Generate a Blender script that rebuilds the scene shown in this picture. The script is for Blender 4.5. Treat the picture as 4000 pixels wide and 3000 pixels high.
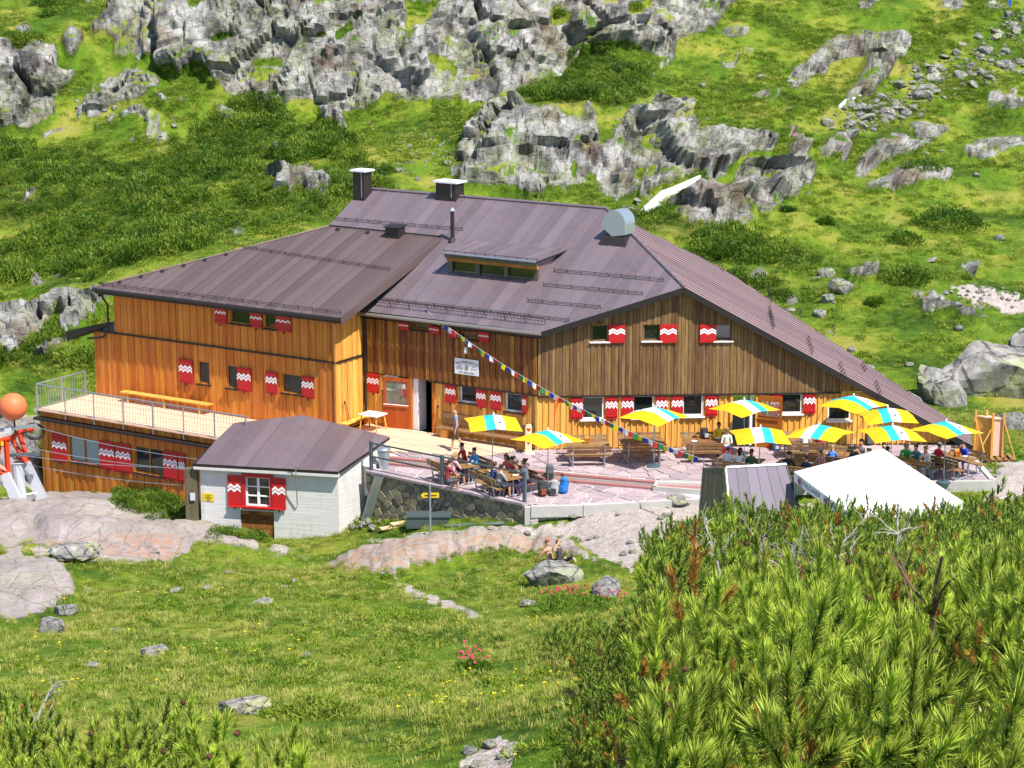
import bpy, bmesh, math, random
import numpy as np
from mathutils import Vector, Matrix, Euler
from math import radians, sin, cos, tan, atan, atan2, pi, sqrt
random.seed(7); RNG = np.random.default_rng(11)
D = bpy.data
for o in list(D.objects): D.objects.remove(o)
scene = bpy.context.scene
COL = scene.collection

# ------------------------------------------------------------------ camera
F, CU, CV, H = 4600.0, 1106.0, 829.5, 21.5          # focal length and centre in photo units (2212 wide), eye height over the terrace
PITCH = atan(1029 / 4600)
cam_d = D.cameras.new('camera'); cam = D.objects.new('camera', cam_d); COL.objects.link(cam)
cam.location = (0, 0, H); cam.rotation_euler = (pi / 2 - PITCH, 0, 0)
cam_d.sensor_width = 36; cam_d.lens = 36 * F / 2212; cam_d.clip_start = 0.5; cam_d.clip_end = 3000
scene.camera = cam
# ------------------------------------------------------------------ sky, sun, exposure
SUN_EL, SUN_AZ = radians(57), radians(42)            # azimuth: degrees to the right of straight behind the camera
sun_dir = Vector((sin(SUN_AZ) * cos(SUN_EL), -cos(SUN_AZ) * cos(SUN_EL), sin(SUN_EL)))
world = D.worlds.new('World'); scene.world = world; world.use_nodes = True
wn = world.node_tree; bgn = wn.nodes['Background']
sky = wn.nodes.new('ShaderNodeTexSky'); sky.sky_type = 'NISHITA'; sky.sun_disc = False
sky.sun_elevation = SUN_EL; sky.sun_rotation = atan2(sun_dir.x, sun_dir.y); sky.altitude = 2000
wn.links.new(sky.outputs[0], bgn.inputs[0]); bgn.inputs[1].default_value = 0.135
sun_l = D.lights.new('sun', 'SUN'); sun_l.energy = 4.7; sun_l.angle = radians(0.53); sun_l.color = (1, 0.94, 0.84)
sun_o = D.objects.new('sun', sun_l); COL.objects.link(sun_o); sun_o.location = (30, -40, 90)
sun_o.rotation_euler = (-sun_dir).to_track_quat('-Z', 'Y').to_euler()
scene.view_settings.view_transform = 'Standard'; scene.view_settings.look = 'None'
scene.view_settings.exposure = 0.78; scene.view_settings.gamma = 1
scene.render.engine = 'CYCLES'; scene.cycles.max_bounces = 6; scene.cycles.diffuse_bounces = 3; scene.cycles.transparent_max_bounces = 6
scene.cycles.caustics_reflective = False; scene.cycles.caustics_refractive = False

# ------------------------------------------------------------------ pixel <-> place
CAMP = np.array([0, 0, H])
def ray(u, v):
    x = (u - CU) / F; y = -(v - CV) / F
    return np.array([x, cos(PITCH) + y * sin(PITCH), -sin(PITCH) + y * cos(PITCH)])
def onz(u, v, z): d = ray(u, v); return CAMP + d * ((z - H) / d[2])
def ony(u, v, Y): d = ray(u, v); return CAMP + d * (Y / d[1])
def onpl(u, v, A, n): d = ray(u, v); return CAMP + d * (np.dot(np.asarray(A) - CAMP, n) / np.dot(d, n))
def proj(p):
    q = np.asarray(p, float) - CAMP
    zc = q[..., 1] * cos(PITCH) - q[..., 2] * sin(PITCH); yc = q[..., 1] * sin(PITCH) + q[..., 2] * cos(PITCH)
    zc = np.maximum(zc, 0.3)
    return CU + F * q[..., 0] / zc, CV - F * yc / zc
def unit(a): a = np.asarray(a, float); return a / np.linalg.norm(a)
def z1(x, y): return x / 1.382 / 1.808, (1000 + y / 1.382) / 1.808
def z2(x, y): return (650 + x / 2.074) / 1.808, (1100 + y / 2.074) / 1.808
def z3(x, y): return (1300 + x / 1.7015) / 1.808, (600 + y / 1.7015) / 1.808
def z4(x, y): return (1350 + x / 2.212) / 1.808, (1400 + y / 2.212) / 1.808
def z5(x, y): return (2050 + x / 2.212) / 1.808, (1400 + y / 2.212) / 1.808
def z6(x, y): return (2850 + x / 1.923) / 1.808, (1400 + y / 1.923) / 1.808
def z7(x, y): return (2300 + x / 1.301) / 1.808, (700 + y / 1.301) / 1.808
def z8(x, y): return (700 + x / 2.37) / 1.808, (1550 + y / 2.37) / 1.808

# ------------------------------------------------------------------ object helpers
def tag(o, label=None, cat=None, group=None, kind=None):
    if label: o['label'] = label
    if cat: o['category'] = cat
    if group: o['group'] = group
    if kind: o['kind'] = kind
    return o
def empty(name, loc=(0, 0, 0), rz=0, label=None, cat=None, group=None):
    o = D.objects.new(name, None); COL.objects.link(o); o.location = loc; o.rotation_euler = (0, 0, rz); o.empty_display_size = 0.1
    return tag(o, label, cat, group)
def mw(p):                                            # world matrix of a fresh, never evaluated object
    m = p.matrix_basis.copy()
    return (mw(p.parent) @ p.matrix_parent_inverse @ m) if p.parent else m
def link(o, parent=None, world_coords=True):
    COL.objects.link(o)
    if parent:
        o.parent = parent
        if world_coords: o.matrix_parent_inverse = mw(parent).inverted()
    return o
def copy_tree(o, parent=None):
    c = o.copy(); COL.objects.link(c); c.parent = parent
    for ch in list(o.children): copy_tree(ch, c)
    return c
class MB:
    def __init__(s): s.v = []; s.f = []; s.m = []
    def add(s, vs, fs, mi=0):
        b = len(s.v); s.v += [tuple(map(float, p)) for p in vs]; s.f += [tuple(i + b for i in f) for f in fs]; s.m += [mi] * len(fs); return s
    def box(s, c, size, ax=None, mi=0):
        c = np.asarray(c, float); X, Y, Z = (np.eye(3) if ax is None else [np.asarray(a, float) for a in ax]); a, b, d = [x / 2 for x in size]
        vs = [c + X * i * a + Y * j * b + Z * k * d for i in (-1, 1) for j in (-1, 1) for k in (-1, 1)]
        return s.add(vs, [(0, 1, 3, 2), (4, 6, 7, 5), (0, 4, 5, 1), (2, 3, 7, 6), (0, 2, 6, 4), (1, 5, 7, 3)], mi)
    def prism(s, poly, ext, mi=0):
        n = len(poly); P = [np.asarray(p, float) for p in poly]; e = np.asarray(ext, float)
        return s.add(P + [p + e for p in P], [tuple(range(n))[::-1], tuple(range(n, 2 * n))] + [(i, (i + 1) % n, n + (i + 1) % n, n + i) for i in range(n)], mi)
    def tube(s, pts, r, n=6, mi=0, cap=True):
        P = [np.asarray(p, float) for p in pts]; R = r if hasattr(r, '__len__') else [r] * len(P); vs = []; fs = []; px = None
        for i, p in enumerate(P):
            d = unit(P[min(i + 1, len(P) - 1)] - P[max(i - 1, 0)])
            h = np.array([1., 0, 0]) if abs(d[0]) < 0.8 else np.array([0, 1., 0])
            if px is not None: h = px
            a = unit(h - d * np.dot(h, d)); px = a; b = np.cross(d, a)
            vs += [p + R[i] * (a * cos(2 * pi * k / n) + b * sin(2 * pi * k / n)) for k in range(n)]
        for i in range(len(P) - 1):
            for k in range(n): fs.append((i * n + k, i * n + (k + 1) % n, (i + 1) * n + (k + 1) % n, (i + 1) * n + k))
        if cap: fs += [tuple(range(n))[::-1], tuple(range((len(P) - 1) * n, len(P) * n))]
        return s.add(vs, fs, mi)
    def lathe(s, prof, n=16, c=(0, 0, 0), mi=0):
        vs = [(c[0] + r * cos(2 * pi * k / n), c[1] + r * sin(2 * pi * k / n), c[2] + z) for r, z in prof for k in range(n)]
        fs = [(i * n + k, i * n + (k + 1) % n, (i + 1) * n + (k + 1) % n, (i + 1) * n + k) for i in range(len(prof) - 1) for k in range(n)]
        fs += [tuple(range(n))[::-1], tuple(range((len(prof) - 1) * n, len(prof) * n))]
        return s.add(vs, fs, mi)
    def mesh(s, name, mats, smooth=False):
        m = D.meshes.new(name); m.from_pydata(s.v, [], s.f)
        for t in (mats if isinstance(mats, (list, tuple)) else [mats]): m.materials.append(t)
        if any(s.m): m.polygons.foreach_set('material_index', s.m)
        if smooth: m.polygons.foreach_set('use_smooth', [True] * len(m.polygons))
        m.update(); return m
    def build(s, name, mats, parent=None, wc=True, smooth=False):
        return link(D.objects.new(name, s.mesh(name, mats, smooth)), parent, wc)
_UNIT = {}
def unit_box(mat):                                    # a slightly chamfered unit box shared by all boards of one material
    if mat.name not in _UNIT:
        _UNIT[mat.name] = MB().box((0, 0, 0), (1, 1, 1)).mesh('board', mat)
    return _UNIT[mat.name]
def slab(name, mat, c, size, ax, parent):
    o = D.objects.new(name, unit_box(mat)); link(o, parent)
    X, Y, Z = [np.asarray(a, float) for a in ax]
    o.matrix_basis = Matrix(((X[0] * size[0], Y[0] * size[1], Z[0] * size[2], c[0]), (X[1] * size[0], Y[1] * size[1], Z[1] * size[2], c[1]), (X[2] * size[0], Y[2] * size[1], Z[2] * size[2], c[2]), (0, 0, 0, 1)))
    return o
def npmesh(name, V, Fc, mats, smooth=True, tri=False):
    m = D.meshes.new(name); V = np.asarray(V, np.float32); Fc = np.asarray(Fc, np.int32); k = Fc.shape[1]
    m.vertices.add(len(V)); m.vertices.foreach_set('co', V.ravel())
    m.loops.add(Fc.size); m.loops.foreach_set('vertex_index', Fc.ravel())
    m.polygons.add(len(Fc)); m.polygons.foreach_set('loop_start', np.arange(0, Fc.size, k, dtype=np.int32))
    m.polygons.foreach_set('use_smooth', np.full(len(Fc), smooth))
    for t in (mats if isinstance(mats, (list, tuple)) else [mats]): m.materials.append(t)
    m.update(calc_edges=True); return m

# ------------------------------------------------------------------ materials
def rgb(h):                                           # display colour -> linear
    c = [int(h[i:i + 2], 16) / 255 for i in (0, 2, 4)]
    return tuple(((x + 0.055) / 1.055) ** 2.4 if x > 0.04045 else x / 12.92 for x in c)
class NT:
    def __init__(s, name):
        s.mat = D.materials.new(name); s.mat.use_nodes = True; s.t = s.mat.node_tree; s.b = s.t.nodes['Principled BSDF']
    def n(s, typ, **kw):
        x = s.t.nodes.new('ShaderNode' + typ)
        for k, v in kw.items():
            if k in x.inputs.keys() if isinstance(k, str) else False: s.put(x.inputs[k], v)
            elif k.startswith('i_') : s.put(x.inputs[int(k[2:])], v)
            else: setattr(x, k, v)
        return x
    def put(s, sock, v):
        if hasattr(v, 'is_output') or isinstance(v, bpy.types.NodeSocket): s.t.links.new(v, sock)
        elif isinstance(v, (tuple, list)) and len(v) == 3 and sock.type == 'RGBA': sock.default_value = (*v, 1)
        else: sock.default_value = v
    def pos(s, scale=(1, 1, 1), rot=(0, 0, 0), kind='pos'):
        src = s.n('NewGeometry').outputs['Position'] if kind == 'pos' else s.n('TexCoord').outputs[kind]
        m = s.n('Mapping'); s.put(m.inputs['Vector'], src); m.inputs['Scale'].default_value = scale; m.inputs['Rotation'].default_value = rot
        return m.outputs[0]
    def noise(s, vec, scale, detail=4, rough=0.55, dist=0):
        x = s.n('TexNoise'); s.put(x.inputs['Vector'], vec); x.inputs['Scale'].default_value = scale; x.inputs['Detail'].default_value = detail
        x.inputs['Roughness'].default_value = rough; x.inputs['Distortion'].default_value = dist; return x.outputs[0]
    def vor(s, vec, scale, feature='F1', out='Distance'):
        x = s.n('TexVoronoi', feature=feature); s.put(x.inputs['Vector'], vec); x.inputs['Scale'].default_value = scale; return x.outputs[out]
    def ramp(s, fac, stops, interp='LINEAR'):
        x = s.n('ValToRGB'); s.put(x.inputs[0], fac); x.color_ramp.interpolation = interp; e = x.color_ramp.elements
        while len(e) < len(stops): e.new(0.5)
        for el, (p, c) in zip(e, stops): el.position = p; el.color = (*(c if isinstance(c, (tuple, list)) else (c, c, c)), 1)
        return x.outputs[0]
    def mix(s, fac, a, b, mode='MIX'):
        x = s.n('Mix', data_type='RGBA', blend_type=mode); s.put(x.inputs[0], fac); s.put(x.inputs[6], a); s.put(x.inputs[7], b); return x.outputs[2]
    def math(s, op, a, b=0.5, c=None):
        x = s.n('Math', operation=op); s.put(x.inputs[0], a); s.put(x.inputs[1], b)
        if c is not None: s.put(x.inputs[2], c)
        return x.outputs[0]
    def attr(s, name, out='Color'): x = s.n('Attribute', attribute_name=name); return x.outputs[out]
    def rand(s): return s.n('ObjectInfo').outputs['Random']
    def hsv(s, col, h=0.5, sa=1, v=1):
        x = s.n('HueSaturation'); s.put(x.inputs['Hue'], h); s.put(x.inputs['Saturation'], sa); s.put(x.inputs['Value'], v); s.put(x.inputs['Color'], col); return x.outputs[0]
    def bump(s, hgt, strength=0.4, dist=0.05, prev=None):
        x = s.n('Bump'); s.put(x.inputs['Height'], hgt); x.inputs['Strength'].default_value = strength; x.inputs['Distance'].default_value = dist
        if prev is not None: s.put(x.inputs['Normal'], prev)
        return x.outputs[0]
    def out(s, col=None, rough=None, metal=None, normal=None, spec=None):
        for k, v in (('Base Color', col), ('Roughness', rough), ('Metallic', metal), ('Normal', normal), ('Specular IOR Level', spec)):
            if v is not None: s.put(s.b.inputs[k], v)
        return s.mat
def simple(name, col, rough=0.6, metal=0.0, var=0.15, scale=6, bump=0.0, spec=0.4):
    t = NT(name); p = t.pos(); nz = t.noise(p, scale, 5)
    c = t.mix(nz, tuple(x * (1 - var) for x in col), tuple(min(1, x * (1 + var)) for x in col))
    return t.out(c, rough, metal, t.bump(t.noise(p, scale * 4, 4), bump, 0.02) if bump else None, spec)
def wood(name, stops, rough=0.6, grain=0.35, objvar=0.3, huevar=0.02):
    t = NT(name); r = t.rand()
    off = t.n('VectorMath', operation='ADD'); t.put(off.inputs[0], t.pos((1, 1, 0.09))); cb = t.n('CombineXYZ'); t.put(cb.inputs[0], t.math('MULTIPLY', r, 61.0)); t.put(cb.inputs[1], t.math('MULTIPLY', r, 37.0)); t.put(off.inputs[1], cb.outputs[0])
    v = off.outputs[0]
    g = t.noise(v, 17, 6, 0.65); big = t.noise(v, 2.2, 3)
    f = t.math('ADD', t.math('MULTIPLY', g, 0.62), t.math('MULTIPLY', big, 0.45))
    c = t.ramp(f, stops)
    c = t.hsv(c, t.math('ADD', 0.5 - huevar, t.math('MULTIPLY', r, 2 * huevar)), 1.0, t.math('ADD', 1 - objvar, t.math('MULTIPLY', r, 2 * objvar)))
    kn = t.ramp(t.vor(t.pos((1, 1, 0.6)), 4.3), [(0.0, 0.25), (0.1, 1.0)])
    c = t.mix(0.55, c, kn, 'MULTIPLY')
    return t.out(c, rough, 0, t.bump(g, grain, 0.012), 0.25)
M = {}
M['larch'] = wood('larch_boards', [(0.25, rgb('854818')), (0.45, rgb('b86c26')), (0.6, rgb('c97d34')), (0.8, rgb('d6944e'))], objvar=0.12, huevar=0.008)
M['larch_new'] = wood('pale_new_larch', [(0.25, rgb('9a5c22')), (0.5, rgb('d69a45')), (0.8, rgb('e8b76a'))], objvar=0.13, huevar=0.01)
M['larch_dark'] = wood('weathered_brown_boards', [(0.25, rgb('3a2010')), (0.45, rgb('6d4420')), (0.62, rgb('925f30')), (0.85, rgb('a8855a'))], objvar=0.3)
M['larch_grey'] = wood('sun_bleached_boards', [(0.22, rgb('2e1c10')), (0.42, rgb('5f4429')), (0.6, rgb('7f6342')), (0.85, rgb('a08866'))], objvar=0.28, huevar=0.012)
M['deck'] = wood('pale_deck_planks', [(0.2, rgb('b58a6c')), (0.5, rgb('dcb697')), (0.8, rgb('eed3bb'))], objvar=0.1)
M['bench'] = wood('bench_wood', [(0.2, rgb('4e3820')), (0.5, rgb('836240')), (0.8, rgb('a5855c'))], objvar=0.15)
M['door'] = wood('door_wood', [(0.2, rgb('7a3a12')), (0.5, rgb('a5571d')), (0.8, rgb('bb6d2a'))], objvar=0.05)
M['slat'] = wood('weathered_slats', [(0.2, rgb('2e2c20')), (0.5, rgb('63604a')), (0.8, rgb('858068'))], objvar=0.25)
M['trim'] = simple('dark_trim', (0.018, 0.015, 0.014), 0.5)
M['red'] = simple('red_shutter_paint', (0.46, 0.012, 0.014), 0.5, var=0.12, scale=9)
M['white'] = simple('white_paint', (0.8, 0.8, 0.82), 0.5, var=0.04)
M['frame'] = wood('window_frame_wood', [(0.2, rgb('7d4a1a')), (0.5, rgb('a86a28')), (0.8, rgb('c58842'))], objvar=0.1)
M['zinc'] = simple('galvanised_steel', (0.42, 0.47, 0.52), 0.38, 0.7, 0.12)
M['steel_grey'] = simple('grey_painted_steel', (0.10, 0.13, 0.15), 0.45, 0.3)
M['brass'] = simple('grey_gutter', (0.35, 0.33, 0.30), 0.4, 0.6)
def glass_mat():
    t = NT('window_glass'); nz = t.noise(t.pos(), 1.7, 2)
    return t.out(t.mix(nz, (0.008, 0.010, 0.009), (0.02, 0.026, 0.02)), 0.06, 0.0, t.bump(t.noise(t.pos(), 2.5, 1), 0.03, 0.05), 0.9)
M['glass'] = glass_mat()
def roof_mat(name, c1, c2, rust, amount):
    t = NT(name); p = t.pos(); r = t.rand()
    n1 = t.noise(p, 0.7, 5, 0.6); n2 = t.noise(t.pos((1, 1, 2.5)), 3.2, 6, 0.7)
    c = t.mix(n1, c1, c2); c = t.hsv(c, 0.5, 1, t.math('ADD', 0.82, t.math('MULTIPLY', r, 0.36)))
    c = t.mix(t.ramp(n2, [(0.60 - amount, 0.0), (0.72, 0.5)]), c, rust)
    sc = t.ramp(t.noise(t.pos((2, 2, 2)), 5.5, 8, 0.75), [(0.70, 0), (0.78, 0.5)])
    c = t.mix(t.math('MULTIPLY', sc, t.ramp(n1, [(0.5, 0), (0.68, 1)])), c, (0.4, 0.38, 0.42))
    return t.out(c, t.ramp(n2, [(0.3, 0.34), (0.7, 0.52)]), 0.35, t.bump(t.noise(p, 1.6, 3), 0.16, 0.05), 0.5)
M['roof'] = roof_mat('purple_brown_sheet_metal', rgb('73676c'), rgb('84777f'), rgb('946e62'), 0.09)
M['roof_new'] = roof_mat('brown_sheet_metal', rgb('685856'), rgb('746360'), rgb('745e58'), -0.05)
M['roof_sheen'] = roof_mat('pink_sheen_sheet_metal', rgb('8f7678'), rgb('a88c8d'), rgb('b88c7c'), 0.07)  # right slope: its sunlit pink sheen is put into the sheet colour
M['roof_dark'] = simple('dark_brown_metal', (0.035, 0.027, 0.026), 0.45, 0.3)
# ------------------------------------------------------------------ bodies: one continuous skin per pose (grown here, while the scene is still empty)
def body_mesh(kind='sit', lean=12, aL='table', aR='table', twist=0, fem=False, headyaw=0):
    V = []; Ed = []; Rr = []; lab = []
    def j(p, r): V.append(np.array(p, float)); Rr.append(r if hasattr(r, '__len__') else (r, r)); return len(V) - 1
    def e(a, b, l): Ed.append((a, b)); lab.append((a, b, l))
    ph = {'sit': 0.53, 'stand': 0.94, 'ground': 0.11, 'walk': 0.93}[kind]; k = 0.92 if fem else 1.0
    ln = radians(lean); up = np.array([0, -sin(ln), cos(ln)])
    pel = j((0, 0, ph), (0.15 * (1.03 if fem else 1), 0.105)); wa = j(V[pel] + up * 0.17, (0.125 * k, 0.095)); ch = j(V[pel] + up * 0.36, (0.15 * k, 0.105)); uc = j(V[pel] + up * 0.46, (0.115 * k, 0.08)); nk = j(V[pel] + up * 0.545 + (0, -0.005, 0), 0.052)
    hd = V[nk] + np.array([0, -0.03 - 0.3 * sin(ln) * 0.2, 0.1]); h1 = j(hd, (0.074, 0.088)); h2 = j(hd + (0, 0.012, 0.09), (0.068, 0.082))
    for a, b, l in ((pel, wa, 't'), (wa, ch, 't'), (ch, uc, 't'), (uc, nk, 'n'), (nk, h1, 'h'), (h1, h2, 'h')): e(a, b, l)
    for s, am in ((1, aL), (-1, aR)):
        sh = j(V[uc] + (s * 0.165 * k, 0, -0.015), 0.062 * k); S_ = V[sh]
        if am == 'table': el, wr = S_ + (s * 0.07, -0.12, -0.24), S_ + (-s * 0.05, -0.36, -0.27)
        elif am == 'down': el, wr = S_ + (s * 0.05, 0.02, -0.28), S_ + (s * 0.06, -0.05, -0.53)
        elif am == 'face': el, wr = S_ + (s * 0.06, -0.2, -0.2), V[h1] + (s * 0.05, -0.12, -0.08)
        elif am == 'out': el, wr = S_ + (s * 0.27, -0.05, -0.06), S_ + (s * 0.5, -0.1, -0.02)
        elif am == 'tray': el, wr = S_ + (s * 0.06, -0.03, -0.28), S_ + (-s * 0.1, -0.25, -0.22)
        elif am == 'prop': el, wr = S_ + (s * 0.1, 0.14, -0.2), S_ + (s * 0.12, 0.24, -0.44)
        elif am == 'brow': el, wr = S_ + (s * 0.2, -0.08, 0.06), V[h2] + (s * 0.08, -0.06, 0.0)
        d = unit(wr - el); hn = wr + d * 0.09; a = j(el, 0.042 * k); b = j(wr, 0.030 * k); c = j(wr + d * 0.05, (0.038, 0.02)); f = j(hn + d * 0.07, (0.026, 0.014)); t = j(wr + d * 0.06 + np.array([-s * 0.05, -0.01, 0.02]), 0.012)
        e(uc, sh, 't'); e(sh, a, 'u'); e(a, b, 'f'); e(b, c, 'w'); e(c, f, 'w'); e(c, t, 'w')
        hp = j(V[pel] + (s * 0.095, 0, -0.04), 0.088); e(pel, hp, 'p')
        if kind == 'sit': kn, an = (s * 0.13, -0.44, 0.5), (s * 0.12, -0.40 + 0.06 * s, 0.09)
        elif kind == 'stand': kn, an = (s * 0.1, -0.02, 0.50), (s * 0.11, 0.02, 0.08)
        elif kind == 'walk': kn, an = (s * 0.1, -0.1 * s - 0.04, 0.50), (s * 0.1, -0.26 * s + 0.06, 0.09)
        else: kn, an = (s * 0.13, -0.42, 0.36 if s > 0 else 0.16), (s * 0.13, -0.72, 0.07)
        kn = j(kn, 0.06); an = j(an, 0.042); cf = j(0.62 * V[kn] + 0.38 * V[an] + np.array([0, 0.012, 0]), 0.056); tw = j(V[an] + (s * 0.02, -0.15, -0.045), (0.04, 0.028)); e(hp, kn, 'l'); e(kn, cf, 'c'); e(cf, an, 'c'); e(an, tw, 's')
    me = D.meshes.new('person'); me.from_pydata([tuple(v) for v in V], Ed, []); ob = D.objects.new('person_tmp', me); COL.objects.link(ob)
    ob.modifiers.new('skin', 'SKIN'); ss = ob.modifiers.new('sub', 'SUBSURF'); ss.levels = ss.render_levels = 2
    sk = me.skin_vertices[0].data
    for i, r in enumerate(Rr): sk[i].radius = r
    sk[0].use_root = True
    bpy.context.view_layer.update(); dg = bpy.context.evaluated_depsgraph_get(); m2 = D.meshes.new_from_object(ob.evaluated_get(dg)); D.objects.remove(ob); D.meshes.remove(me)
    co = np.empty(len(m2.vertices) * 3, np.float32); m2.vertices.foreach_get('co', co); co = co.reshape(-1, 3); c0 = V[h1] + np.array([0, 0, 0.03]); q = co - c0; m = (np.abs(q[:, 0]) < 0.022) & (np.abs(q[:, 2] + 0.01) < 0.035) & (q[:, 1] < -0.03); co[m, 1] -= 0.022
    m2.vertices.foreach_set('co', co.ravel())
    A_ = np.array([V[a] for a, b, l in lab]); B_ = np.array([V[b] for a, b, l in lab]); L_ = [l for a, b, l in lab]
    pc = np.empty(len(m2.polygons) * 3, np.float32); m2.polygons.foreach_get('center', pc); pc = pc.reshape(-1, 3)
    dv = B_ - A_; tq = np.clip(((pc[:, None] - A_) * dv).sum(-1) / (dv ** 2).sum(-1), 0, 1); dd = np.linalg.norm(pc[:, None] - (A_ + tq[..., None] * dv), axis=-1); rad = np.array([max(max(Rr[a]), max(Rr[b])) for a, b, l in lab]); near = np.argmin(dd / rad, 1)
    m2.polygons.foreach_set('use_smooth', [True] * len(m2.polygons))
    return m2, [L_[i] for i in near], V[h1], V[h2], pc
BODY = {}
def body(*key):
    if key not in BODY: BODY[key] = body_mesh(*key)
    return BODY[key]
for key in (('walk', 2, 'down', 'down', 0, False), ('sit', 14, 'table', 'table', 0, False), ('sit', 14, 'table', 'table', 0, True), ('sit', 30, 'table', 'table', 0, True), ('sit', 24, 'table', 'face', 0, False), ('sit', -4, 'down', 'down', 0, True), ('sit', 4, 'out', 'table', 0, False), ('stand', 3, 'tray', 'tray', 0, True), ('ground', -22, 'prop', 'prop', 0, False), ('ground', -12, 'prop', 'brow', 0, True), ('stand', 2, 'down', 'down', 0, False)): body(*key)
# ------------------------------------------------------------------ the lie of the land
C0 = onz(1160, 972, 0); CR = onz(2065, 958, 0)
GD = unit(CR - C0); GN = np.array([GD[1], -GD[0], 0])                       # gable wall direction, outward normal
AL = radians(31.7); E1 = np.array([cos(AL), -sin(AL), 0]); N1 = np.array([-sin(AL), -cos(AL), 0]); UP = np.array([0, 0, 1.])
def lw(s, out, z=0): return C0 + E1 * s + N1 * out + UP * z                 # place in the left-wing frame
ctl = []
def cp(X, Y, Z): ctl.append((X, Y, Z))
def cpx(u, v, Y): p = ony(u, v, Y); ctl.append(tuple(p))
for k in (-0.55, -0.3, -0.12, 0.03):                                        # meadow side of the near slope
    for Y, z in ((-25, 27), (-8, 22.5), (0, 19.7), (10, 15.9), (20, 12.0), (30, 8.4)): cp(k * max(Y, 8), Y, z)
for k in (0.12, 0.26, 0.5):                                                 # right shoulder with the pines
    for Y, z in ((-25, 27), (-8, 22.5), (0, 19.8), (9, 16.7), (14, 14.8), (25, 11.6), (35, 8.9), (46, 5.9), (57, 2.2), (66, -0.7)): cp(k * max(Y, 8), Y, z)
for a in ((1106, 1659, 34), (700, 1600, 38), (300, 1600, 37.5), (-300, 1600, 37), (1200, 1500, 46), (0, 1500, 45), (500, 1500, 45.5), (900, 1500, 45.5), (1000, 1430, 54), (600, 1400, 56), (200, 1400, 56), (-300, 1400, 56),
          (900, 1320, 66), (600, 1300, 66), (300, 1300, 66), (1185, 1280, 67), (1300, 1275, 66), (1070, 1345, 62), (80, 1340, 63), (50, 1280, 68), (-300, 1280, 68), (100, 1180, 76), (300, 1210, 74), (250, 1086, 83.5), (0, 1108, 83.5), (-300, 1108, 84),
          (450, 1140, 80.5), (560, 1190, 78), (620, 1215, 77), (700, 1230, 75), (850, 1210, 75), (960, 1163, 76), (1150, 1166, 75), (1230, 1190, 73.3), (1350, 1110, 75.8), (1450, 1150, 73), (1400, 1220, 70),
          (2180, 1040, 79.5), (2200, 980, 84), (2180, 900, 91), (2500, 980, 84)): cpx(*a)
for p in ((-5.7, 80.6, -2.15), (0.42, 75.9, -0.85), (-9.4, 80.3, -2.8), (-6.7, 79.8, -2.45), (-12.4, 81.2, -2.9), (3, 76.2, -0.5), (9, 77, -0.4), (15, 77.6, -0.45), (18.6, 79, -0.35), (18.8, 84, -0.25),
          (-3, 84, -0.7), (3, 80, -0.6), (10, 81, -0.6), (10, 86, -0.6), (3, 90, -0.7), (-5, 92, -0.8), (-15, 93, -1.6), (-14, 88.5, -3.4), (-20, 91, -3.8), (-22.5, 92.5, -3.6), (12, 72, -1.0), (9, 71.5, -1.0), (15.5, 70, -1.0), (7, 74, -0.7)): cp(*p)
# behind the hut: (u, v, Y)
for a in ((-600, 830, 98), (0, 830, 100), (60, 800, 102), (0, 700, 108), (150, 690, 108), (-600, 700, 108), (0, 640, 114), (230, 620, 112), (-600, 640, 114), (0, 480, 127), (300, 500, 124), (560, 480, 121), (-600, 480, 127), (0, 330, 141), (350, 330, 140), (650, 330, 138), (-600, 330, 141),
          (0, 285, 145), (120, 262, 146), (-600, 285, 145), (0, 95, 150), (120, 95, 151), (-600, 95, 151), (60, 40, 156), (-600, 0, 160), (180, 0, 162),
          (230, 165, 150), (300, 160, 150.5), (350, 200, 148), (240, 30, 156), (320, 240, 146), (470, 200, 147), (560, 222, 146), (720, 250, 145), (820, 210, 147), (900, 225, 146.5), (1000, 220, 147), (1100, 205, 149), (1240, 130, 154), (1440, 112, 156),
          (400, 20, 155), (600, 20, 154.5), (800, 20, 154.5), (1000, 10, 156), (1200, 0, 158.5), (1400, 5, 160), (560, 110, 150), (760, 120, 149.5), (960, 110, 151), (1150, 90, 154),
          (760, 400, 130), (850, 350, 136), (920, 300, 140.5), (1000, 400, 133), (1160, 426, 131), (1230, 410, 131.5), (1330, 425, 131), (1400, 420, 131), (1050, 250, 142), (1120, 250, 139.5), (1230, 222, 140.5), (1110, 330, 136), (1250, 320, 136), (1420, 225, 142), (1400, 320, 137.5), (1180, 200, 147), (1330, 180, 149), (1500, 240, 146), (1600, 180, 153),
          (1480, 480, 124), (1600, 500, 121.5), (1560, 420, 127.5), (1690, 440, 128.5), (1740, 370, 135), (1620, 340, 138), (1560, 300, 141), (1700, 300, 142), (1800, 240, 149), (1900, 100, 160), (1850, 220, 151), (1960, 80, 162), (1700, 60, 162), (1550, 60, 160.5), (1600, 5, 165), (2000, 0, 170), (2212, 0, 170), (2600, 0, 170), (2150, 100, 161), (2212, 190, 154), (2050, 200, 154.5), (1950, 300, 147), (2050, 280, 149), (2212, 280, 148), (2600, 280, 148),
          (1900, 380, 138.5), (2050, 400, 137), (2212, 410, 137), (1800, 450, 129), (2000, 450, 130), (2212, 470, 129), (1750, 540, 119), (2000, 560, 117), (2212, 570, 117), (2600, 560, 117), (1700, 640, 110.5), (1900, 650, 109), (2212, 650, 109), (2000, 720, 103.5), (1850, 720, 104.5), (2212, 740, 103), (2600, 740, 103), (2100, 840, 96), (2250, 860, 95.5), (1500, 600, 115), (1200, 520, 122), (900, 450, 126)): cpx(*a)
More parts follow.
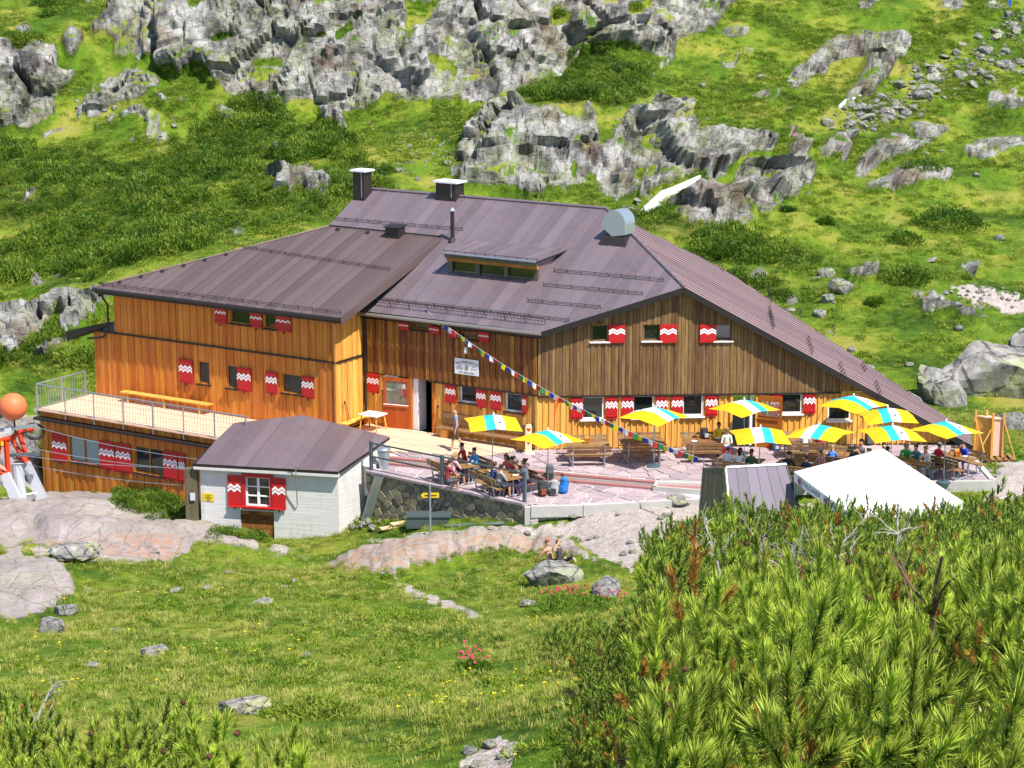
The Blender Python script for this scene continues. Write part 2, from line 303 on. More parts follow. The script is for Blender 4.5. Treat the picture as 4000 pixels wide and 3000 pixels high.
for X in (-160, -90, -40, 0, 40, 90, 160):
    cp(X, 185, 21.0 + 0.004 * X); cp(X, 230, 40); cp(X, 320, 85)
for Y, z in ((60, 1), (85, -1), (110, 2), (140, 9), (160, 15)):
    for s in (-1, 1): cp(s * 95, Y, z + 3); cp(s * 160, Y, z + 9)
ctl = np.array(ctl); SOFT = 2.0
def _phi(dx, dy): return np.sqrt(dx * dx + dy * dy + SOFT * SOFT)
_n = len(ctl); _A = np.zeros((_n + 3, _n + 3)); _A[:_n, :_n] = _phi(ctl[:, None, 0] - ctl[None, :, 0], ctl[:, None, 1] - ctl[None, :, 1]) - 0.15 * np.eye(_n)
_A[:_n, _n] = 1; _A[:_n, _n + 1:] = ctl[:, :2] / 100; _A[_n, :_n] = 1; _A[_n + 1:, :_n] = (ctl[:, :2] / 100).T
_w = np.linalg.solve(_A, np.concatenate([ctl[:, 2], np.zeros(3)]))
def _hash(ix, iy, iz, k=0):
    h = (ix * 374761393 + iy * 668265263 + iz * 2147483647 + k * 1274126177) & 0xffffffff
    h = ((h ^ (h >> 13)) * 1274126177) & 0xffffffff; h = ((h ^ (h >> 16)) * 2246822519) & 0xffffffff
    return ((h ^ (h >> 13)) & 0xffffff) / float(0xffffff)
def vnoise(x, y, z=None, k=0):                        # smooth value noise, -1..1
    x = np.asarray(x, float); y = np.asarray(y, float); z = np.zeros_like(x) if z is None else np.asarray(z, float)
    i = [np.floor(a).astype(np.int64) for a in (x, y, z)]; f = [a - b for a, b in zip((x, y, z), i)]; f = [a * a * (3 - 2 * a) for a in f]; r = 0
    for a in (0, 1):
        for b in (0, 1):
            for c in (0, 1): r = r + _hash(i[0] + a, i[1] + b, i[2] + c, k) * (f[0] if a else 1 - f[0]) * (f[1] if b else 1 - f[1]) * (f[2] if c else 1 - f[2])
    return r * 2 - 1
def fbm(x, y, z=None, k=0, oct=4, g=0.5):
    s = 0; a = 1
    for o in range(oct): s = s + a * vnoise(x * 2 ** o, y * 2 ** o, None if z is None else z * 2 ** o, k + o); a *= g
    return s
HUT_FOOT = np.array([lw(-22.8, 5.6)[:2], lw(-8.3, 5.6)[:2], (-5.2, 81.4), (0.2, 76.8), (7, 77.8), (18.2, 79.6), (18.4, 85.4), (9, 95), lw(-14.5, -16)[:2], lw(-22.8, -8)[:2]])
def inside(x, y, poly):
    x = np.asarray(x); y = np.asarray(y); r = np.zeros(x.shape, bool); n = len(poly)
    for i in range(n):
        xa, ya = poly[i]; xb, yb = poly[(i + 1) % n]
        if ya == yb: continue
        r ^= ((ya > y) != (yb > y)) & (x < (xb - xa) * (y - ya) / (yb - ya) + xa)
    return r
def ground(x, y):
    x = np.atleast_1d(np.asarray(x, float)); y = np.atleast_1d(np.asarray(y, float)); out = np.empty(x.shape)
    xf, yf, of = x.ravel(), y.ravel(), out.reshape(-1)
    cx, cy, w32 = ctl[:, 0].astype(np.float32), ctl[:, 1].astype(np.float32), _w[:_n]
    for a in range(0, len(xf), 20000):
        b = slice(a, a + 20000); of[b] = _phi(xf[b, None].astype(np.float32) - cx, yf[b, None].astype(np.float32) - cy) @ w32 + _w[_n] + _w[_n + 1] * xf[b] / 100 + _w[_n + 2] * yf[b] / 100
    out = of.reshape(x.shape)
    ins = inside(x, y, HUT_FOOT)
    return np.where(ins, np.minimum(out, -0.45), out)
def gz(x, y): return float(ground(x, y)[0])
def hit(u, v, y0=5.0, y1=220.0):                      # where the line of sight through (u, v) first meets the ground
    d = ray(u, v); Y = np.linspace(y0, y1, 1600); t = Y / d[1]; P = CAMP + t[:, None] * d
    below = P[:, 2] < ground(P[:, 0], P[:, 1]); i = int(np.argmax(below))
    if not below.any(): i = len(Y) - 1
    return P[i]

# rock areas: outlines of bare rock on the slopes, carried onto the ground surface
ROCK = [
 [(-700, 90), (25, 95), (30, 130), (75, 100), (120, 95), (125, 125), (105, 150), (165, 150), (130, 190), (115, 210), (120, 235), (90, 255), (60, 275), (15, 285), (-700, 285)],
 [(145, 65), (185, 72), (180, 90), (165, 112), (148, 122), (140, 95)],
 [(200, 50), (230, 20), (300, -80), (1640, -80), (1590, 0), (1560, 30), (1530, 60), (1480, 90), (1425, 118), (1370, 117), (1340, 105), (1285, 110), (1260, 110), (1235, 135), (1195, 170), (1150, 185), (1106, 203), (1060, 222), (1010, 235), (990, 212), (960, 220), (930, 215), (900, 225), (870, 205), (830, 195), (820, 210), (775, 245), (735, 253), (710, 250), (680, 225), (620, 220), (545, 218), (500, 215), (470, 185), (450, 165), (420, 150), (390, 175), (385, 155), (345, 160), (330, 125), (300, 135), (285, 120), (250, 125), (250, 95), (235, 75), (205, 75)],
 [(155, 240), (180, 215), (200, 190), (235, 170), (270, 160), (340, 165), (345, 200), (320, 225), (290, 230), (250, 220), (215, 245)],
 [(340, 228), (360, 222), (367, 240), (352, 246)], [(390, 232), (420, 235), (415, 246), (392, 246)], [(455, 246), (480, 242), (516, 246), (515, 262), (475, 263)],
 [(205, 268), (240, 250), (305, 250), (340, 270), (375, 300), (370, 310), (310, 316), (320, 290), (300, 264), (260, 260), (215, 272)], [(85, 290), (150, 258), (148, 274), (100, 293)],
 [(570, 370), (640, 368), (690, 375), (716, 400), (705, 420), (668, 428), (650, 412), (600, 420), (575, 395)], [(45, 460), (60, 425), (82, 413), (76, 430), (56, 458)], [(583, 325), (605, 322), (603, 335), (585, 335)], [(300, 510), (360, 505), (365, 520), (310, 525)],
 [(965, 365), (1010, 290), (1050, 245), (1100, 208), (1118, 228), (1160, 240), (1200, 225), (1265, 225), (1282, 250), (1295, 280), (1300, 312), (1320, 300), (1345, 270), (1360, 240), (1400, 225), (1460, 225), (1482, 260), (1500, 290), (1480, 312), (1560, 290), (1605, 288), (1682, 295), (1675, 312), (1640, 332), (1610, 342), (1585, 372), (1530, 400), (1500, 390), (1430, 402), (1385, 432), (1375, 417), (1330, 427), (1300, 402), (1280, 372), (1250, 396), (1235, 412), (1200, 402), (1160, 430), (1106, 408), (1050, 410), (990, 412)],
 [(1440, 425), (1500, 408), (1560, 420), (1590, 380), (1640, 350), (1720, 343), (1757, 360), (1752, 390), (1722, 430), (1690, 442), (1650, 467), (1590, 492), (1550, 492), (1500, 480), (1440, 462)],
 [(1700, 165), (1745, 130), (1800, 90), (1850, 72), (1962, 74), (1967, 110), (1922, 150), (1900, 190), (1870, 217), (1820, 232), (1813, 225), (1840, 180), (1860, 142), (1830, 130), (1780, 150), (1715, 205)],
 [(1835, 380), (1850, 350), (1890, 310), (1950, 280), (1990, 268), (2040, 268), (2057, 285), (2000, 310), (1960, 342), (1900, 362), (1860, 377)],
 [(1840, 410), (1870, 398), (1905, 390), (1960, 370), (1965, 388), (2050, 393), (2073, 400), (1990, 412), (1910, 416)],
 [(1540, 75), (1560, 62), (1615, 58), (1612, 76), (1570, 88)], [(1850, 10), (1900, -10), (1900, 12), (1862, 30)], [(1420, 130), (1460, 105), (1455, 125), (1425, 143)],
 [(1960, 642), (2010, 640), (2060, 660), (2132, 690), (2060, 682), (1990, 680), (1985, 660)], [(1590, 585), (1650, 588), (1664, 615), (1620, 612)], [(1690, 640), (1715, 630), (1722, 642), (1700, 650)],
 [(-700, 690), (60, 665), (115, 640), (180, 625), (170, 650), (115, 680), (100, 700), (60, 735), (20, 780), (-700, 790)], [(125, 722), (135, 672), (220, 636), (240, 642), (240, 665), (180, 700)], [(60, 780), (100, 745), (160, 720), (150, 740), (95, 775)],
 [(1700, 175), (1730, 150), (1790, 140), (1780, 165), (1740, 185), (1705, 205)], [(1620, 225), (1660, 205), (1702, 210), (1670, 236)], [(1760, 330), (1800, 300), (1852, 290), (1830, 322), (1780, 347)], [(1690, 332), (1720, 300), (1752, 310), (1730, 347)], [(2060, 332), (2120, 300), (2230, 290), (2230, 312), (2130, 332)], [(1560, 152), (1600, 120), (1642, 110), (1612, 142), (1580, 166)],
 [(-700, 900), (30, 885), (90, 870), (92, 1000), (90, 1060), (-700, 1060)],
 [(-700, 1105), (60, 1090), (110, 1084), (250, 1080), (330, 1083), (400, 1108), (470, 1150), (560, 1188), (650, 1200), (692, 1212), (600, 1204), (520, 1188), (430, 1172), (405, 1200), (370, 1216), (330, 1220), (280, 1206), (200, 1202), (120, 1192), (60, 1188), (-700, 1195)],
 [(-700, 1225), (40, 1210), (100, 1220), (140, 1240), (166, 1280), (135, 1310), (90, 1330), (30, 1346), (-700, 1356)],
 [(690, 1230), (780, 1196), (860, 1178), (960, 1158), (1060, 1156), (1180, 1160), (1232, 1184), (1290, 1214), (1365, 1248), (1250, 1212), (1150, 1198), (1030, 1202), (930, 1227), (845, 1252), (760, 1238)],
]
BARE = [   # trodden gravel and dust
 [(836, 1248), (900, 1270), (1000, 1310), (1075, 1347), (1030, 1343), (960, 1314), (880, 1279)],
 [(1180, 1137), (1260, 1112), (1350, 1098), (1510, 1085), (1760, 1085), (1760, 1130), (1500, 1150), (1420, 1162), (1380, 1205), (1365, 1236), (1240, 1180), (1150, 1158), (1000, 1162), (830, 1180), (790, 1172), (1000, 1146), (1100, 1142)],
 [(2100, 1100), (2150, 1045), (2148, 985), (2230, 1000), (2500, 1010), (2500, 1075), (2170, 1070)], [(2035, 632), (2110, 630), (2230, 655), (2230, 672), (2180, 672), (2090, 657)],
 [(1000, 1640), (1080, 1590), (1130, 1600), (1100, 1659), (980, 1690)],
 [(0, 1190), (200, 1200), (400, 1200), (360, 1218), (180, 1215), (0, 1206)],
]
MOSS = [   # grass ledges inside the rock
 [(1350, 475), (1365, 445), (1400, 420), (1450, 398), (1520, 382), (1530, 392), (1480, 425), (1440, 450), (1410, 475)],
 [(1180, 30), (1200, 15), (1225, 40), (1215, 60), (1190, 55)], [(880, 0), (950, 0), (915, 60), (880, 75)], [(1340, 20), (1400, 0), (1420, 15), (1350, 45)], [(400, 10), (440, 0), (450, 30), (405, 45)], [(540, 130), (620, 135), (610, 150), (555, 148)],
 [(920, 125), (960, 130), (995, 155), (985, 165), (935, 145)], [(1280, 240), (1300, 235), (1345, 255), (1300, 315), (1285, 280)], [(1190, 225), (1270, 235), (1240, 262), (1215, 250)], [(330, 0), (430, -10), (420, 20), (350, 30)], [(455, 95), (500, 80), (520, 95), (470, 110)], [(720, 75), (760, 55), (770, 70), (730, 95)], [(1360, 380), (1390, 360), (1380, 400)], [(1230, 365), (1250, 350), (1245, 385)],
]
SHRUB = [  # knee-high mountain pine and alder
 [(-700, 330), (100, 318), (250, 322), (390, 320), (450, 275), (520, 222), (600, 226), (680, 258), (740, 290), (775, 345), (800, 378), (842, 378), (842, 425), (770, 420), (740, 470), (600, 482), (480, 505), (420, 545), (300, 575), (200, 615), (-700, 640)],
 [(380, 380), (500, 380), (500, 420), (400, 420)],
 [(1060, 242), (1110, 205), (1150, 188), (1260, 122), (1300, 112), (1390, 165), (1392, 212), (1340, 238), (1280, 226), (1180, 226), (1110, 232)],
 [(1340, 470), (1450, 466), (1560, 488), (1690, 538), (1764, 560), (1764, 584), (1640, 574), (1560, 578), (1460, 540)],
 [(1768, 572), (1830, 580), (1960, 588), (1992, 610), (2004, 632), (1930, 642), (1870, 606)],
 [(-700, 745), (0, 735), (60, 745), (110, 700), (170, 735), (200, 760), (200, 800), (130, 800), (0, 810), (-700, 815)],
 [(-20, 100), (60, 85), (100, 100), (60, 108), (0, 112)], [(85, 10), (150, 5), (165, 25), (100, 30)], [(1480, 545), (1560, 575), (1700, 600), (1700, 640), (1640, 650), (1560, 610)],
]
# outlines of the dwarf pine thickets
TH_R = np.array([(1250, 1900), (1235, 1560), (1285, 1470), (1250, 1430), (1190, 1385), (1150, 1335), (1200, 1305), (1330, 1290), (1395, 1290), (1368, 1240), (1375, 1190), (1425, 1150), (1480, 1125), (1560, 1092), (1700, 1096), (1800, 1112), (1950, 1108), (2060, 1088), (2120, 1075), (2250, 1080), (2900, 1085), (2900, 1900)], float)
TH_L = np.array([(-600, 1430), (0, 1425), (60, 1445), (110, 1490), (200, 1520), (300, 1505), (390, 1492), (425, 1500), (440, 1570), (560, 1600), (640, 1555), (685, 1570), (715, 1660), (720, 1900), (-600, 1900)], float)
# ------------------------------------------------------------------ ground mesh
def voronoi(P, k=0):
    c = np.floor(P).astype(np.int64); f1 = np.full(len(P), 9.0); f2 = f1.copy(); best = np.zeros((len(P), 3)); bid = np.zeros((len(P), 3))
    for a in (-1, 0, 1):
        for b in (-1, 0, 1):
            for d in (-1, 0, 1):
                n = c + (a, b, d); r = [_hash(n[:, 0], n[:, 1], n[:, 2], k + j) for j in range(3)]
                s = n + np.stack(r, 1); q = ((P - s) ** 2).sum(1); m = q < f1
                f2 = np.where(m, f1, np.minimum(f2, q)); f1 = np.where(m, q, f1); best[m] = s[m]; bid[m] = n[m]
    return np.sqrt(f1), np.sqrt(f2), best, bid.astype(np.int64)
def blocks(P, scale, amp, k, crev=0.5, aniso=(1.0, 1.0, 0.75), tilt=0.9, soft=0.22):
    th = 0.7; Q = np.stack([P[:, 0] * cos(th) + P[:, 2] * sin(th), P[:, 1], -P[:, 0] * sin(th) + P[:, 2] * cos(th)], 1) / (scale * np.array(aniso))
    Q = Q + 0.22 * np.stack([vnoise(P[:, 0] * 1.3 / scale, P[:, 1] * 1.3 / scale, P[:, 2] * 1.3 / scale, 40 + j) for j in range(3)], 1)
    f1, f2, s, i = voronoi(Q, k)
    h = _hash(i[:, 0], i[:, 1], i[:, 2], k + 7); t = np.stack([_hash(i[:, 0], i[:, 1], i[:, 2], k + 11 + j) - 0.5 for j in range(3)], 1)
    e = np.clip((f2 - f1) / soft, 0, 1); e = e * e * (3 - 2 * e)                       # rounded block edges, joints between
    return amp * ((0.25 + h + tilt * ((Q - s) * t).sum(1) * 1.6) * e - crev * np.exp(-(f2 - f1) / 0.1))
NC_IN, NR = 800, 920
kk = np.concatenate([np.linspace(-0.6, -0.262, 34, endpoint=False), np.linspace(-0.262, 0.262, NC_IN), np.linspace(0.262, 0.6, 35)[1:]])
kc = np.linspace(-0.62, 0.62, 90); Yd = np.concatenate([np.linspace(-25, 60, 500, endpoint=False), np.linspace(60, 175, 2200, endpoint=False), np.linspace(175, 320, 200)])
KX = kc[:, None] * np.maximum(Yd, 14)[None, :]; ZC = ground(KX, np.broadcast_to(Yd, KX.shape))
_, VC = proj(np.stack([KX, np.broadcast_to(Yd, KX.shape), ZC], -1)); VC = np.clip(VC, -400, 2200)
wY = np.where(Yd < 5, 0.6, np.where(Yd < 178, 2.6, 0.25))[None, 1:]
ds = np.sqrt(np.diff(VC, axis=1) ** 2 + (wY * np.diff(Yd)[None, :]) ** 2 + (1.5 * np.diff(ZC, axis=1)) ** 2)
cum = np.concatenate([np.zeros((len(kc), 1)), np.cumsum(ds, 1)], 1); cum /= cum[:, -1:]
ker = np.exp(-0.5 * (np.arange(-6, 7) / 2.5) ** 2); ker /= ker.sum()
tt = np.linspace(0, 1, NR); YR = np.stack([np.interp(tt, cum[i], Yd) for i in range(len(kc))])
YRp = np.pad(YR, ((6, 6), (0, 0)), mode='edge'); YR = sum(ker[j] * YRp[j:j + len(kc)] for j in range(13))
YG = np.stack([np.interp(kk, kc, YR[:, j]) for j in range(NR)], 1)
XG = kk[:, None] * np.maximum(YG, 14); ZG = ground(XG, YG); NC = len(kk)
P0 = np.stack([XG, YG, ZG], -1)
U, V = proj(P0)
jx = 7 * fbm(XG * 0.45, YG * 0.45, ZG * 0.9, 3, 4, 0.6) * np.clip(YG / 130, 0.5, 1.2); jy = 5 * fbm(XG * 0.45, YG * 0.45, ZG * 0.9, 9, 4, 0.6) * np.clip(YG / 130, 0.5, 1.2)
def paint(polys, j=1.0):
    m = np.zeros(U.shape, bool)
    for p in polys:
        p = np.array(p, float); bb = (U > p[:, 0].min() - 20) & (U < p[:, 0].max() + 20) & (V > p[:, 1].min() - 20) & (V < p[:, 1].max() + 20)
        if bb.any(): m[bb] |= inside(U[bb] + j * jx[bb], V[bb] + j * jy[bb], p)
    return m
def blur(a, n=1):
    a = a.astype(float)
    for _ in range(n):
        a = np.pad(a, 1, mode='edge'); a = (a[:-2, 1:-1] + a[2:, 1:-1] + 2 * a[1:-1, 1:-1]) / 4; a = np.pad(a, 1, mode='edge'); a = (a[1:-1, :-2] + a[1:-1, 2:] + 2 * a[1:-1, 1:-1])[:, :] / 4
        a = a[:XG.shape[0], :XG.shape[1]]
    return a
behind = YG > 93
rock_far = paint(ROCK[:34]) & behind; rock_near = paint(ROCK[33:], 0.6) & (YG < 93)
rock_far |= behind & (YG > 100) & (YG < 172) & (fbm(XG * 0.32, YG * 0.25, ZG * 0.8, 21, 4) > 0.88)
moss = paint(MOSS) & behind
rock_far &= ~moss
bare = paint(BARE, 1.5) & ~rock_far
shrub = paint(SHRUB) & behind & ~rock_far & (fbm(XG * 0.16, YG * 0.2, ZG * 0.3, 73, 4) > -0.32)
behind_top = (V < -30) & (YG > 120); rock_far |= behind_top & (fbm(XG * 0.12, YG * 0.1, None, 5) > -0.1)
gx = np.gradient(P0, axis=0); gy = np.gradient(P0, axis=1); NRM = np.cross(gx, gy); NRM /= np.linalg.norm(NRM, axis=-1, keepdims=True) + 1e-9; NRM *= np.sign(NRM[..., 2:3])
P = P0.copy(); P[..., 2] += 0.05 * fbm(XG * 0.9, YG * 0.9, None, 31, 4) * (YG < 95) + (0.22 * fbm(XG * 0.35, YG * 0.35, None, 33, 4) + 0.45 * np.maximum(fbm(XG * 0.17, YG * 0.2, None, 37, 2), -0.2)) * (YG > 101) * np.clip((YG - 101) / 6, 0, 1)
wf = blur(rock_far, 2); sel = wf > 0.02; S = P0[sel]
disp = blocks(S, 6.5, 1.5, 100, 0.06, (1.2, 1, 0.8), 1.2, 0.1) + blocks(S, 2.5, 0.5, 200, 0.12, (1.5, 1, 0.8), 1.2, 0.11) + blocks(S, 1.1, 0.2, 300, 0.45, (1.5, 1, 0.9), 1.2, 0.12) + 0.06 * fbm(S[:, 0] * 2.2, S[:, 1] * 2.2, S[:, 2] * 2.2, 50, 3) - 0.6
dirv = NRM[sel] * np.array([1, 1, 0.5]) + np.array([0.1, -0.6, 0]); dirv /= np.linalg.norm(dirv, axis=1, keepdims=True)
P[sel] += dirv * ((disp + 0.35) * wf[sel])[:, None]
wn_ = blur(rock_near, 3); sel = wn_ > 0.02; S = P0[sel]
disp = 0.22 + blocks(S, 4.5, 0.3, 400, 0.12, (2.2, 1, 0.8), 0.5) + blocks(S, 1.4, 0.05, 500, 0.3, (2.4, 0.8, 0.8)) + 0.10 * fbm(S[:, 0] * 0.7, S[:, 1] * 0.9, None, 51, 4)
P[sel] += NRM[sel] * (disp * wn_[sel])[:, None]
wb = blur(bare, 1) * (YG < 93)
P[..., 2] -= 0.03 * wb
idx = np.arange(NC * NR).reshape(NC, NR)
FG = np.stack([idx[:-1, :-1], idx[1:, :-1], idx[1:, 1:], idx[:-1, 1:]], -1).reshape(-1, 4)
red = np.clip(0.1 * paint([ROCK[34]], 0.6) + 0.9 * paint([[(690, 1235), (860, 1185), (1000, 1175), (1180, 1172), (1250, 1212), (1030, 1202), (930, 1227), (845, 1252)], [(90, 1180), (400, 1185), (380, 1215), (100, 1205)], [(1640, 265), (1720, 240), (1800, 260), (1700, 300)]]), 0, 1)
def ground_mat():
    t = NT('alpine_ground'); a = t.n('Attribute', attribute_name='mask'); sp = t.n('SeparateColor'); t.put(sp.inputs[0], a.outputs['Color']); rk, sh, br = sp.outputs; rd = a.outputs['Alpha']
    a2 = t.n('Attribute', attribute_name='tone'); s2 = t.n('SeparateColor'); t.put(s2.inputs[0], a2.outputs['Color']); dry, lush, lichen = s2.outputs; iron = a2.outputs['Alpha']
    a3 = t.n('Attribute', attribute_name='zone'); s3 = t.n('SeparateColor'); t.put(s3.inputs[0], a3.outputs['Color']); nearf, mossy, dark = s3.outputs; litter = a3.outputs['Alpha']
    p = t.pos(); n_s = t.noise(p, 2.6, 5, 0.68); n_f = t.noise(p, 13, 3, 0.7)
    g = t.ramp(t.math('ADD', t.math('MULTIPLY', n_s, 0.6), t.math('MULTIPLY', dry, 0.42)), [(0.28, rgb('30490d')), (0.44, rgb('57711a')), (0.56, rgb('788828')), (0.68, rgb('93903e')), (0.8, rgb('9e9454'))])
    g = t.mix(t.math('MULTIPLY', lush, 0.6), g, rgb('54781a')); g = t.mix(t.math('MULTIPLY', sh, 0.85), g, rgb('2a4010'))
    g = t.mix(t.ramp(n_f, [(0.25, 0.6), (0.5, 0)]), g, (0.02, 0.03, 0.008))
    r2 = t.noise(t.pos((1, 1, 1.7), (0.3, 0.6, 0.2)), 3.4, 6, 0.75)
    r = t.ramp(t.math('ADD', t.math('MULTIPLY', dark, 0.42), t.math('MULTIPLY', r2, 0.6)), [(0.30, rgb('514f4d')), (0.45, rgb('807e7a')), (0.57, rgb('a09e99')), (0.75, rgb('c0beba'))])
    r = t.mix(t.math('MULTIPLY', lichen, t.ramp(n_s, [(0.42, 0), (0.6, 0.7)])), r, rgb('8d9464')); r = t.mix(t.math('MULTIPLY', iron, 0.5), r, rgb('6e5540'))
    r = t.mix(t.math('MULTIPLY', nearf, 0.75), r, t.mix(r2, rgb('7d7271'), rgb('b8aca9')))
    r = t.mix(t.math('MULTIPLY', nearf, t.math('MULTIPLY', lichen, t.ramp(n_f, [(0.54, 0), (0.62, 0.8)]))), r, rgb('a9a878')); r = t.mix(t.math('MULTIPLY', nearf, t.ramp(n_f, [(0.3, 0.6), (0.42, 0)])), r, rgb('4f484a'))
    r = t.mix(t.math('MULTIPLY', rd, t.ramp(n_s, [(0.38, 0), (0.62, 0.7)])), r, rgb('a8795a'))
    cr = t.vor(t.pos((1, 0.7, 1.3), (0.5, 0.3, 0.6)), 0.8, 'DISTANCE_TO_EDGE')
    crk = t.ramp(t.math('ADD', cr, t.math('MULTIPLY', t.math('SUBTRACT', r2, 0.5), 0.16)), [(0.0, 0.0), (0.03, 1.0)])
    cs = t.math('SUBTRACT', 0.38, t.math('MULTIPLY', nearf, 0.28)); r = t.mix(cs, r, t.mix(crk, (0.2, 0.19, 0.17), (1, 1, 1)), 'MULTIPLY')
    b = t.ramp(t.math('ADD', t.math('MULTIPLY', n_f, 0.6), t.math('MULTIPLY', n_s, 0.4)), [(0.3, rgb('85776e')), (0.52, rgb('b2a7a1')), (0.72, rgb('d6cec9'))])
    rf = t.ramp(t.math('ADD', rk, t.math('MULTIPLY', t.math('SUBTRACT', n_s, 0.5), 0.9)), [(0.42, 0), (0.58, 1)])
    nz = t.n('SeparateXYZ', i_0=t.n('NewGeometry').outputs['Normal']).outputs[2]
    rf = t.math('MULTIPLY', rf, t.math('SUBTRACT', 1.0, t.math('MULTIPLY', t.ramp(t.math('ADD', mossy, t.math('MULTIPLY', t.math('SUBTRACT', n_s, 0.5), 0.5)), [(0.45, 0), (0.6, 1)]), t.ramp(nz, [(0.5, 0), (0.75, 1)]))))
    g = t.mix(litter, g, t.mix(n_s, rgb('241a0e'), rgb('4a3a22')))  # dark litter colour also stands in for shade in the pine gaps
    bf = t.ramp(t.math('ADD', br, t.math('MULTIPLY', t.math('SUBTRACT', n_s, 0.5), 1.3)), [(0.4, 0), (0.62, 1)])
    c = t.mix(bf, g, b); c = t.mix(rf, c, r)
    h = t.math('ADD', t.math('MULTIPLY', n_f, 0.5), n_s); h2 = t.math('ADD', t.math('MULTIPLY', crk, cs), t.math('MULTIPLY', r2, t.math('SUBTRACT', 1.6, t.math('MULTIPLY', nearf, 1.1))))
    hx = t.n('Mix', data_type='FLOAT'); t.put(hx.inputs[0], rf); t.put(hx.inputs[2], h); t.put(hx.inputs[3], h2)
    return t.out(c, 0.9, 0, t.bump(hx.outputs[0], 0.9, 0.2), 0.15)
M['ground'] = ground_mat()
gm = npmesh('ground', P.reshape(-1, 3), FG, M['ground'])
fr_m = (blur(rock_far, 1) > 0.45); fr_f = (fr_m[:-1, :-1] & fr_m[1:, 1:]).reshape(-1); gm.polygons.foreach_set('use_smooth', ~fr_f)
ca = gm.color_attributes.new('mask', 'FLOAT_COLOR', 'POINT')
ca.data.foreach_set('color', np.stack([np.maximum(blur(rock_far, 1), blur(rock_near, 1)), blur(shrub, 2), blur(bare, 1), red], -1).astype(np.float32).ravel())
_lu, _lv = proj(P + np.array([0, 0, 0.9])); LITTER_SHADE = (inside(_lu, _lv, TH_R) & (YG < 54)) | (inside(_lu, _lv, TH_L) & (YG < 19))      # brown needle litter, kept dark to paint shade between the pines
n01 = lambda a, lo, hi: np.clip((a - lo) / (hi - lo), 0, 1)
X_, Y_, Z_ = P[..., 0], P[..., 1], P[..., 2]
ca = gm.color_attributes.new('tone', 'FLOAT_COLOR', 'POINT')
ca.data.foreach_set('color', np.stack([n01(fbm(X_ * 0.3, Y_ * 0.3, Z_ * 0.3, 60, 5, 0.6), -0.9, 0.9), n01(fbm(X_ * 0.45, Y_ * 0.3, Z_ * 0.4, 61, 4), 0.05, 0.7), n01(fbm(X_ * 0.8, Y_ * 0.8, Z_ * 0.8, 62, 4), -0.25, 0.5), n01(fbm(X_ * 0.4, Y_ * 0.4, Z_ * 0.4, 63, 4), 0.45, 0.8)], -1).astype(np.float32).ravel())
ca = gm.color_attributes.new('zone', 'FLOAT_COLOR', 'POINT')
ca.data.foreach_set('color', np.stack([n01(-Y_, -100, -91), n01(fbm(X_ * 0.55, Y_ * 0.5, Z_ * 0.7, 64, 4), -0.2, 1.15) * (Y_ > 93), n01(fbm(X_ * 0.9, Y_ * 0.9, Z_ * 0.9, 65, 5, 0.65), -0.9, 0.9), blur(LITTER_SHADE, 2)], -1).astype(np.float32).ravel())
ground_o = link(D.objects.new('ground', gm)); tag(ground_o, 'grassy alpine slope with bare rock and cliffs round the hut', None, None, 'structure')
def gmesh_z(x, y):                                    # height of the finished ground mesh near (x, y)
    k = x / max(y, 14); i = int(np.clip(np.searchsorted(kk, k), 1, NC - 1)); i = i if abs(kk[i] - k) < abs(kk[i - 1] - k) else i - 1
    j = int(np.clip(np.searchsorted(YG[i], y), 1, NR - 1)); f = (y - YG[i, j - 1]) / max(1e-6, YG[i, j] - YG[i, j - 1]); f = min(1, max(0, f))
    return float(P[i, j - 1, 2] * (1 - f) + P[i, j, 2] * f)
# ------------------------------------------------------------------ walls, boards, windows
class Wall:
    def __init__(s, A, d, n): s.A = np.asarray(A, float); s.d = unit(d); s.n = unit(n)
    def pt(s, a, z, out=0): return s.A + s.d * a + UP * z + s.n * out
    def px(s, u, v, out=0): q = onpl(u, v, s.A + s.n * out, s.n); return float(np.dot(q - s.A, s.d)), float(q[2])
    def rect(s, zf, r, out=0):
        a, b = s.px(*zf(r[0], r[1]), out), s.px(*zf(r[2], r[3]), out); return (a[0], b[0], b[1], a[1])          # s0, s1, z0, z1
    def ax(s): return (s.d, -s.n, UP)
def cuts(s0, s1, z0, z1, holes):
    """The rectangle s0..s1 x z0..z1 without the holes, as rectangles."""
    xs = sorted({s0, s1} | {h[k] for h in holes for k in (0, 1) if s0 + 0.012 < h[k] < s1 - 0.012}); out = []
    for a, b in zip(xs[:-1], xs[1:]):
        m = (a + b) / 2; zs = [(z0, z1)]
        for h in holes:
            if h[0] < m < h[1]: zs = [p for lo, hi in zs for p in ((lo, min(hi, h[2])), (max(lo, h[3]), hi)) if p[1] - p[0] > 0.02]
        out += [(a, b, lo, hi) for lo, hi in zs]
    return out
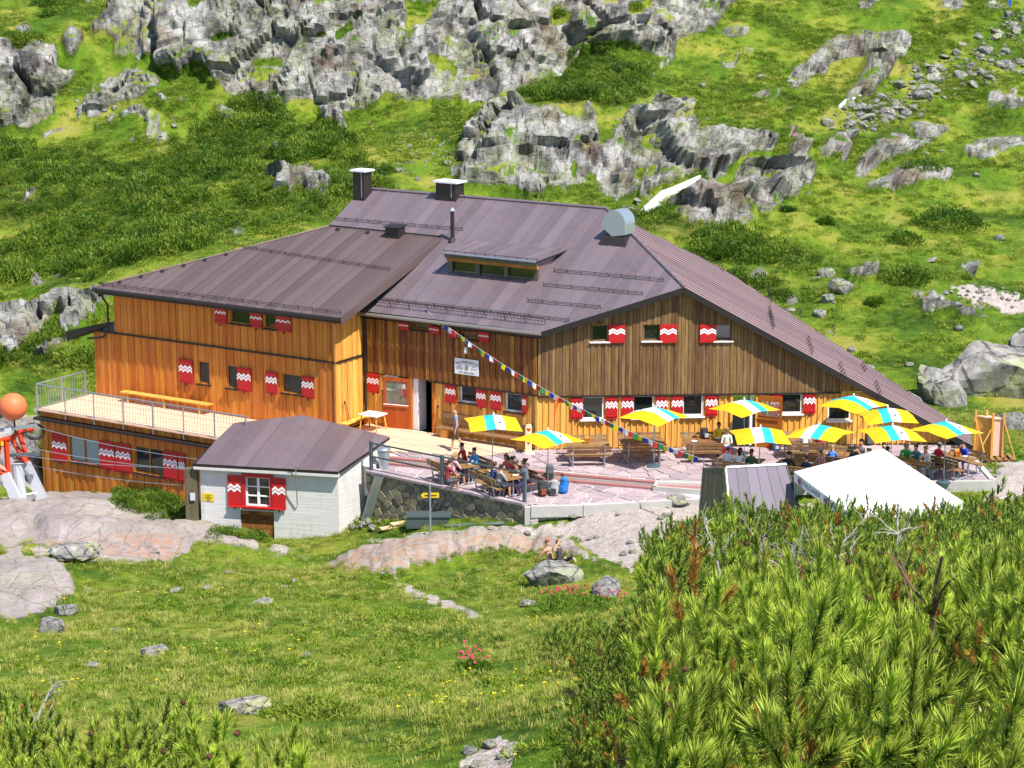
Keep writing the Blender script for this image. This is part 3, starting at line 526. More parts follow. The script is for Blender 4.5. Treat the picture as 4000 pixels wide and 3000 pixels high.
def board_wall(w, s0, s1, zlo, zhi, pitch, mat, parent, holes=(), style='alt', th=0.1, base=0.0, jit=0.012, batten_mat=None, bw=0.07):
    n = max(1, round((s1 - s0) / pitch)); st = (s1 - s0) / n; fz = zhi if callable(zhi) else (lambda a: zhi)
    for i in range(n):
        a, b = s0 + i * st, s0 + (i + 1) * st; off = base + (0.024 if (style == 'alt' and i % 2) else 0) + random.uniform(0, jit)
        g = 0.005
        for (pa, pb, lo, hi) in cuts(a, b, zlo, max(fz(a), fz(b)), holes):
            A_ = pa + (g if pa == a else 0); B_ = pb - (g if pb == b else 0)
            top = (max(fz(a), fz(b)) - hi) < 1e-6
            if not callable(zhi) or not top:
                slab('board', mat, w.pt((A_ + B_) / 2, (lo + hi) / 2, off - th / 2), (B_ - A_, th, hi - lo), w.ax(), parent)
            else:
                if min(fz(A_), fz(B_)) - lo < 0.03: continue
                MB().prism([w.pt(A_, lo, off), w.pt(B_, lo, off), w.pt(B_, fz(B_), off), w.pt(A_, fz(A_), off)], -w.n * th).build('board', mat, parent)
        if style == 'batten' and i:
            for (pa, pb, lo, hi) in cuts(a - bw / 2, a + bw / 2, zlo, fz(a), holes):
                if pb - pa > 0.02 and hi - lo > 0.05: slab('batten', batten_mat or mat, w.pt((pa + pb) / 2, (lo + hi) / 2, base + 0.03), (pb - pa, 0.035, hi - lo), w.ax(), parent)
def window(w, r, parent, fmat, sashes=1, sill='trim', fw=0.06, curtain=False, depth=0.07, label=None):
    s0, s1, z0, z1 = r; mb = MB()
    for (a, b, lo, hi) in ((s0, s0 + fw, z0, z1), (s1 - fw, s1, z0, z1), (s0 + fw, s1 - fw, z0, z0 + fw), (s0 + fw, s1 - fw, z1 - fw, z1)):
        mb.box(w.pt((a + b) / 2, (lo + hi) / 2, -depth + 0.02), (b - a, 0.07, hi - lo), w.ax())
    for k in range(1, sashes):
        m = s0 + (s1 - s0) * k / sashes; mb.box(w.pt(m, (z0 + z1) / 2, -depth + 0.022), (fw, 0.07, z1 - z0 - 2 * fw), w.ax())
    f = mb.build('window', fmat, parent)
    for k in range(sashes):
        a = s0 + (s1 - s0) * k / sashes + fw * 0.8; b = s0 + (s1 - s0) * (k + 1) / sashes - fw * 0.8
        MB().box(w.pt((a + b) / 2, (z0 + z1) / 2, -depth), (b - a, 0.01, z1 - z0 - 1.6 * fw), w.ax()).build('pane', M['glass'], f)
        if curtain:
            mb = MB(); N = 10
            P_ = [w.pt(a + (b - a) * i / N, 0, -depth + 0.014 + 0.008 * (i % 2)) for i in range(N + 1)]
            for i in range(N): mb.add([P_[i] + UP * (z0 + fw), P_[i + 1] + UP * (z0 + fw), P_[i + 1] + UP * (z1 - fw), P_[i] + UP * (z1 - fw)], [(0, 1, 2, 3)])
            mb.build('curtain', M['curtain'], f)
    MB().box(w.pt((s0 + s1) / 2, z0 - 0.03, 0.06), (s1 - s0 + 0.14, 0.2, 0.05), w.ax()).build('sill', M[sill], f)
    return f
def shutter(w, r, parent, bands=2, peaks=3, bar=True, t0=0.075):
    s0, s1, z0, z1 = r; W_, Hh = s1 - s0, z1 - z0; mb = MB().box(w.pt((s0 + s1) / 2, (z0 + z1) / 2, t0), (W_, 0.035, Hh), w.ax())
    f = t0 + 0.018
    if bar:
        for fz in (0.13, 0.87): mb.box(w.pt((s0 + s1) / 2, z0 + Hh * fz, f + 0.012), (W_ * 0.8, 0.024, 0.06), w.ax())
    for k in (0.1, 0.9): mb.box(w.pt((s0 + s1) / 2, z0 + Hh * k, f), (W_ + 0.06, 0.012, 0.028), w.ax())
    sh = mb.build('shutter', M['red'], parent)
    ph = 0.115 * min(1.0, Hh / 1.0); bt = 0.1 * min(1.0, Hh / 1.0); zc = z0 + Hh * 0.56; mb = MB(); n = peaks * 2
    for b in range(bands):
        zb = zc + (b - (bands - 1) / 2) * bt * 1.42
        for i in range(n):
            a0, a1 = s0 + W_ * i / n, s0 + W_ * (i + 1) / n; u0, u1 = (0, ph) if i % 2 == 0 else (ph, 0)
            mb.add([w.pt(a0, zb + u0 - bt / 2, f + 0.004), w.pt(a1, zb + u1 - bt / 2, f + 0.004), w.pt(a1, zb + u1 + bt / 2, f + 0.004), w.pt(a0, zb + u0 + bt / 2, f + 0.004)], [(0, 1, 2, 3)])
    mb.build('zigzag_band', M['white'], sh)
    MB().box(w.pt((s0 + s1) / 2, z0 - 0.04, t0 + 0.02), (0.04, 0.05, 0.09), w.ax()).build('shutter_catch', M['trim'], sh)
    return sh
M['curtain'] = simple('pale_curtain', (0.32, 0.38, 0.36), 0.9)

# ------------------------------------------------------------------ roofs
def clip_poly(poly, nrm, d):                          # keep nrm.x >= d  (2D)
    out = []
    for i in range(len(poly)):
        p, q = poly[i], poly[(i + 1) % len(poly)]; a, b = p[0] * nrm[0] + p[1] * nrm[1] - d, q[0] * nrm[0] + q[1] * nrm[1] - d
        if a >= 0: out.append(p)
        if (a >= 0) != (b >= 0): f = a / (a - b); out.append((p[0] + (q[0] - p[0]) * f, p[1] + (q[1] - p[1]) * f))
    return out
def sheet_roof(pts, along, parent, pitch, mat, rib=0.035, thick=0.16, underm=None, ribw=0.03, phase=0.0, ribm=None):
    """Panels of sheet metal between standing seams; seams run across `along` up the slope."""
    P_ = [np.asarray(p, float) for p in pts]; n = np.cross(P_[1] - P_[0], P_[2] - P_[0]); n = unit(n) * np.sign(n[2]); X = unit(np.asarray(along) - n * np.dot(along, n)); Y = np.cross(n, X); O = P_[0]
    q = [(np.dot(p - O, X), np.dot(p - O, Y)) for p in P_]; to = lambda a, b, h=0: O + X * a + Y * b + n * h
    a0, a1 = min(p[0] for p in q), max(p[0] for p in q)
    body = MB().prism([p - n * 0.012 for p in P_], -n * thick).build('roof_deck', underm or M['roof_dark'], parent)
    k = math.floor(a0 / pitch); edges = []
    while True:
        lo = (k + phase) * pitch; hi = lo + pitch; k += 1
        if lo > a1: break
        c = clip_poly(clip_poly(q, (1, 0), lo + 0.004), (-1, 0), -(hi - 0.004))
        if len(c) < 3: continue
        j = random.uniform(0, 0.006); MB().prism([to(a, b, j) for a, b in c], n * 0.008).build('roof_panel', mat, parent)
        c2 = clip_poly(clip_poly(q, (1, 0), hi - ribw / 2), (-1, 0), -(hi + ribw / 2))
        if len(c2) >= 3:
            bl, bh = min(p[1] for p in c2), max(p[1] for p in c2)
            MB().box(to(hi, (bl + bh) / 2, rib / 2), (ribw, bh - bl, rib), (X, Y, n)).build('roof_seam', ribm or mat, parent)
    return n, X, Y, to
hut = empty('alpine_hut', C0, 0, 'large timber mountain hut with purple-brown metal roof and bleached board gable', 'building')
annex = empty('timber_annex', lw(-15, 2), 0, 'orange larch wing with brown metal roof and sun deck joined to the hut', 'building')
W1 = Wall(C0, E1, N1); W2 = Wall(C0, GD, GN); W3 = Wall(C0 + N1 * 2.0, E1, N1); W4 = Wall(lw(-8.6, 0), N1, E1); W5 = Wall(C0 + N1 * 5.4, E1, N1)
RK = C0 + GN * 0.45
rA = onpl(1478, 622, RK, GN); rE0 = onpl(1170, 718, RK, GN); rE2 = onpl(2100, 964, RK, GN)
nM = np.cross(E1, rA - rE0); nM = unit(nM) * np.sign(nM[2])
def onM(s, out): p = lw(s, out); p[2] = rE0[2] - (nM[0] * (p[0] - rE0[0]) + nM[1] * (p[1] - rE0[1])) / nM[2]; return p
eo = float(np.dot(rE0 - C0, N1)); mQ = onpl(1310, 452, rE0, nM); so, oo = float(np.dot(mQ - C0, E1)), float(np.dot(mQ - C0, N1))
mRL = onM(-13.72, oo)
sheet_roof([onM(-8.5, eo), rE0, rA, mQ, mRL, onM(-13.72, -4.1)], E1, hut, 0.53, M['roof'])
nR = np.cross(rE2 - rA, mQ - rA); nR = unit(nR) * np.sign(nR[2])
rb = [onpl(2096, 936, rA, nR), onpl(1800, 740, rA, nR), onpl(1560, 580, rA, nR), onpl(1365, 484, rA, nR)]
sheet_roof([rA, rE2] + rb + [mQ], -GN + 0.0, hut, 0.42, M['roof_sheen'], rib=0.045, ribw=0.04, ribm=M['roof'])
bk = lw(-13.72, -15.0, 4.9); bk2 = lw(so + 0.8, -14.2, 4.9)
sheet_roof([mQ, mRL, bk, bk2], E1, hut, 0.53, M['roof'])
MB().prism([mQ - UP * 0.05, bk2 - UP * 0.05, np.array([*rb[1][:2], 0]), np.array([*rb[2][:2], 2.0]), rb[2] - UP * 0.05, rb[3] - UP * 0.05], np.array([0.02, 0.1, 0])).build('back_wall', M['larch_dark'], hut)
MB().prism([np.array([*bk[:2], -0.8]), np.array([*bk2[:2], -0.8]), bk2, bk], N1 * 0.1).build('back_wall', M['larch_dark'], hut)
MB().prism([lw(-13.5, -15, -0.8), bk - UP * 0.2 + E1 * 0.2, mRL - UP * 0.2 + E1 * 0.2, onM(-13.5, -3.2) - UP * 0.2, lw(-13.5, -3.2, -0.8)], E1 * 0.1).build('side_wall', M['larch_dark'], hut)
# ridge caps, rake trim, gutters
def bar(p, q, r, name, mat, parent, n=6): return MB().tube([p, q], r, n).build(name, mat, parent)
bar(mRL + UP * 0.05, mQ + UP * 0.05, 0.07, 'ridge_cap', M['roof'], hut); bar(mQ + UP * 0.04, rA + UP * 0.05, 0.06, 'ridge_cap', M['roof'], hut)
for a, b in ((rE0, rA), (rA, rE2)):
    d = unit(b - a); MB().box((a + b) / 2 - UP * 0.1 + GN * 0.012, (np.linalg.norm(b - a), 0.05, 0.24), (d, GN, np.cross(d, GN))).build('rake_board', M['trim'], hut)
g0, g1 = onM(-8.55, eo + 0.1) - UP * 0.05, rE0 + N1 * 0.1 - UP * 0.05
bar(g0, g1, 0.075, 'gutter', M['brass'], hut, 8)
MB().box((g0 + g1) / 2 - N1 * 0.14 - UP * 0.08, (np.linalg.norm(g1 - g0), 0.04, 0.2), (E1, N1, UP)).build('fascia', M['trim'], hut)
# annex roof
L0 = onpl(735, 687, lw(0, 2.45), N1); tL = radians(19.6); nL = N1 * sin(tL) + UP * cos(tL)
def onL(s, out): p = lw(s, out); p[2] = L0[2] + (2.45 - out) * tan(tL); return p
lE0, lE1, lT1, lT0 = onL(-21.45, 2.45), onL(-7.97, 2.45), onL(-7.5, -4.45), onL(-13.62, -4.5)
sheet_roof([lE0, lE1, lT1, lT0], E1, annex, 0.5, M['roof_new'], thick=0.2)
MB().box((lE1 + lT1) / 2 - UP * 0.13 + E1 * 0.02, (np.linalg.norm(lT1 - lE1), 0.05, 0.34), (unit(lT1 - lE1), E1, np.cross(unit(lT1 - lE1), E1))).build('rake_board', M['roof_new'], annex)
hb = lw(-21.2, -9.5, 4.9); sheet_roof([lE0, lT0, lw(-13.6, -9.5, 5.2), hb], -N1, annex, 0.5, M['roof_new'])
bar(lT0 + UP * 0.03, lE0 + UP * 0.03, 0.05, 'hip_cap', M['roof_new'], annex); bar(lT0 + UP * 0.06, lT1 + UP * 0.06, 0.035, 'ridge_cap', M['trim'], annex)
bar(lE0 + N1 * 0.09 - UP * 0.06, lE1 + N1 * 0.09 - UP * 0.06, 0.08, 'gutter', M['trim'], annex, 8)
MB().box((lE0 + lE1) / 2 - UP * 0.14 - N1 * 0.02, (13.4, 0.05, 0.2), (E1, N1, UP)).build('fascia', M['trim'], annex)
for i in range(9):
    f = 0.08 + i * 0.09; p = lE0 * (1 - f) + lT0 * f + E1 * 0.35 if i < 6 else lT0 + (lT1 - lT0) * ((i - 5.6) * 0.27) + (lE0 - lT0) * 0 + N1 * 0.3 - UP * 0.1
    MB().add([p + E1 * 0.12 + UP * 0.03, p - E1 * 0.12 + UP * 0.03, p + UP * 0.15 + N1 * 0.02, p - N1 * 0.22 + UP * 0.11, p + N1 * 0.06 + UP * 0.0], [(0, 2, 4), (4, 2, 1), (0, 3, 2), (1, 2, 3), (0, 4, 1, 3)]).build('roof_vent', M['trim'], annex)
def snow_fence(a, b, nrm, parent, h=0.14, rails=2, posts=0.9, ladder=False, mat=None):
    mb = MB(); d = b - a; Ln = np.linalg.norm(d); d = d / Ln; mat = mat or M['trim']
    for k in range(rails): mb.tube([a + nrm * h * (k + 1) / rails, b + nrm * h * (k + 1) / rails], 0.011, 4)
    m = max(2, int(Ln / posts))
    for i in range(m + 1): p = a + d * Ln * i / m; mb.tube([p, p + nrm * (h + 0.03)], 0.014, 4)
    if ladder:
        m = int(Ln / 0.16)
        for i in range(m + 1): p = a + d * Ln * i / m; mb.tube([p + nrm * 0.03, p + nrm * h], 0.008, 3)
    return mb.build('snow_guard', mat, parent)
snow_fence(onL(-21.3, 2.2), onL(-8.1, 2.2), nL, annex, 0.16, 2, 0.7); snow_fence(onpl(*z2(-280, 200) if False else (495, 532), L0, nL), onpl(842, 600 - 15, L0, nL), nL, annex, 0.14, 2, 0.8)
snow_fence(onM(-8.2, eo - 0.45), onM(0.3, eo - 0.45), nM, hut, 0.32, 2, 0.9, True); snow_fence(onM(-8.0, eo - 0.75), onM(1.2, eo - 0.75), nM, hut, 0.14, 2, 0.9)
def onMp(zf, x, y): return onpl(*zf(x, y), rE0, nM)
for a, b in (((1475, 785), (2200, 850)), ((1405, 880), (2060, 940)), ((1300, 985), (1780, 1030)), ((10, 440), (865, 512))): snow_fence(onMp(z3, *a), onMp(z3, *b), nM, hut, 0.15, 2, 0.6)
sd = unit(rE2 - rA)
for (u0, v0, u1, v1) in ((1656, 629, 1664, 655), (1660, 679, 1668, 712), (1552, 576, 1560, 588), (1658, 668, 1668, 712), (1722, 672, 1728, 690), (1742, 735, 1752, 766), (1795, 710, 1799, 725), (1810, 790, 1822, 821), (1860, 790, 1866, 805), (1888, 830, 1899, 860)):
    snow_fence(onpl(u0, v0, rA, nR), onpl(u1, v1, rA, nR), nR, hut, 0.2, 2, 0.5)
# ------------------------------------------------------------------ annex walls
def rects(w, zf, L, out=0): return [w.rect(zf, r, out) for r in L]
wa = rects(W3, z2, [(520, 218, 690, 352), (795, 245, 895, 385)]); wc = rects(W3, z2, [(255, 635, 355, 835), (490, 668, 582, 868), (940, 735, 1108, 918)])
board_wall(W3, -20.75, -8.6, 3.06, 4.95, 0.2, M['larch'], annex, wa); board_wall(W3, -22.0, -8.6, 0.0, 2.98, 0.2, M['larch'], annex, wc)
for r in wa + wc: window(W3, r, annex, M['frame'])
for r, b in zip(rects(W3, z2, [(400, 185, 495, 345), (685, 235, 785, 380), (895, 260, 1017, 410)]), (1, 1, 1)): shutter(W3, r, annex, 1, 3)
for r in rects(W3, z2, [(110, 620, 222, 830), (580, 688, 695, 895), (812, 720, 908, 912), (1105, 758, 1205, 950)]): shutter(W3, r, annex, 2, 3)
board_wall(W4, 0.0, 2.0, 3.06, lambda o: float(onL(-8.6, o)[2]) - 0.24, 0.2, M['larch_new'], annex); board_wall(W4, 0.0, 2.0, 0.05, 2.98, 0.2, M['larch_new'], annex)  # paler boards than the front: sun on this side put into colour
MB().box(W3.pt(-15.3, 3.02, 0.03), (13.5, 0.1, 0.07), W3.ax()).build('drip_strip', M['trim'], annex); MB().box(W4.pt(1.0, 3.02, 0.03), (2.1, 0.1, 0.07), W4.ax()).build('drip_strip', M['trim'], annex)
slab('corner_board', M['larch_new'], lw(-8.58, 2.02, 2.35), (0.09, 0.09, 4.65), (E1, -N1, UP), annex)
MB().prism([lw(-22, 2, -3.6), lw(-22, 2, 2.98), lw(-22, -8, 2.98), lw(-22, -8, -1.0)], E1 * 0.1).build('side_wall', M['larch'], annex)
MB().prism([lw(-20.75, 2, 2.98), lw(-20.75, 2, 4.95), lw(-20.75, -8, 5.0), lw(-20.75, -8, 2.98)], E1 * 0.1).build('side_wall', M['larch'], annex)
MB().prism([lw(-22, -8, -1.5), lw(-8, -8, -1.5), lw(-8, -8, 5), lw(-22, -8, 5)], N1 * 0.1).build('back_wall', M['larch'], annex)
MB().prism([lw(-22.1, 2.1, 3.0), lw(-20.6, 2.1, 3.0), lw(-20.6, -8, 3.3), lw(-22.1, -8, 3.3)], UP * 0.08).build('lean_to_roof', M['trim'], annex)
MB().prism([lw(-22.0, 2.15, 2.9), lw(-23.3, 2.4, 2.45), lw(-23.3, 2.4, 2.9), lw(-21.0, 2.15, 3.5), lw(-20.7, 2.15, 3.5)], -N1 * 0.25).build('eave_return', M['trim'], annex)
MB().tube([lw(-21.1, 2.35, 4.95), lw(-21.1, 2.3, 4.6), lw(-21.0, 2.12, 4.3), lw(-21.0, 2.12, 3.1), lw(-21.3, 2.2, 2.8), lw(-22.2, 2.2, 2.65)], 0.05, 8).build('downpipe', M['trim'], annex)
MB().tube([lw(-8.48, 0.28, 4.75), lw(-8.42, 0.12, 4.4), lw(-8.42, 0.12, 0.0)], 0.045, 8).build('downpipe', M['trim'], hut)
# lower storey under the sun deck
wl = rects(W5, z1, [(375, 965, 541, 1132), (727, 1018, 890, 1192)])
board_wall(W5, -22.2, -8.9, -4.2, -0.42, 0.21, M['larch'], annex, wl); board_wall(W5, -22.2, -8.9, -0.26, 0.0, 0.21, M['larch'], annex, (), 'alt', 0.06)
window(W5, wl[0], annex, M['frame'], 2, curtain=True); window(W5, wl[1], annex, M['frame'], 2)
for r in rects(W5, z1, [(285, 952, 370, 1118), (541, 990, 627, 1160), (629, 1003, 715, 1177), (886, 1045, 967, 1216), (969, 1060, 1008, 1226)]): shutter(W5, r, annex, 2, 3)
MB().box(W5.pt(-15.6, -0.34, 0.14), (13.5, 0.3, 0.1), W5.ax()).build('deck_gutter', M['trim'], annex)
MB().prism([lw(-22.2, 5.4, -4.2), lw(-22.2, 5.4, -0.05), lw(-22.2, 2, -0.05), lw(-22.2, 2, -3.6)], E1 * 0.1).build('side_wall', M['larch'], annex)
MB().prism([lw(-8.9, 5.4, -3), lw(-8.9, 5.4, -0.1), lw(-8.9, 2, -0.1), lw(-8.9, 2, -3)], E1 * 0.08).build('side_wall', M['larch'], annex)
n = 24
for i in range(n): slab('deck_plank', M['deck'], lw(-15.6, 2.05 + (i + 0.5) * 3.5 / n, 0.03 + random.uniform(-0.003, 0.003)), (13.4, 3.5 / n - 0.008, 0.05), (E1, N1, UP), annex)
MB().box(lw(-15.6, 3.7, -0.08), (13.2, 3.2, 0.12), (E1, N1, UP)).build('deck_base', M['trim'], annex)
# deck railing: posts, rails and every baluster
rail = empty('deck_railing', lw(-22.2, 5.5, 0), 0, 'galvanised steel railing with thin upright bars round the sun deck', 'railing')
rl = [(lw(-22.25, 2.4), lw(-22.25, 5.5)), (lw(-22.25, 5.5), lw(-10.6, 5.5))]
for a, b in rl:
    Ln = np.linalg.norm(b - a); bar(a + UP * 1.18, b + UP * 1.18, 0.028, 'handrail', M['zinc'], rail); bar(a + UP * 0.12, b + UP * 0.12, 0.018, 'bottom_rail', M['zinc'], rail)
    m = max(2, round(Ln / 1.66))
    for i in range(m + 1):
        if Ln < 5 and i == m: continue
        p = a + (b - a) * i / m; MB().box(p + UP * 0.48, (0.05, 0.05, 1.4), (E1, N1, UP)).build('post', M['zinc'], rail)
    m = int(Ln / 0.155); bal = MB().tube([(0, 0, 0.12), (0, 0, 1.17)], 0.009, 4).mesh('baluster', M['zinc'])
    for i in range(m): o = D.objects.new('baluster', bal); o.location = Vector(a + (b - a) * (i + 0.5) / m); link(o, rail)
bn = empty('wall_bench', lw(-17, 2.5), 0, 'long plain larch bench against the orange wall on the sun deck', 'bench')
MB().box(lw(-17.6, 2.35, 0.5), (5.0, 0.4, 0.05), (E1, N1, UP)).build('seat', M['larch_new'], bn)
for s in (-19.7, -17.6, -15.6): MB().box(lw(s, 2.35, 0.26), (0.06, 0.34, 0.45), (E1, N1, UP)).build('leg', M['larch_new'], bn)

# ------------------------------------------------------------------ hut walls
def rake_z(a):                                       # underside of the roof over the gable wall
    p = W2.pt(a, 0)
    zm = rE0[2] - (nM[0] * (p[0] - rE0[0]) + nM[1] * (p[1] - rE0[1])) / nM[2]; zr = rA[2] - (nR[0] * (p[0] - rA[0]) + nR[1] * (p[1] - rA[1])) / nR[2]
    return float(min(zm, zr)) - 0.2
gu = rects(W2, z7, [(12, 738, 98, 822), (275, 737, 362, 818), (641, 735, 724, 818)])
gl = rects(W2, z5, [(490, 328, 680, 522), (930, 320, 1112, 508), (1362, 312, 1537, 494)]) + rects(W2, z6, [(375, 262, 540, 412), (738, 318, 905, 462)])
gd = W2.rect(z5, (1785, 300, 1992, 782)); gd = (gd[0], gd[1], -0.05, 2.2)
board_wall(W2, 0.03, 13.6, 2.26, rake_z, 0.142, M['larch_grey'], hut, gu, 'alt', 0.1, 0.05)
board_wall(W2, 0.03, 17.0, 0.02, lambda a: min(2.2, rake_z(a)), 0.24, M['larch_new'], hut, gl + [gd], 'batten', 0.1)
MB().box(W2.pt(6.2, 2.23, 0.06), (12.4, 0.16, 0.05), W2.ax()).build('drip_strip', M['trim'], hut)
MB().box(W2.pt(8.5, -0.06, -0.03), (17, 0.1, 0.22), W2.ax()).build('plinth', M['trim'], hut)
for r in gu: window(W2, r, hut, M['larch_grey'], 1, 'white')
for r in gl: window(W2, r, hut, M['white'], 1, 'white')
for r in rects(W2, z7, [(100, 735, 181, 828), (360, 735, 443, 828), (563, 735, 643, 826)]): shutter(W2, r, hut, 2, 2, False, 0.13)
for r in rects(W2, z5, [(395, 335, 497, 520), (696, 323, 796, 518), (833, 320, 934, 513), (1131, 315, 1229, 508), (1266, 312, 1364, 504), (1560, 306, 1658, 495)]) + rects(W2, z6, [(305, 258, 389, 418), (554, 254, 639, 412)]): shutter(W2, r, hut, 2, 3)
wu = rects(W1, z3, [(530, 1122, 650, 1178), (850, 1183, 980, 1238)]); wlw = rects(W1, z4, [(335, 140, 452, 285), (990, 230, 1140, 392), (1385, 287, 1535, 470)])
dr = W1.rect(z4, (566, 172, 765, 655)); dr = (dr[0], dr[1], -0.05, dr[3])
board_wall(W1, -8.5, 0.0, 2.3, 4.62, 0.15, M['larch_dark'], hut, wu + [dr], 'alt', 0.1, 0.05); board_wall(W1, -8.5, 0.0, 0.02, 2.24, 0.22, M['larch_new'], hut, wlw + [dr], 'alt', 0.1)
MB().box(W1.pt(-2.6, 2.27, 0.06), (5.2, 0.16, 0.05), W1.ax()).build('drip_strip', M['trim'], hut); MB().box(W1.pt(-4.2, -0.06, -0.03), (8.5, 0.1, 0.22), W1.ax()).build('plinth', M['trim'], hut)
slab('corner_board', M['larch_new'], C0 + UP * 1.12 + N1 * 0.02 + GN * 0.02, (0.1, 0.1, 2.2), (E1, -N1, UP), hut)
for r in wu: window(W1, r, hut, M['frame'], 1)
for r in wlw: window(W1, r, hut, M['white'], 1)
for r in rects(W1, z3, [(450, 1115, 515, 1174), (650, 1142, 717, 1200), (778, 1168, 848, 1227), (980, 1178, 1048, 1255)]): shutter(W1, r, hut, 1, 3, False, 0.13)
for r in rects(W1, z4, [(198, 120, 301, 300), (452, 175, 532, 330), (871, 214, 961, 388), (1140, 254, 1222, 426), (1262, 269, 1354, 446), (1536, 308, 1570, 480)]): shutter(W1, r, hut, 2, 3, False, 0.1)
# doors
MB().box(W1.pt(dr[0] + 0.16, dr[3] / 2, -0.35), (0.3, 0.6, dr[3]), W1.ax()).build('door_jamb', M['white'], hut)
for a in (dr[0], dr[1]): MB().box(W1.pt(a, dr[3] / 2, 0.02), (0.09, 0.14, dr[3] + 0.08), W1.ax()).build('door_frame', M['door'], hut)
def door_leaf(w, hinge, wd, ht, ang, glass=(0.45, 0.93), parent=None, bar_mat='white', mat='door'):
    d = w.d * cos(ang) + w.n * sin(ang); nn = np.cross(d, UP); O = w.pt(hinge, 0.03, 0.06); q = lambda a, z, o=0: O + d * a + UP * z + nn * o; mb = MB()
    zg0, zg1 = ht * glass[0], ht * glass[1]
    for (a, b, lo, hi) in ((0, 0.13, 0, ht), (wd - 0.13, wd, 0, ht), (0.13, wd - 0.13, 0, zg0), (0.13, wd - 0.13, zg1, ht)): mb.box(q((a + b) / 2, (lo + hi) / 2), (b - a, 0.05, hi - lo), (d, nn, UP))
    leaf = mb.build('door', M[mat], parent)
    MB().box(q(wd / 2, (zg0 + zg1) / 2), (wd - 0.24, 0.012, zg1 - zg0), (d, nn, UP)).build('pane', M['glass_clear'], leaf)
    for sg in (-1, 1): MB().tube([q(0.06, zg0 - 0.04, sg * 0.08), q(wd - 0.06, zg0 - 0.04, sg * 0.08)], 0.02, 6).build('push_bar', M[bar_mat], leaf)
    return leaf
def clear_glass():
    t = NT('clear_door_glass'); t.b.inputs['Alpha'].default_value = 0.35; return t.out((0.25, 0.3, 0.25), 0.05, 0, None, 0.8)
M['glass_clear'] = clear_glass()
door_leaf(W1, dr[0] - 0.02, 1.25, dr[3] - 0.06, pi - radians(10), (0.5, 0.93), hut)
door_leaf(W2, gd[1] + 0.02, 1.05, gd[3] - 0.06, radians(28), (0.62, 0.9), hut, 'trim')
for a in (gd[0], gd[1]): MB().box(W2.pt(a, gd[3] / 2, 0.02), (0.1, 0.14, gd[3]), W2.ax()).build('door_frame', M['larch_new'], hut)
MB().box(W2.pt(gd[1] - 0.2, 1.1, -0.3), (0.12, 0.5, 2.2), W2.ax()).build('door_jamb', M['white'], hut)
MB().box(lw(-5.5, -4, -0.08), (8, 8, 0.06), (E1, N1, UP)).build('floor', M['trim'], hut); MB().box(W2.pt(9, -0.08, -3), (12, 6, 0.06), W2.ax()).build('floor', M['trim'], hut)
# ------------------------------------------------------------------ on the roof: chimneys, vents, dormer (all fixed to it)
def chimney(c, sx, sy, h, cap):
    mb = MB().box(c + UP * (h / 2 - 0.3), (sx, sy, h + 0.6), (E1, N1, UP)); o = mb.build('chimney', M['roof_dark'], hut)
    MB().box(c + UP * (h + 0.05), (sx + 0.2, sy + 0.2, 0.08), (E1, N1, UP)).build('chimney_cap', M['white'], o)
    MB().box(c + UP * (h / 2) + N1 * (sy / 2 + 0.02) + E1 * sx * 0.3, (0.03, 0.03, h), (E1, N1, UP)).build('lightning_rod', M['zinc'], o)
c = onM(-13.35, oo + 0.5); chimney(np.array([c[0], c[1], c[2]]), 0.62, 0.62, 1.15, 0.1)
c = onpl(972, 424, rE0, nM); chimney(c, 1.05, 0.7, 0.62, 0.1)
c = onMp(z3, 795, 578); o = MB().tube([c - UP * 0.1, c + UP * 1.25], 0.085, 10).build('flue_pipe', M['roof_dark'], hut); MB().lathe([(0.02, 0.16), (0.13, 0.05), (0.13, 0.0)], 10, c + UP * 1.28).build('rain_cap', M['zinc'], o); MB().lathe([(0.22, -0.05), (0.09, 0.12)], 10, c).build('flashing', M['roof_dark'], o)
c = onpl(*z3(388, 570), L0, nL); o = MB().box(c + UP * 0.22 - N1 * 0.3, (0.72, 0.5, 0.62), (E1, N1, UP)).build('vent_box', M['roof_dark'], annex)
MB().prism([c + UP * 0.5 - E1 * 0.42 + N1 * 0.02, c + UP * 0.5 + E1 * 0.42 + N1 * 0.02, c + UP * 0.56 + E1 * 0.42 - N1 * 0.62, c + UP * 0.56 - E1 * 0.42 - N1 * 0.62], UP * 0.04).build('vent_lid', M['trim'], o)
# big curved extract hood
c = onMp(z3, 1862, 600); X = E1; Yd_ = N1; o = MB().prism([c - X * 0.75 + Yd_ * 0.25 - UP * 0.22, c + X * 0.75 + Yd_ * 0.25 - UP * 0.22, c + X * 0.45 - Yd_ * 0.1 + UP * 0.36, c - X * 0.45 - Yd_ * 0.1 + UP * 0.36], -Yd_ * 0.75).build('vent_curb', M['roof_dark'], hut)
hc = c + UP * 0.75 - Yd_ * 0.5; prof = []
for i in range(13): a = radians(180 - i * 15); prof.append((0.52 * cos(a), 0.55 * sin(a)))
prof = [(-0.62, -0.15), (-0.52, 0.12)] + prof[1:] + [(0.52, -0.45)]
mb = MB(); pa = [hc + X * x + UP * (z + 0.1) for x, z in prof]
for i in range(len(pa) - 1): mb.prism([pa[i] + Yd_ * 0.42, pa[i + 1] + Yd_ * 0.42, pa[i + 1] - Yd_ * 0.42, pa[i] - Yd_ * 0.42], unit(np.cross(pa[i + 1] - pa[i], Yd_)) * 0.02)
for sg in (-1, 1):
    q = [p + Yd_ * 0.42 * sg for p in pa] + [hc + X * -0.1 - UP * 0.45 + Yd_ * 0.42 * sg]; mb.prism(q, Yd_ * 0.02 * sg)
mb.build('vent_hood', M['hood'] if 'hood' in M else M['zinc'], o)
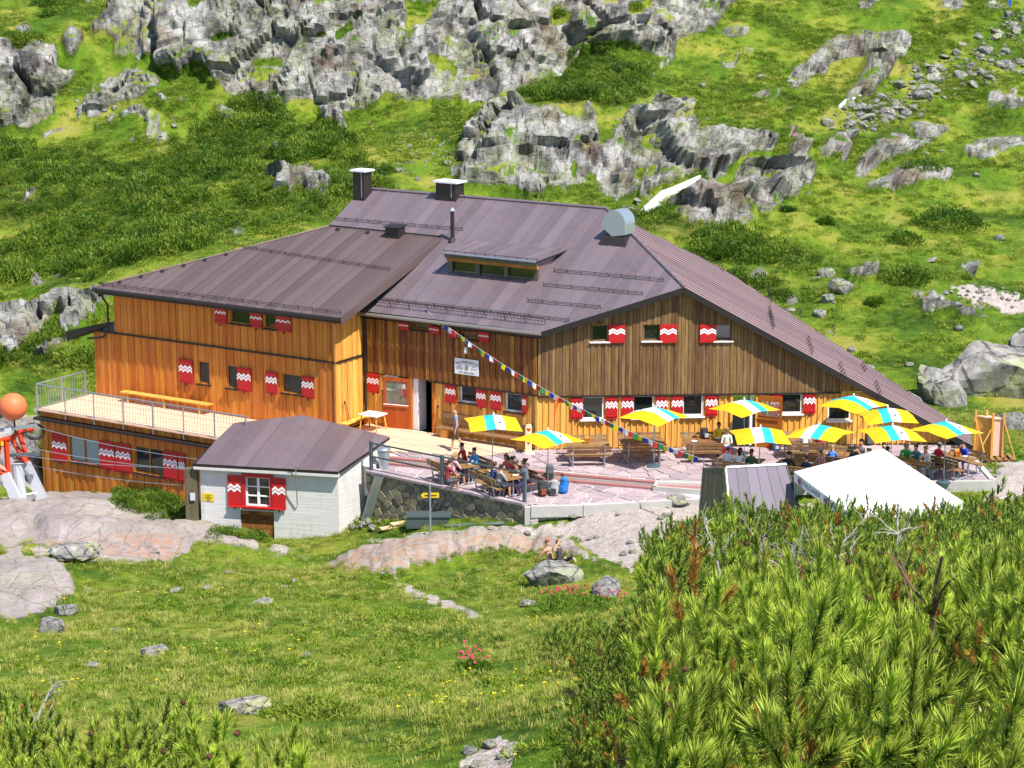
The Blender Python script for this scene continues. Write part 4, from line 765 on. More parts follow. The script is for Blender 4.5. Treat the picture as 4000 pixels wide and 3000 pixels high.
p = onpl(*z3(1975, 495), rA, nR); o = MB().tube([p - UP * 0.05, p + UP * 0.45], 0.07, 8).build('flue_pipe', M['zinc'], hut); MB().lathe([(0.14, 0.0), (0.02, 0.12)], 8, p + UP * 0.47).build('rain_cap', M['white'], o)
# dormer
b0, b1 = onMp(z3, 775, 782), onMp(z3, 1362, 845); hgt = 0.86; t0_, t1_ = b0 + UP * hgt, b1 + UP * hgt
DW = Wall(b0, b1 - b0, np.cross(b1 - b0, UP) * 1.0); Ld = float(np.linalg.norm((b1 - b0)[:2]))
DW.d = unit((b1 - b0) * (1, 1, 0)); DW.n = np.array([DW.d[1], -DW.d[0], 0]); DW.n = DW.n * np.sign(np.dot(DW.n, N1)); DW.A = b0 * (1, 1, 0); zb = float(b0[2] + b1[2]) / 2
dmo = MB().box(DW.pt(Ld / 2, zb + 0.4, -0.14), (Ld - 0.1, 0.1, 0.8), DW.ax()).build('dormer', M['trim'], hut)
for f in (0.0, 0.325, 0.66, 1.0): MB().box(DW.pt(0.08 + f * (Ld - 0.16), zb + 0.36, 0.0), (0.2, 0.12, 0.8), DW.ax()).build('dormer_post', M['slat'], dmo)
for i in range(3):
    a = 0.2 + i * (Ld - 0.3) / 3; MB().box(DW.pt(a + (Ld - 0.3) / 6, zb + 0.27, -0.05), ((Ld - 0.3) / 3 - 0.12, 0.02, 0.42), DW.ax()).build('dormer_pane', M['glass'], dmo); MB().box(DW.pt(a + (Ld - 0.3) / 6, zb + 0.06, -0.02), ((Ld - 0.3) / 3 - 0.12, 0.08, 0.07), DW.ax()).build('dormer_sill', M['slat'], dmo)
MB().box(DW.pt(Ld / 2, zb + 0.55, 0.1), (Ld + 0.12, 0.14, 0.13), DW.ax()).build('dormer_beam', M['frame'], dmo); MB().box(DW.pt(Ld / 2, zb + 0.73, 0.2), (Ld + 0.2, 0.06, 0.2), DW.ax()).build('dormer_fascia', M['slat'], dmo)
rr0, rr1 = onMp(z3, 970, 585), onMp(z3, 1560, 640); f0, f1 = DW.pt(-0.12, zb + 0.84, 0.34), DW.pt(Ld + 0.12, zb + 0.84, 0.34)
nD, XD, YD, toD = sheet_roof([f0, f1, f1 + (rr1 - f1) * np.array([1, 1, 1.0]), f0 + (rr1 - f1)], DW.d, hut, 0.53, M['roof'], thick=0.05)
snow_fence(f0 + nD * 0.02 - DW.n * 0.12, f1 + nD * 0.02 - DW.n * 0.12, UP, hut, 0.07, 1, 0.5)
for A_ in (0.0, Ld): q = DW.pt(A_, zb, 0); MB().prism([q, q + UP * 0.8, q + UP * 0.86 - DW.n * 2.6 + UP * 0.5, q - DW.n * 0.2], DW.d * (0.04 if A_ == 0 else -0.04)).build('dormer_cheek', M['roof'], dmo)
MB().tube([f0 - DW.d * 0.02 + DW.n * 0.05, f1 + DW.n * 0.05], 0.04, 6).build('gutter', M['zinc'], dmo)
# ------------------------------------------------------------------ terrace, paving, retaining wall
M['flag'] = None
def flag_mat():
    t = NT('porphyry_flagstone'); r = t.rand(); n = t.noise(t.pos(), 5, 6, 0.7)
    c = t.mix(n, rgb('86767c'), rgb('bcabb1')); c = t.hsv(c, t.math('ADD', 0.485, t.math('MULTIPLY', r, 0.03)), 1, t.math('ADD', 0.78, t.math('MULTIPLY', r, 0.4)))
    return t.out(c, 0.75, 0, t.bump(n, 0.3, 0.02), 0.3)
M['flag'] = flag_mat(); M['mortar'] = simple('pale_mortar', (0.55, 0.52, 0.5), 0.9, 0, 0.15, 8, 0.2)
M['kerb'] = simple('red_porphyry_kerb', (0.33, 0.15, 0.14), 0.7, 0, 0.25, 7, 0.2); M['concrete'] = simple('grey_concrete', (0.42, 0.41, 0.39), 0.85, 0, 0.18, 4, 0.25)
def voro_cells(xs, ys, poly, gap, reach):
    """Convex cells round the points, cut to the convex polygon, with a joint between."""
    P_ = list(zip(xs, ys)); res = []
    for i, (x, y) in enumerate(P_):
        c = list(poly)
        for j, (a, b) in enumerate(P_):
            if i == j or abs(a - x) > reach or abs(b - y) > reach: continue
            d = np.array([x - a, y - b]); L = np.linalg.norm(d); d /= L; c = clip_poly(c, d, d[0] * (x + a) / 2 + d[1] * (y + b) / 2 + gap)
            if len(c) < 3: break
        if len(c) >= 3:
            ar = 0.5 * abs(sum(c[k][0] * c[(k + 1) % len(c)][1] - c[(k + 1) % len(c)][0] * c[k][1] for k in range(len(c))))
            if ar > 0.04: res.append(c)
    return res
def ccw(poly):
    a = sum(poly[k][0] * poly[(k + 1) % len(poly)][1] - poly[(k + 1) % len(poly)][0] * poly[k][1] for k in range(len(poly)))
    return list(poly) if a > 0 else list(poly)[::-1]
def pave(poly, z, pitch, parent):
    pa = np.array(poly); x0, y0 = pa.min(0); x1, y1 = pa.max(0); xs = []; ys = []
    for i in range(int((x1 - x0) / pitch) + 2):
        for j in range(int((y1 - y0) / pitch) + 2):
            xs.append(x0 + (i + 0.5 * (j % 2)) * pitch + random.uniform(-0.42, 0.42) * pitch); ys.append(y0 + j * pitch + random.uniform(-0.42, 0.42) * pitch)
    for c in voro_cells(xs, ys, poly, 0.03, pitch * 2.6):
        h = random.uniform(0.0, 0.012); MB().prism([(a, b, z - 0.05) for a, b in ccw(c)], (0, 0, 0.062 + h)).build('flagstone', M['flag'], parent)
T0 = np.array([-5.74, 80.93]); T1 = np.array([0.44, 76.17]); sA = [onz(842, 986, 0)[:2], onz(1199, 1020, 0)[:2], onz(1416, 1039, 0)[:2], np.array([8.9, 78.6])]
terr = tag(MB().prism(ccw([tuple(p) + (-1.2,) for p in [T0 + (0.1, 0.15), sA[0], sA[1], sA[2], sA[3], (18.45, 79.04), (18.3, 84.95), CR[:2], C0[:2] + (0.3, 0.4), lw(-8.5, 0.3)[:2], lw(-8.9, 2)[:2], (-6.3, 82.0)]]), (0, 0, 1.17)).build('terrace', M['mortar']), 'flagstone terrace along the front of the hut', None, None, 'structure')
low = tag(MB().prism(ccw([tuple(p) + (-1.4,) for p in [T0 + (0.12, 0.1), T1 + (0.1, 0.1), (2.63, 76.3), (7.0, 77.2), (8.9, 77.6), sA[3], sA[2], sA[1], sA[0]]]), (0, 0, 1.2)).build('lower_terrace', M['mortar']), 'lower flagstone strip of the terrace in front of the steps', None, None, 'structure')
wall_b = [tuple(C0[:2]), tuple(sA[1]), tuple(sA[2]), tuple(sA[3]), (18.4, 79.2), (18.25, 84.8), tuple(CR[:2])]
pave([(C0[0] - 0.6, C0[1] - 0.1), tuple(sA[1] + (0.1, 0.3)), (5.5, 79.3), (5.5, 84.1)], 0, 0.72, terr); pave([(5.5, 79.3), (9.0, 78.8), (9.0, 84.3), (5.5, 84.1)], 0, 0.72, terr)
pave([(9.0, 78.6), (18.3, 79.3), (18.2, 84.75), (9.0, 84.3)], 0, 0.8, terr); pave([tuple(sA[0] + (0.4, 0.1)), tuple(sA[1] + (0, 0.3)), (C0[0] - 0.6, C0[1] - 0.1), tuple(lw(-1.2, 2.2)[:2]), tuple(lw(-5.2, 3.2)[:2])], 0, 0.72, terr)
pave([(T0[0] + 0.3, T0[1] - 0.1), (T1[0] + 0.1, T1[1] + 0.2), (2.63, 76.45), (1.68, 79.9), tuple(sA[0] + (0, -0.45))], -0.2, 0.66, low); pave([(2.63, 76.45), (7.0, 77.35), (5.5, 78.6), (1.68, 79.9)], -0.2, 0.66, low)
st = tag(empty('terrace_steps', (*sA[1], -0.2)), 'two long shallow steps edged in red stone across the terrace', 'steps')
for k, (dz, dout) in enumerate(((0.03, 0.0), (-0.09, 0.42))):
    for a, b in zip(sA[:2], sA[1:3]):
        d = unit(b - a); nn = np.array([d[1], -d[0]]); p, q = a + nn * (dout + 0.1), b + nn * (dout + 0.1); m = (p + q) / 2; Ln = np.linalg.norm(q - p)
        MB().box((*m, dz - 0.06), (Ln - 0.02, 0.26, 0.1), ((*d, 0), (*nn, 0), UP)).build('step_edge', M['kerb'], st); MB().box((*(m + nn * 0.06), dz - 0.17), (Ln - 0.04, 0.2, 0.13), ((*d, 0), (*nn, 0), UP)).build('step_riser', M['concrete'], st)
tr = empty('stone_trough', (6.2, 78.3, -0.2), 0, 'shallow concrete basin with reddish floor set into the terrace steps', 'basin')
tq = [np.array(onz(*z5(*p), -0.02)) for p in ((1118, 1108), (1150, 1052), (1560, 1068), (1560, 1140))]
MB().prism([np.array([*p[:2], -0.2]) for p in tq], UP * 0.06).build('basin_floor', M['kerb'], tr)
for a, b in zip(tq, tq[1:] + tq[:1]): d = unit((b - a) * (1, 1, 0)); MB().box(((a + b) / 2) * (1, 1, 0) - UP * 0.12, (np.linalg.norm(b - a) + 0.1, 0.12, 0.24), (d, np.cross(UP, d), UP)).build('basin_rim', M['concrete'], tr)
# front kerb of the terrace, and the loose edge of the right part
kb = empty('terrace_kerb', (*T1, -0.3), 0, 'low concrete kerb along the front edge of the terrace', 'kerb')
for a, b in (((0.7, 76.1), (2.63, 76.25)), ((2.63, 76.25), (7.0, 77.12)), ((7.0, 77.12), (9.2, 77.5)), ((9.2, 78.4), (18.5, 79.0)), ((18.5, 79.0), (18.4, 85.2))):
    a, b = np.array(a), np.array(b); d = unit(b - a); top = -0.17 if a[0] < 8 else 0.03
    MB().box((*((a + b) / 2), top - 0.2), (np.linalg.norm(b - a) - 0.01, 0.22, 0.42), ((*d, 0), (-d[1], d[0], 0), UP)).build('kerb_stone', M['concrete'], kb)
# wooden floor by the entrance
dk = tag(empty('entrance_deck', lw(-4, 1.5)), 'pale plank floor in front of the entrance door', None, None, 'structure')
for i in range(22):
    o0, o1 = 0.06 + i * 0.155, 0.06 + (i + 1) * 0.155 - 0.01; a = -8.4 if o1 < 3.2 else -7.4; b = -0.25 - 0.42 * o1 if o1 < 2.4 else -1.3 - (o1 - 2.4) * 3.2
    slab('deck_plank', M['deck'], lw((a + b) / 2, (o0 + o1) / 2, 0.045), (b - a, o1 - o0, 0.04), (E1, N1, UP), dk)
# stone wall
M['stone'] = None
def stone_mat(name, a, b, li=0.5):
    t = NT(name); r = t.rand(); p = t.pos(); n = t.noise(p, 6, 6, 0.72); c = t.mix(n, a, b); c = t.hsv(c, t.math('ADD', 0.48, t.math('MULTIPLY', r, 0.04)), t.math('ADD', 0.7, t.math('MULTIPLY', r, 0.6)), t.math('ADD', 0.65, t.math('MULTIPLY', r, 0.7)))
    c = t.mix(t.math('MULTIPLY', li, t.ramp(t.noise(p, 2.6, 5, 0.75), [(0.5, 0), (0.66, 1)])), c, rgb('a9aa7c')); return t.out(c, 0.88, 0, t.bump(n, 0.6, 0.04), 0.2)
M['stone'] = stone_mat('grey_brown_wall_stone', rgb('5d5648'), rgb('9a917f'), 0.2)
sw = empty('stone_retaining_wall', (*T1, -1), 0, 'rough stone retaining wall holding up the terrace beside the white cabin', 'wall')
wd = unit(T1 - T0); SWn = np.array([wd[1], -wd[0]]); SWL = float(np.linalg.norm(T1 - T0)); SW = Wall((*T0, 0), (*wd, 0), (*SWn, 0))
MB().prism([SW.pt(0, -2.6, -0.06), SW.pt(SWL, -1.3, -0.06), SW.pt(SWL, -0.14, -0.06), SW.pt(0, -0.14, -0.06)], -SW.n * 0.3).build('wall_core', M['mortar_dark'] if 'mortar_dark' in M else M['concrete'], sw)
xs = []; ys = []
for j in range(10):
    for i in range(20): xs.append((i + 0.5 * (j % 2) + random.uniform(-0.35, 0.35)) * 0.43); ys.append(-2.55 + (j + random.uniform(-0.3, 0.3)) * 0.265)
for c in voro_cells(xs, ys, [(0.0, -2.5), (SWL, -1.25), (SWL, -0.17), (0.0, -0.17)], 0.007, 1.2):
    o = random.uniform(-0.01, 0.05); m = np.mean(c, 0); c = ccw(c); mb = MB(); n = len(c)
    A_ = [SW.pt(a, b, -0.1) for a, b in c]; B_ = [SW.pt(a, b, o - 0.03) for a, b in c]; I_ = [SW.pt(m[0] + (a - m[0]) * 0.9, m[1] + (b - m[1]) * 0.88, o - 0.012) for a, b in c]
    mb.add(A_ + B_ + I_, [(k, (k + 1) % n, n + (k + 1) % n, n + k) for k in range(n)] + [(n + k, n + (k + 1) % n, 2 * n + (k + 1) % n, 2 * n + k) for k in range(n)] + [tuple(range(2 * n, 3 * n))]); mb.build('stone', M['stone'], sw)
for i in range(13):
    a, b = SWL * i / 13, SWL * (i + 1) / 13; MB().box(SW.pt((a + b) / 2, -0.12, -0.12), (b - a - 0.015, 0.38, 0.09), SW.ax()).build('coping_stone', M['flag'], sw)
MB().box((T1[0] + 0.28, T1[1] + 0.12, -0.75), (0.5, 0.5, 1.1)).build('end_pier', M['stone_pale'] if 'stone_pale' in M else M['concrete'], sw)
# terrace railing
tr = empty('terrace_railing', (*T0, 0), 0, 'blue-grey steel railing with two rails on top of the stone wall', 'railing')
rp = [SW.pt(0.15, 0, -0.15), SW.pt(3.75, 0, -0.15), SW.pt(SWL - 0.08, 0, -0.15)]
for p in rp: MB().box(p + UP * 0.5, (0.11, 0.11, 1.2), SW.ax()).build('post', M['steel_grey'], tr)
for z in (0.48, 1.02):
    for a, b in zip(rp[:-1], rp[1:]): MB().box((a + b) / 2 + UP * z, (np.linalg.norm(b - a) - 0.1, 0.05, 0.06), SW.ax()).build('rail', M['steel_grey'], tr)
# ------------------------------------------------------------------ white cabin
def cabin_mat():
    t = NT('board_marked_concrete'); p = t.pos(); lines = t.noise(t.pos((0.5, 0.5, 9)), 1.4, 4, 0.6); st_ = t.noise(t.pos((2.5, 2.5, 0.5)), 1.6, 6, 0.7)
    c = t.mix(lines, (0.50, 0.49, 0.47), (0.74, 0.73, 0.72)); c = t.mix(t.ramp(st_, [(0.5, 0), (0.75, 0.35)]), c, (0.36, 0.33, 0.28)); return t.out(c, 0.85, 0, t.bump(lines, 0.35, 0.03), 0.2)
M['cabin'] = cabin_mat()
cb = onz(*z8(1480, 1265), -2.4); ct = radians(12); CF = np.array([-cos(ct), sin(ct), 0]); CFN = np.array([-sin(ct), -cos(ct), 0]); WC = Wall(cb * (1, 1, 0), -CF, CFN)     # s runs right, zero at the front right corner
cab = empty('concrete_cabin', cb, 0, 'small whitewashed concrete cabin with purple-brown metal roof below the terrace', 'building')
eL = WC.pt(-5.87, 0.18, 0.3); eR = WC.pt(0.1, 0.18, 0.3); q0 = ony(655, 897, 85.6); nC = np.cross(eR - eL, q0 - eL); nC = unit(nC) * np.sign(nC[2])
cr_ = [eL, eR, onpl(842, 944, eL, nC), onpl(655, 897, eL, nC), onpl(505, 914, eL, nC)]
sheet_roof(cr_, eR - eL, cab, 0.52, M['roof'], thick=0.1, phase=0.3)
def cz(p): return float(eL[2] - (nC[0] * (p[0] - eL[0]) + nC[1] * (p[1] - eL[1])) / nC[2]) - 0.13
FL, FR = WC.pt(-5.67, 0), WC.pt(0, 0); BR = cr_[2] * (1, 1, 0) + unit(FR - cr_[2] * (1, 1, 0)) * 0.25; BL = cr_[4] * (1, 1, 0) + np.array([0.2, -0.2, 0]); BM = cr_[3] * (1, 1, 0) - np.array([0, 0.2, 0])
whole = WC.rect(z8, (612, 738, 846, 1018)); dcab = WC.rect(z8, (566, 1048, 882, 1325))
for (a, b, lo, hi) in cuts(-5.67, 0, -3.4, 0.06, [whole, dcab]): MB().box(WC.pt((a + b) / 2, (lo + hi) / 2, -0.12), (b - a, 0.24, hi - lo), WC.ax()).build('wall', M['cabin'], cab)
MB().box(WC.pt(-2.86, 0.04, 0.2), (5.95, 0.16, 0.18), WC.ax()).build('eave_board', M['cabin'], cab)
for a, b in ((FR, BR), (BR, BM), (BM, BL), (BL, FL)):
    nn = unit(np.cross(UP, b - a)); MB().prism([a - UP * 3.4, b - UP * 3.4, b + UP * cz(b), a + UP * cz(a)], nn * 0.2).build('wall', M['cabin'], cab)
rr = WC.rect(z8, (578, 705, 880, 1050)); mb = MB(); s0, s1, zz0, zz1 = whole
for (a, b, lo, hi) in ((rr[0], s0, rr[2], rr[3]), (s1, rr[1], rr[2], rr[3]), (s0, s1, rr[2], zz0), (s0, s1, zz1, rr[3])): mb.box(WC.pt((a + b) / 2, (lo + hi) / 2, 0.02), (b - a, 0.08, hi - lo), WC.ax())
mb.build('window_surround', M['red'], cab)
mb = MB()
for f in (0, 0.5, 1): mb.box(WC.pt(s0 + 0.03 + (s1 - s0 - 0.06) * f, (zz0 + zz1) / 2, -0.08), (0.06 if f != 0.5 else 0.1, 0.06, zz1 - zz0), WC.ax())
for f in (0, 0.333, 0.667, 1): mb.box(WC.pt((s0 + s1) / 2, zz0 + 0.025 + (zz1 - zz0 - 0.05) * f, -0.081), (s1 - s0, 0.055, 0.045), WC.ax())
wf_ = mb.build('window', M['white'], cab)
for i in range(2):
    for j in range(3): MB().box(WC.pt(s0 + (s1 - s0) * (i + 0.5) / 2, zz0 + (zz1 - zz0) * (j + 0.5) / 3, -0.11), ((s1 - s0) / 2 - 0.08, 0.01, (zz1 - zz0) / 3 - 0.04), WC.ax()).build('pane', M['glass'], wf_)
for r in rects(WC, z8, [(452, 716, 580, 1018), (863, 744, 992, 1046)]): shutter(WC, r, cab, 2, 2, False)
mb = WC.rect(z8, (470, 975, 975, 1000)); MB().box(WC.pt((mb[0] + mb[1]) / 2, zz0 - 0.02, 0.14), (mb[1] - mb[0], 0.14, 0.05), WC.ax()).build('sill', M['red'], cab)
for i in range(9): a = dcab[2] - 0.5 + (dcab[3] - dcab[2] + 0.5) * i / 9; MB().box(WC.pt((dcab[0] + dcab[1]) / 2, a + 0.09, -0.1 + random.uniform(0, 0.012)), (dcab[1] - dcab[0], 0.05, (dcab[3] - dcab[2] + 0.5) / 9 - 0.008), WC.ax()).build('door_plank', M['larch_dark'], cab)
pa = [WC.px(*z8(x, y)) for x, y in ((1100, 1000), (1110, 680), (1112, 625), (1095, 610), (1070, 618))]
MB().tube([WC.pt(pa[0][0], pa[0][1], 0.04), WC.pt(pa[0][0], pa[0][1] + 0.05, 0.1), WC.pt(pa[1][0], 0.1, 0.42), WC.pt(pa[1][0], 0.36, 0.42), WC.pt(pa[1][0] - 0.06, 0.45, 0.42), WC.pt(pa[1][0] - 0.18, 0.42, 0.42)], 0.022, 6).build('water_pipe', M['pipe'] if 'pipe' in M else M['brass'], cab)
yp = WC.rect(z8, (216, 888, 322, 968)); pl = empty('danger_plaque', WC.pt(yp[0], yp[2]), 0, 'yellow warning plaque on the white cabin wall', 'sign')
M['yellow'] = simple('yellow_enamel', (0.72, 0.50, 0.02), 0.4, 0, 0.06); M['black'] = simple('black_paint', (0.015, 0.015, 0.015), 0.5, 0, 0.05)
MB().box(WC.pt((yp[0] + yp[1]) / 2, (yp[2] + yp[3]) / 2, 0.012), (yp[1] - yp[0], 0.02, yp[3] - yp[2]), WC.ax()).build('plate', M['yellow'], pl)
def text(s, w, a, z, size, mat, parent, out=0.02, align='CENTER', name='lettering', ax=None, shear=0):
    cu = D.curves.new(name + '_font', 'FONT'); cu.body = s; cu.size = size; cu.align_x = align; cu.align_y = 'CENTER'; cu.extrude = 0.002; cu.materials.append(mat); tmp = D.objects.new('tmp', cu); me = D.meshes.new_from_object(tmp); D.objects.remove(tmp); D.curves.remove(cu); o = D.objects.new(name, me); link(o, parent)
    X, N = (w.d, w.n) if ax is None else ax; Yv = np.cross(N, X); p = w.pt(a, z, out) if w is not None else a
    o.matrix_basis = Matrix(((X[0], Yv[0], N[0], p[0]), (X[1], Yv[1], N[1], p[1]), (X[2], Yv[2], N[2], p[2]), (0, 0, 0, 1))); return o
zc_ = (yp[2] + yp[3]) / 2; xc_ = (yp[0] + yp[1]) / 2; mb = MB()
for dz, hw in ((0.085, 0.13), (0.04, 0.07), (-0.005, 0.15), (-0.05, 0.12)): MB().box(WC.pt(xc_, zc_ + dz, 0.024), (2 * hw, 0.004, 0.014), WC.ax()).build('print_line', M['black'], pl)
MB().tube([WC.pt(xc_ + x * 0.1, zc_ - 0.1 + z * 0.06, 0.026) for x, z in ((-0.5, 0.6), (-0.35, -0.2), (-0.1, -0.5), (0.1, 0.1), (0.3, -0.5), (0.62, -0.3), (0.6, 0.2), (0.2, 0.9))], 0.008, 4).build('hand_mark', M['black'], pl)
# ------------------------------------------------------------------ name board on the entrance wall
sg = W1.rect(z4, (957, -12, 1163, 150)); nb = empty('name_board', W1.pt(sg[0], sg[2], 0.1), 0, 'white enamel name board with arched lettering on the brown entrance wall', 'sign')
MB().box(W1.pt((sg[0] + sg[1]) / 2, (sg[2] + sg[3]) / 2, 0.125), (sg[1] - sg[0], 0.03, sg[3] - sg[2]), W1.ax()).build('plate', M['white'], nb)
M['ink'] = simple('dark_lettering', (0.03, 0.03, 0.05), 0.6, 0, 0.05); M['emblem'] = simple('dark_green_emblem', (0.03, 0.09, 0.07), 0.5, 0, 0.2); M['edel'] = simple('edelweiss_cream', (0.55, 0.52, 0.32), 0.6)
sx, sz, swd, sht = (sg[0] + sg[1]) / 2, (sg[2] + sg[3]) / 2, sg[1] - sg[0], sg[3] - sg[2]
wd_ = 'SULZENAUHÜTTE'
for i, ch in enumerate(wd_):
    f = (i - (len(wd_) - 1) / 2) / ((len(wd_) - 1) / 2); a = f * 0.5; X = W1.d * cos(a) - UP * sin(a)
    text(ch, None, W1.pt(sx + f * swd * 0.42, sz + sht * (0.31 - 0.13 * f * f), 0.145), 0, sht * 0.2, M['ink'], nb, ax=(X, W1.n))
for s_, x, z, h in (('2191 m', 0.0, 0.14, 0.1), ('erbaut', -0.27, 0.06, 0.09), ('1926', 0.3, 0.06, 0.09), ('nach Zerstörung', -0.29, -0.06, 0.085), ('wieder erbaut', -0.29, -0.15, 0.085), ('1976 - 1978', 0.3, -0.1, 0.085), ('D.A.V. Sektion Leipzig', 0.0, -0.36, 0.125)):
    text(s_, W1, sx + x * swd, sz + z * sht, sht * h, M['ink'], nb, 0.145)
MB().lathe([(sht * 0.13, 0), (sht * 0.13, 0.006)], 20).build('emblem', M['emblem'], nb, False).matrix_basis = mw(nb).inverted() @ Matrix(((W1.d[0], 0, W1.n[0], W1.pt(sx, sz - sht * 0.07, 0.142)[0]), (W1.d[1], 0, W1.n[1], W1.pt(sx, sz, 0.142)[1]), (0, 1, 0, sz - sht * 0.07), (0, 0, 0, 1)))
mb = MB(); q0_ = W1.pt(sx, sz - sht * 0.07, 0.152)
for k in range(7):
    a = 2 * pi * k / 7; d1 = W1.d * cos(a) + UP * sin(a); d2 = W1.d * -sin(a) + UP * cos(a); r_ = sht * 0.105
    mb.add([q0_, q0_ + d1 * r_ * 0.55 + d2 * r_ * 0.2, q0_ + d1 * r_, q0_ + d1 * r_ * 0.55 - d2 * r_ * 0.2], [(0, 3, 2, 1)])
mb.build('emblem_flower', M['edel'], nb)
lp = W1.px(*z4(1060, -75)); o = MB().lathe([(0.02, 0.16), (0.07, 0.12), (0.075, -0.06), (0.04, -0.12)], 12, W1.pt(lp[0], lp[1], 0.2)).build('wall_lamp', M['white']); tag(o, 'small white lamp above the name board', 'lamp')
# ------------------------------------------------------------------ signpost, bins, rubble, boards
p = hit(930, 1168, 60, 90); p[2] = gmesh_z(p[0], p[1]); sp_ = empty('signpost', p, 0, 'thin grey signpost with a yellow arrow pointing left', 'sign')
ht_ = float(onpl(930, 1046, p, np.array([0, -1., 0]))[2] - p[2]); MB().tube([p - UP * 0.2, p + UP * ht_], 0.035, 8).build('post', M['zinc'], sp_)
zs = float(onpl(930, 1071, p, np.array([0, -1., 0]))[2]); A_ = p * (1, 1, 0) + UP * zs + np.array([0, 0.06, 0])
MB().prism([A_ + np.array(q) for q in ((-0.35, 0, 0), (-0.27, 0, -0.095), (0.33, 0, -0.095), (0.33, 0, 0.095), (-0.27, 0, 0.095))], (0, 0.02, 0)).build('arrow', M['yellow'], sp_); MB().box(A_ + np.array([0.02, -0.012, 0]), (0.46, 0.004, 0.03)).build('print_line', M['black'], sp_)
p = onz(*z4(330, 950), -0.2); p[2] = -0.2; bn_ = empty('waste_bin', p, 0, 'round galvanised waste bin with lid behind the steel railing', 'bin')
MB().lathe([(0.2, 0.0), (0.25, 0.75), (0.245, 0.75)], 20, p).build('body', M['zinc'], bn_, smooth=False); MB().lathe([(0.28, 0.75), (0.29, 0.79), (0.2, 0.86), (0.03, 0.88)], 20, p).build('lid', M['zinc'], bn_)
a0, a1 = SW.pt(0.9, -0.15, 0.25), onz(*z4(165, 1430), -2.2); ch_ = empty('cable_ladder', a1, 0, 'galvanised cable tray leaning against the stone wall', 'tray'); d = unit(a1 - a0); sd_ = unit(np.cross(d, (0.4, -1, 0.0)))
for k in (-1, 1): MB().tube([a0 + sd_ * 0.16 * k, a1 + sd_ * 0.16 * k], 0.03, 6).build('side_rail', M['zinc'], ch_)
n = 16
for i in range(n): q = a0 + (a1 - a0) * (i + 0.5) / n; MB().tube([q - sd_ * 0.16, q + sd_ * 0.16], 0.014, 5).build('rung', M['zinc'], ch_)
MB().prism([a0 + sd_ * 0.15, a0 - sd_ * 0.15, a1 - sd_ * 0.15, a1 + sd_ * 0.15], np.cross(d, sd_) * 0.01 + 0.03 * np.cross(sd_, d)).build('tray_sheet', M['zinc'], ch_)
p = hit(*z4(375, 1480), 60, 90)
for k in (0, 1): q = p + np.array([0.42 * k, 0.22 * k, 0.0]); q[2] = gmesh_z(q[0], q[1]) + 0.07; tag(MB().box(q, (0.75, 0.28, 0.05), ((cos(0.5), sin(0.5), 0), (-sin(0.5), cos(0.5), 0), (0, 0, 1))).build('loose_plank', M['deck']), 'pale plank lying in the grass, ' + ('nearer the rubble' if k == 0 else 'farther from the rubble'), 'plank', 'planks in the grass')
p0_, p1_ = hit(*z4(860, 1462), 60, 90), hit(*z4(1365, 1446), 60, 90)
for q in (p0_, p1_): q[2] = gmesh_z(q[0], q[1]) + 0.08
tag(MB().box((p0_ + p1_) / 2, (np.linalg.norm(p1_ - p0_), 0.1, 0.07), (unit(p1_ - p0_), unit(np.cross(UP, p1_ - p0_)), UP)).build('steel_beam', M['zinc']), 'long galvanised beam lying at the foot of the stone wall', 'beam')
p = hit(*z4(720, 1440), 60, 90); p[2] = gmesh_z(p[0], p[1]); bx = empty('lidded_tub', p, 0, 'dark grey-green lidded tub in the grass below the stone wall', 'tub'); M['tub'] = simple('grey_green_plastic', (0.06, 0.085, 0.085), 0.5)
MB().prism([p + np.array(q) for q in ((-0.85, -0.3, -0.1), (0.75, -0.3, -0.1), (0.8, 0.4, -0.1), (-0.8, 0.4, -0.1))], (0, 0, 0.42)).build('body', M['tub'], bx); MB().box(p + np.array([0, 0.05, 0.36]), (1.7, 0.78, 0.06)).build('lid', M['tub'], bx)
# ------------------------------------------------------------------ slatted kiosk below the terrace
ka, kb_, kc_ = ony(1520, 1013, 74.1), ony(1568, 1011, 72.7), ony(1698, 1004, 73.0); kd = ka + (kc_ - kb_); kl = ony(1487, 1131, 72.9); kbf = ony(1577, 1112, 71.5); krf = ony(1742, 1100, 71.8)
def down(a, b, z): return a + (b - a) * ((z - a[2]) / (b[2] - a[2]))
b_fl = down(kb_, kbf, -0.95); b_fr = b_fl + (kc_ - kb_) * 1.36; kd = ka + (kc_ - kb_); b_bl = b_fl + (ka - kb_) * 1.85; b_br = b_bl + (b_fr - b_fl)
ko = empty('slatted_kiosk', (b_bl + b_fr) / 2, 0, 'small shed with slanting slatted side and grey sheet roof in front of the terrace', 'shed')
n = 17; kn = unit(np.cross(b_bl - ka, kb_ - ka)); kn *= np.sign(np.dot(kn, np.array([-1, -0.5, 0.2])))
for i in range(n):
    f0_, f1_ = (i + 0.08) / n, (i + 0.92) / n; T_ = lambda f: ka + (kb_ - ka) * f; B_ = lambda f: b_bl + (b_fl - b_bl) * f
    MB().prism([B_(f0_), B_(f1_), T_(f1_), T_(f0_)], kn * 0.05).build('slat', M['slat'], ko)
MB().prism([b_bl, b_fl, kb_, ka], -kn * 0.04).build('side_panel', M['trim'], ko)
M['kroof'] = roof_mat('grey_lilac_sheet_metal', rgb('6c6570'), rgb('79727d'), rgb('6a636c'), -0.1)
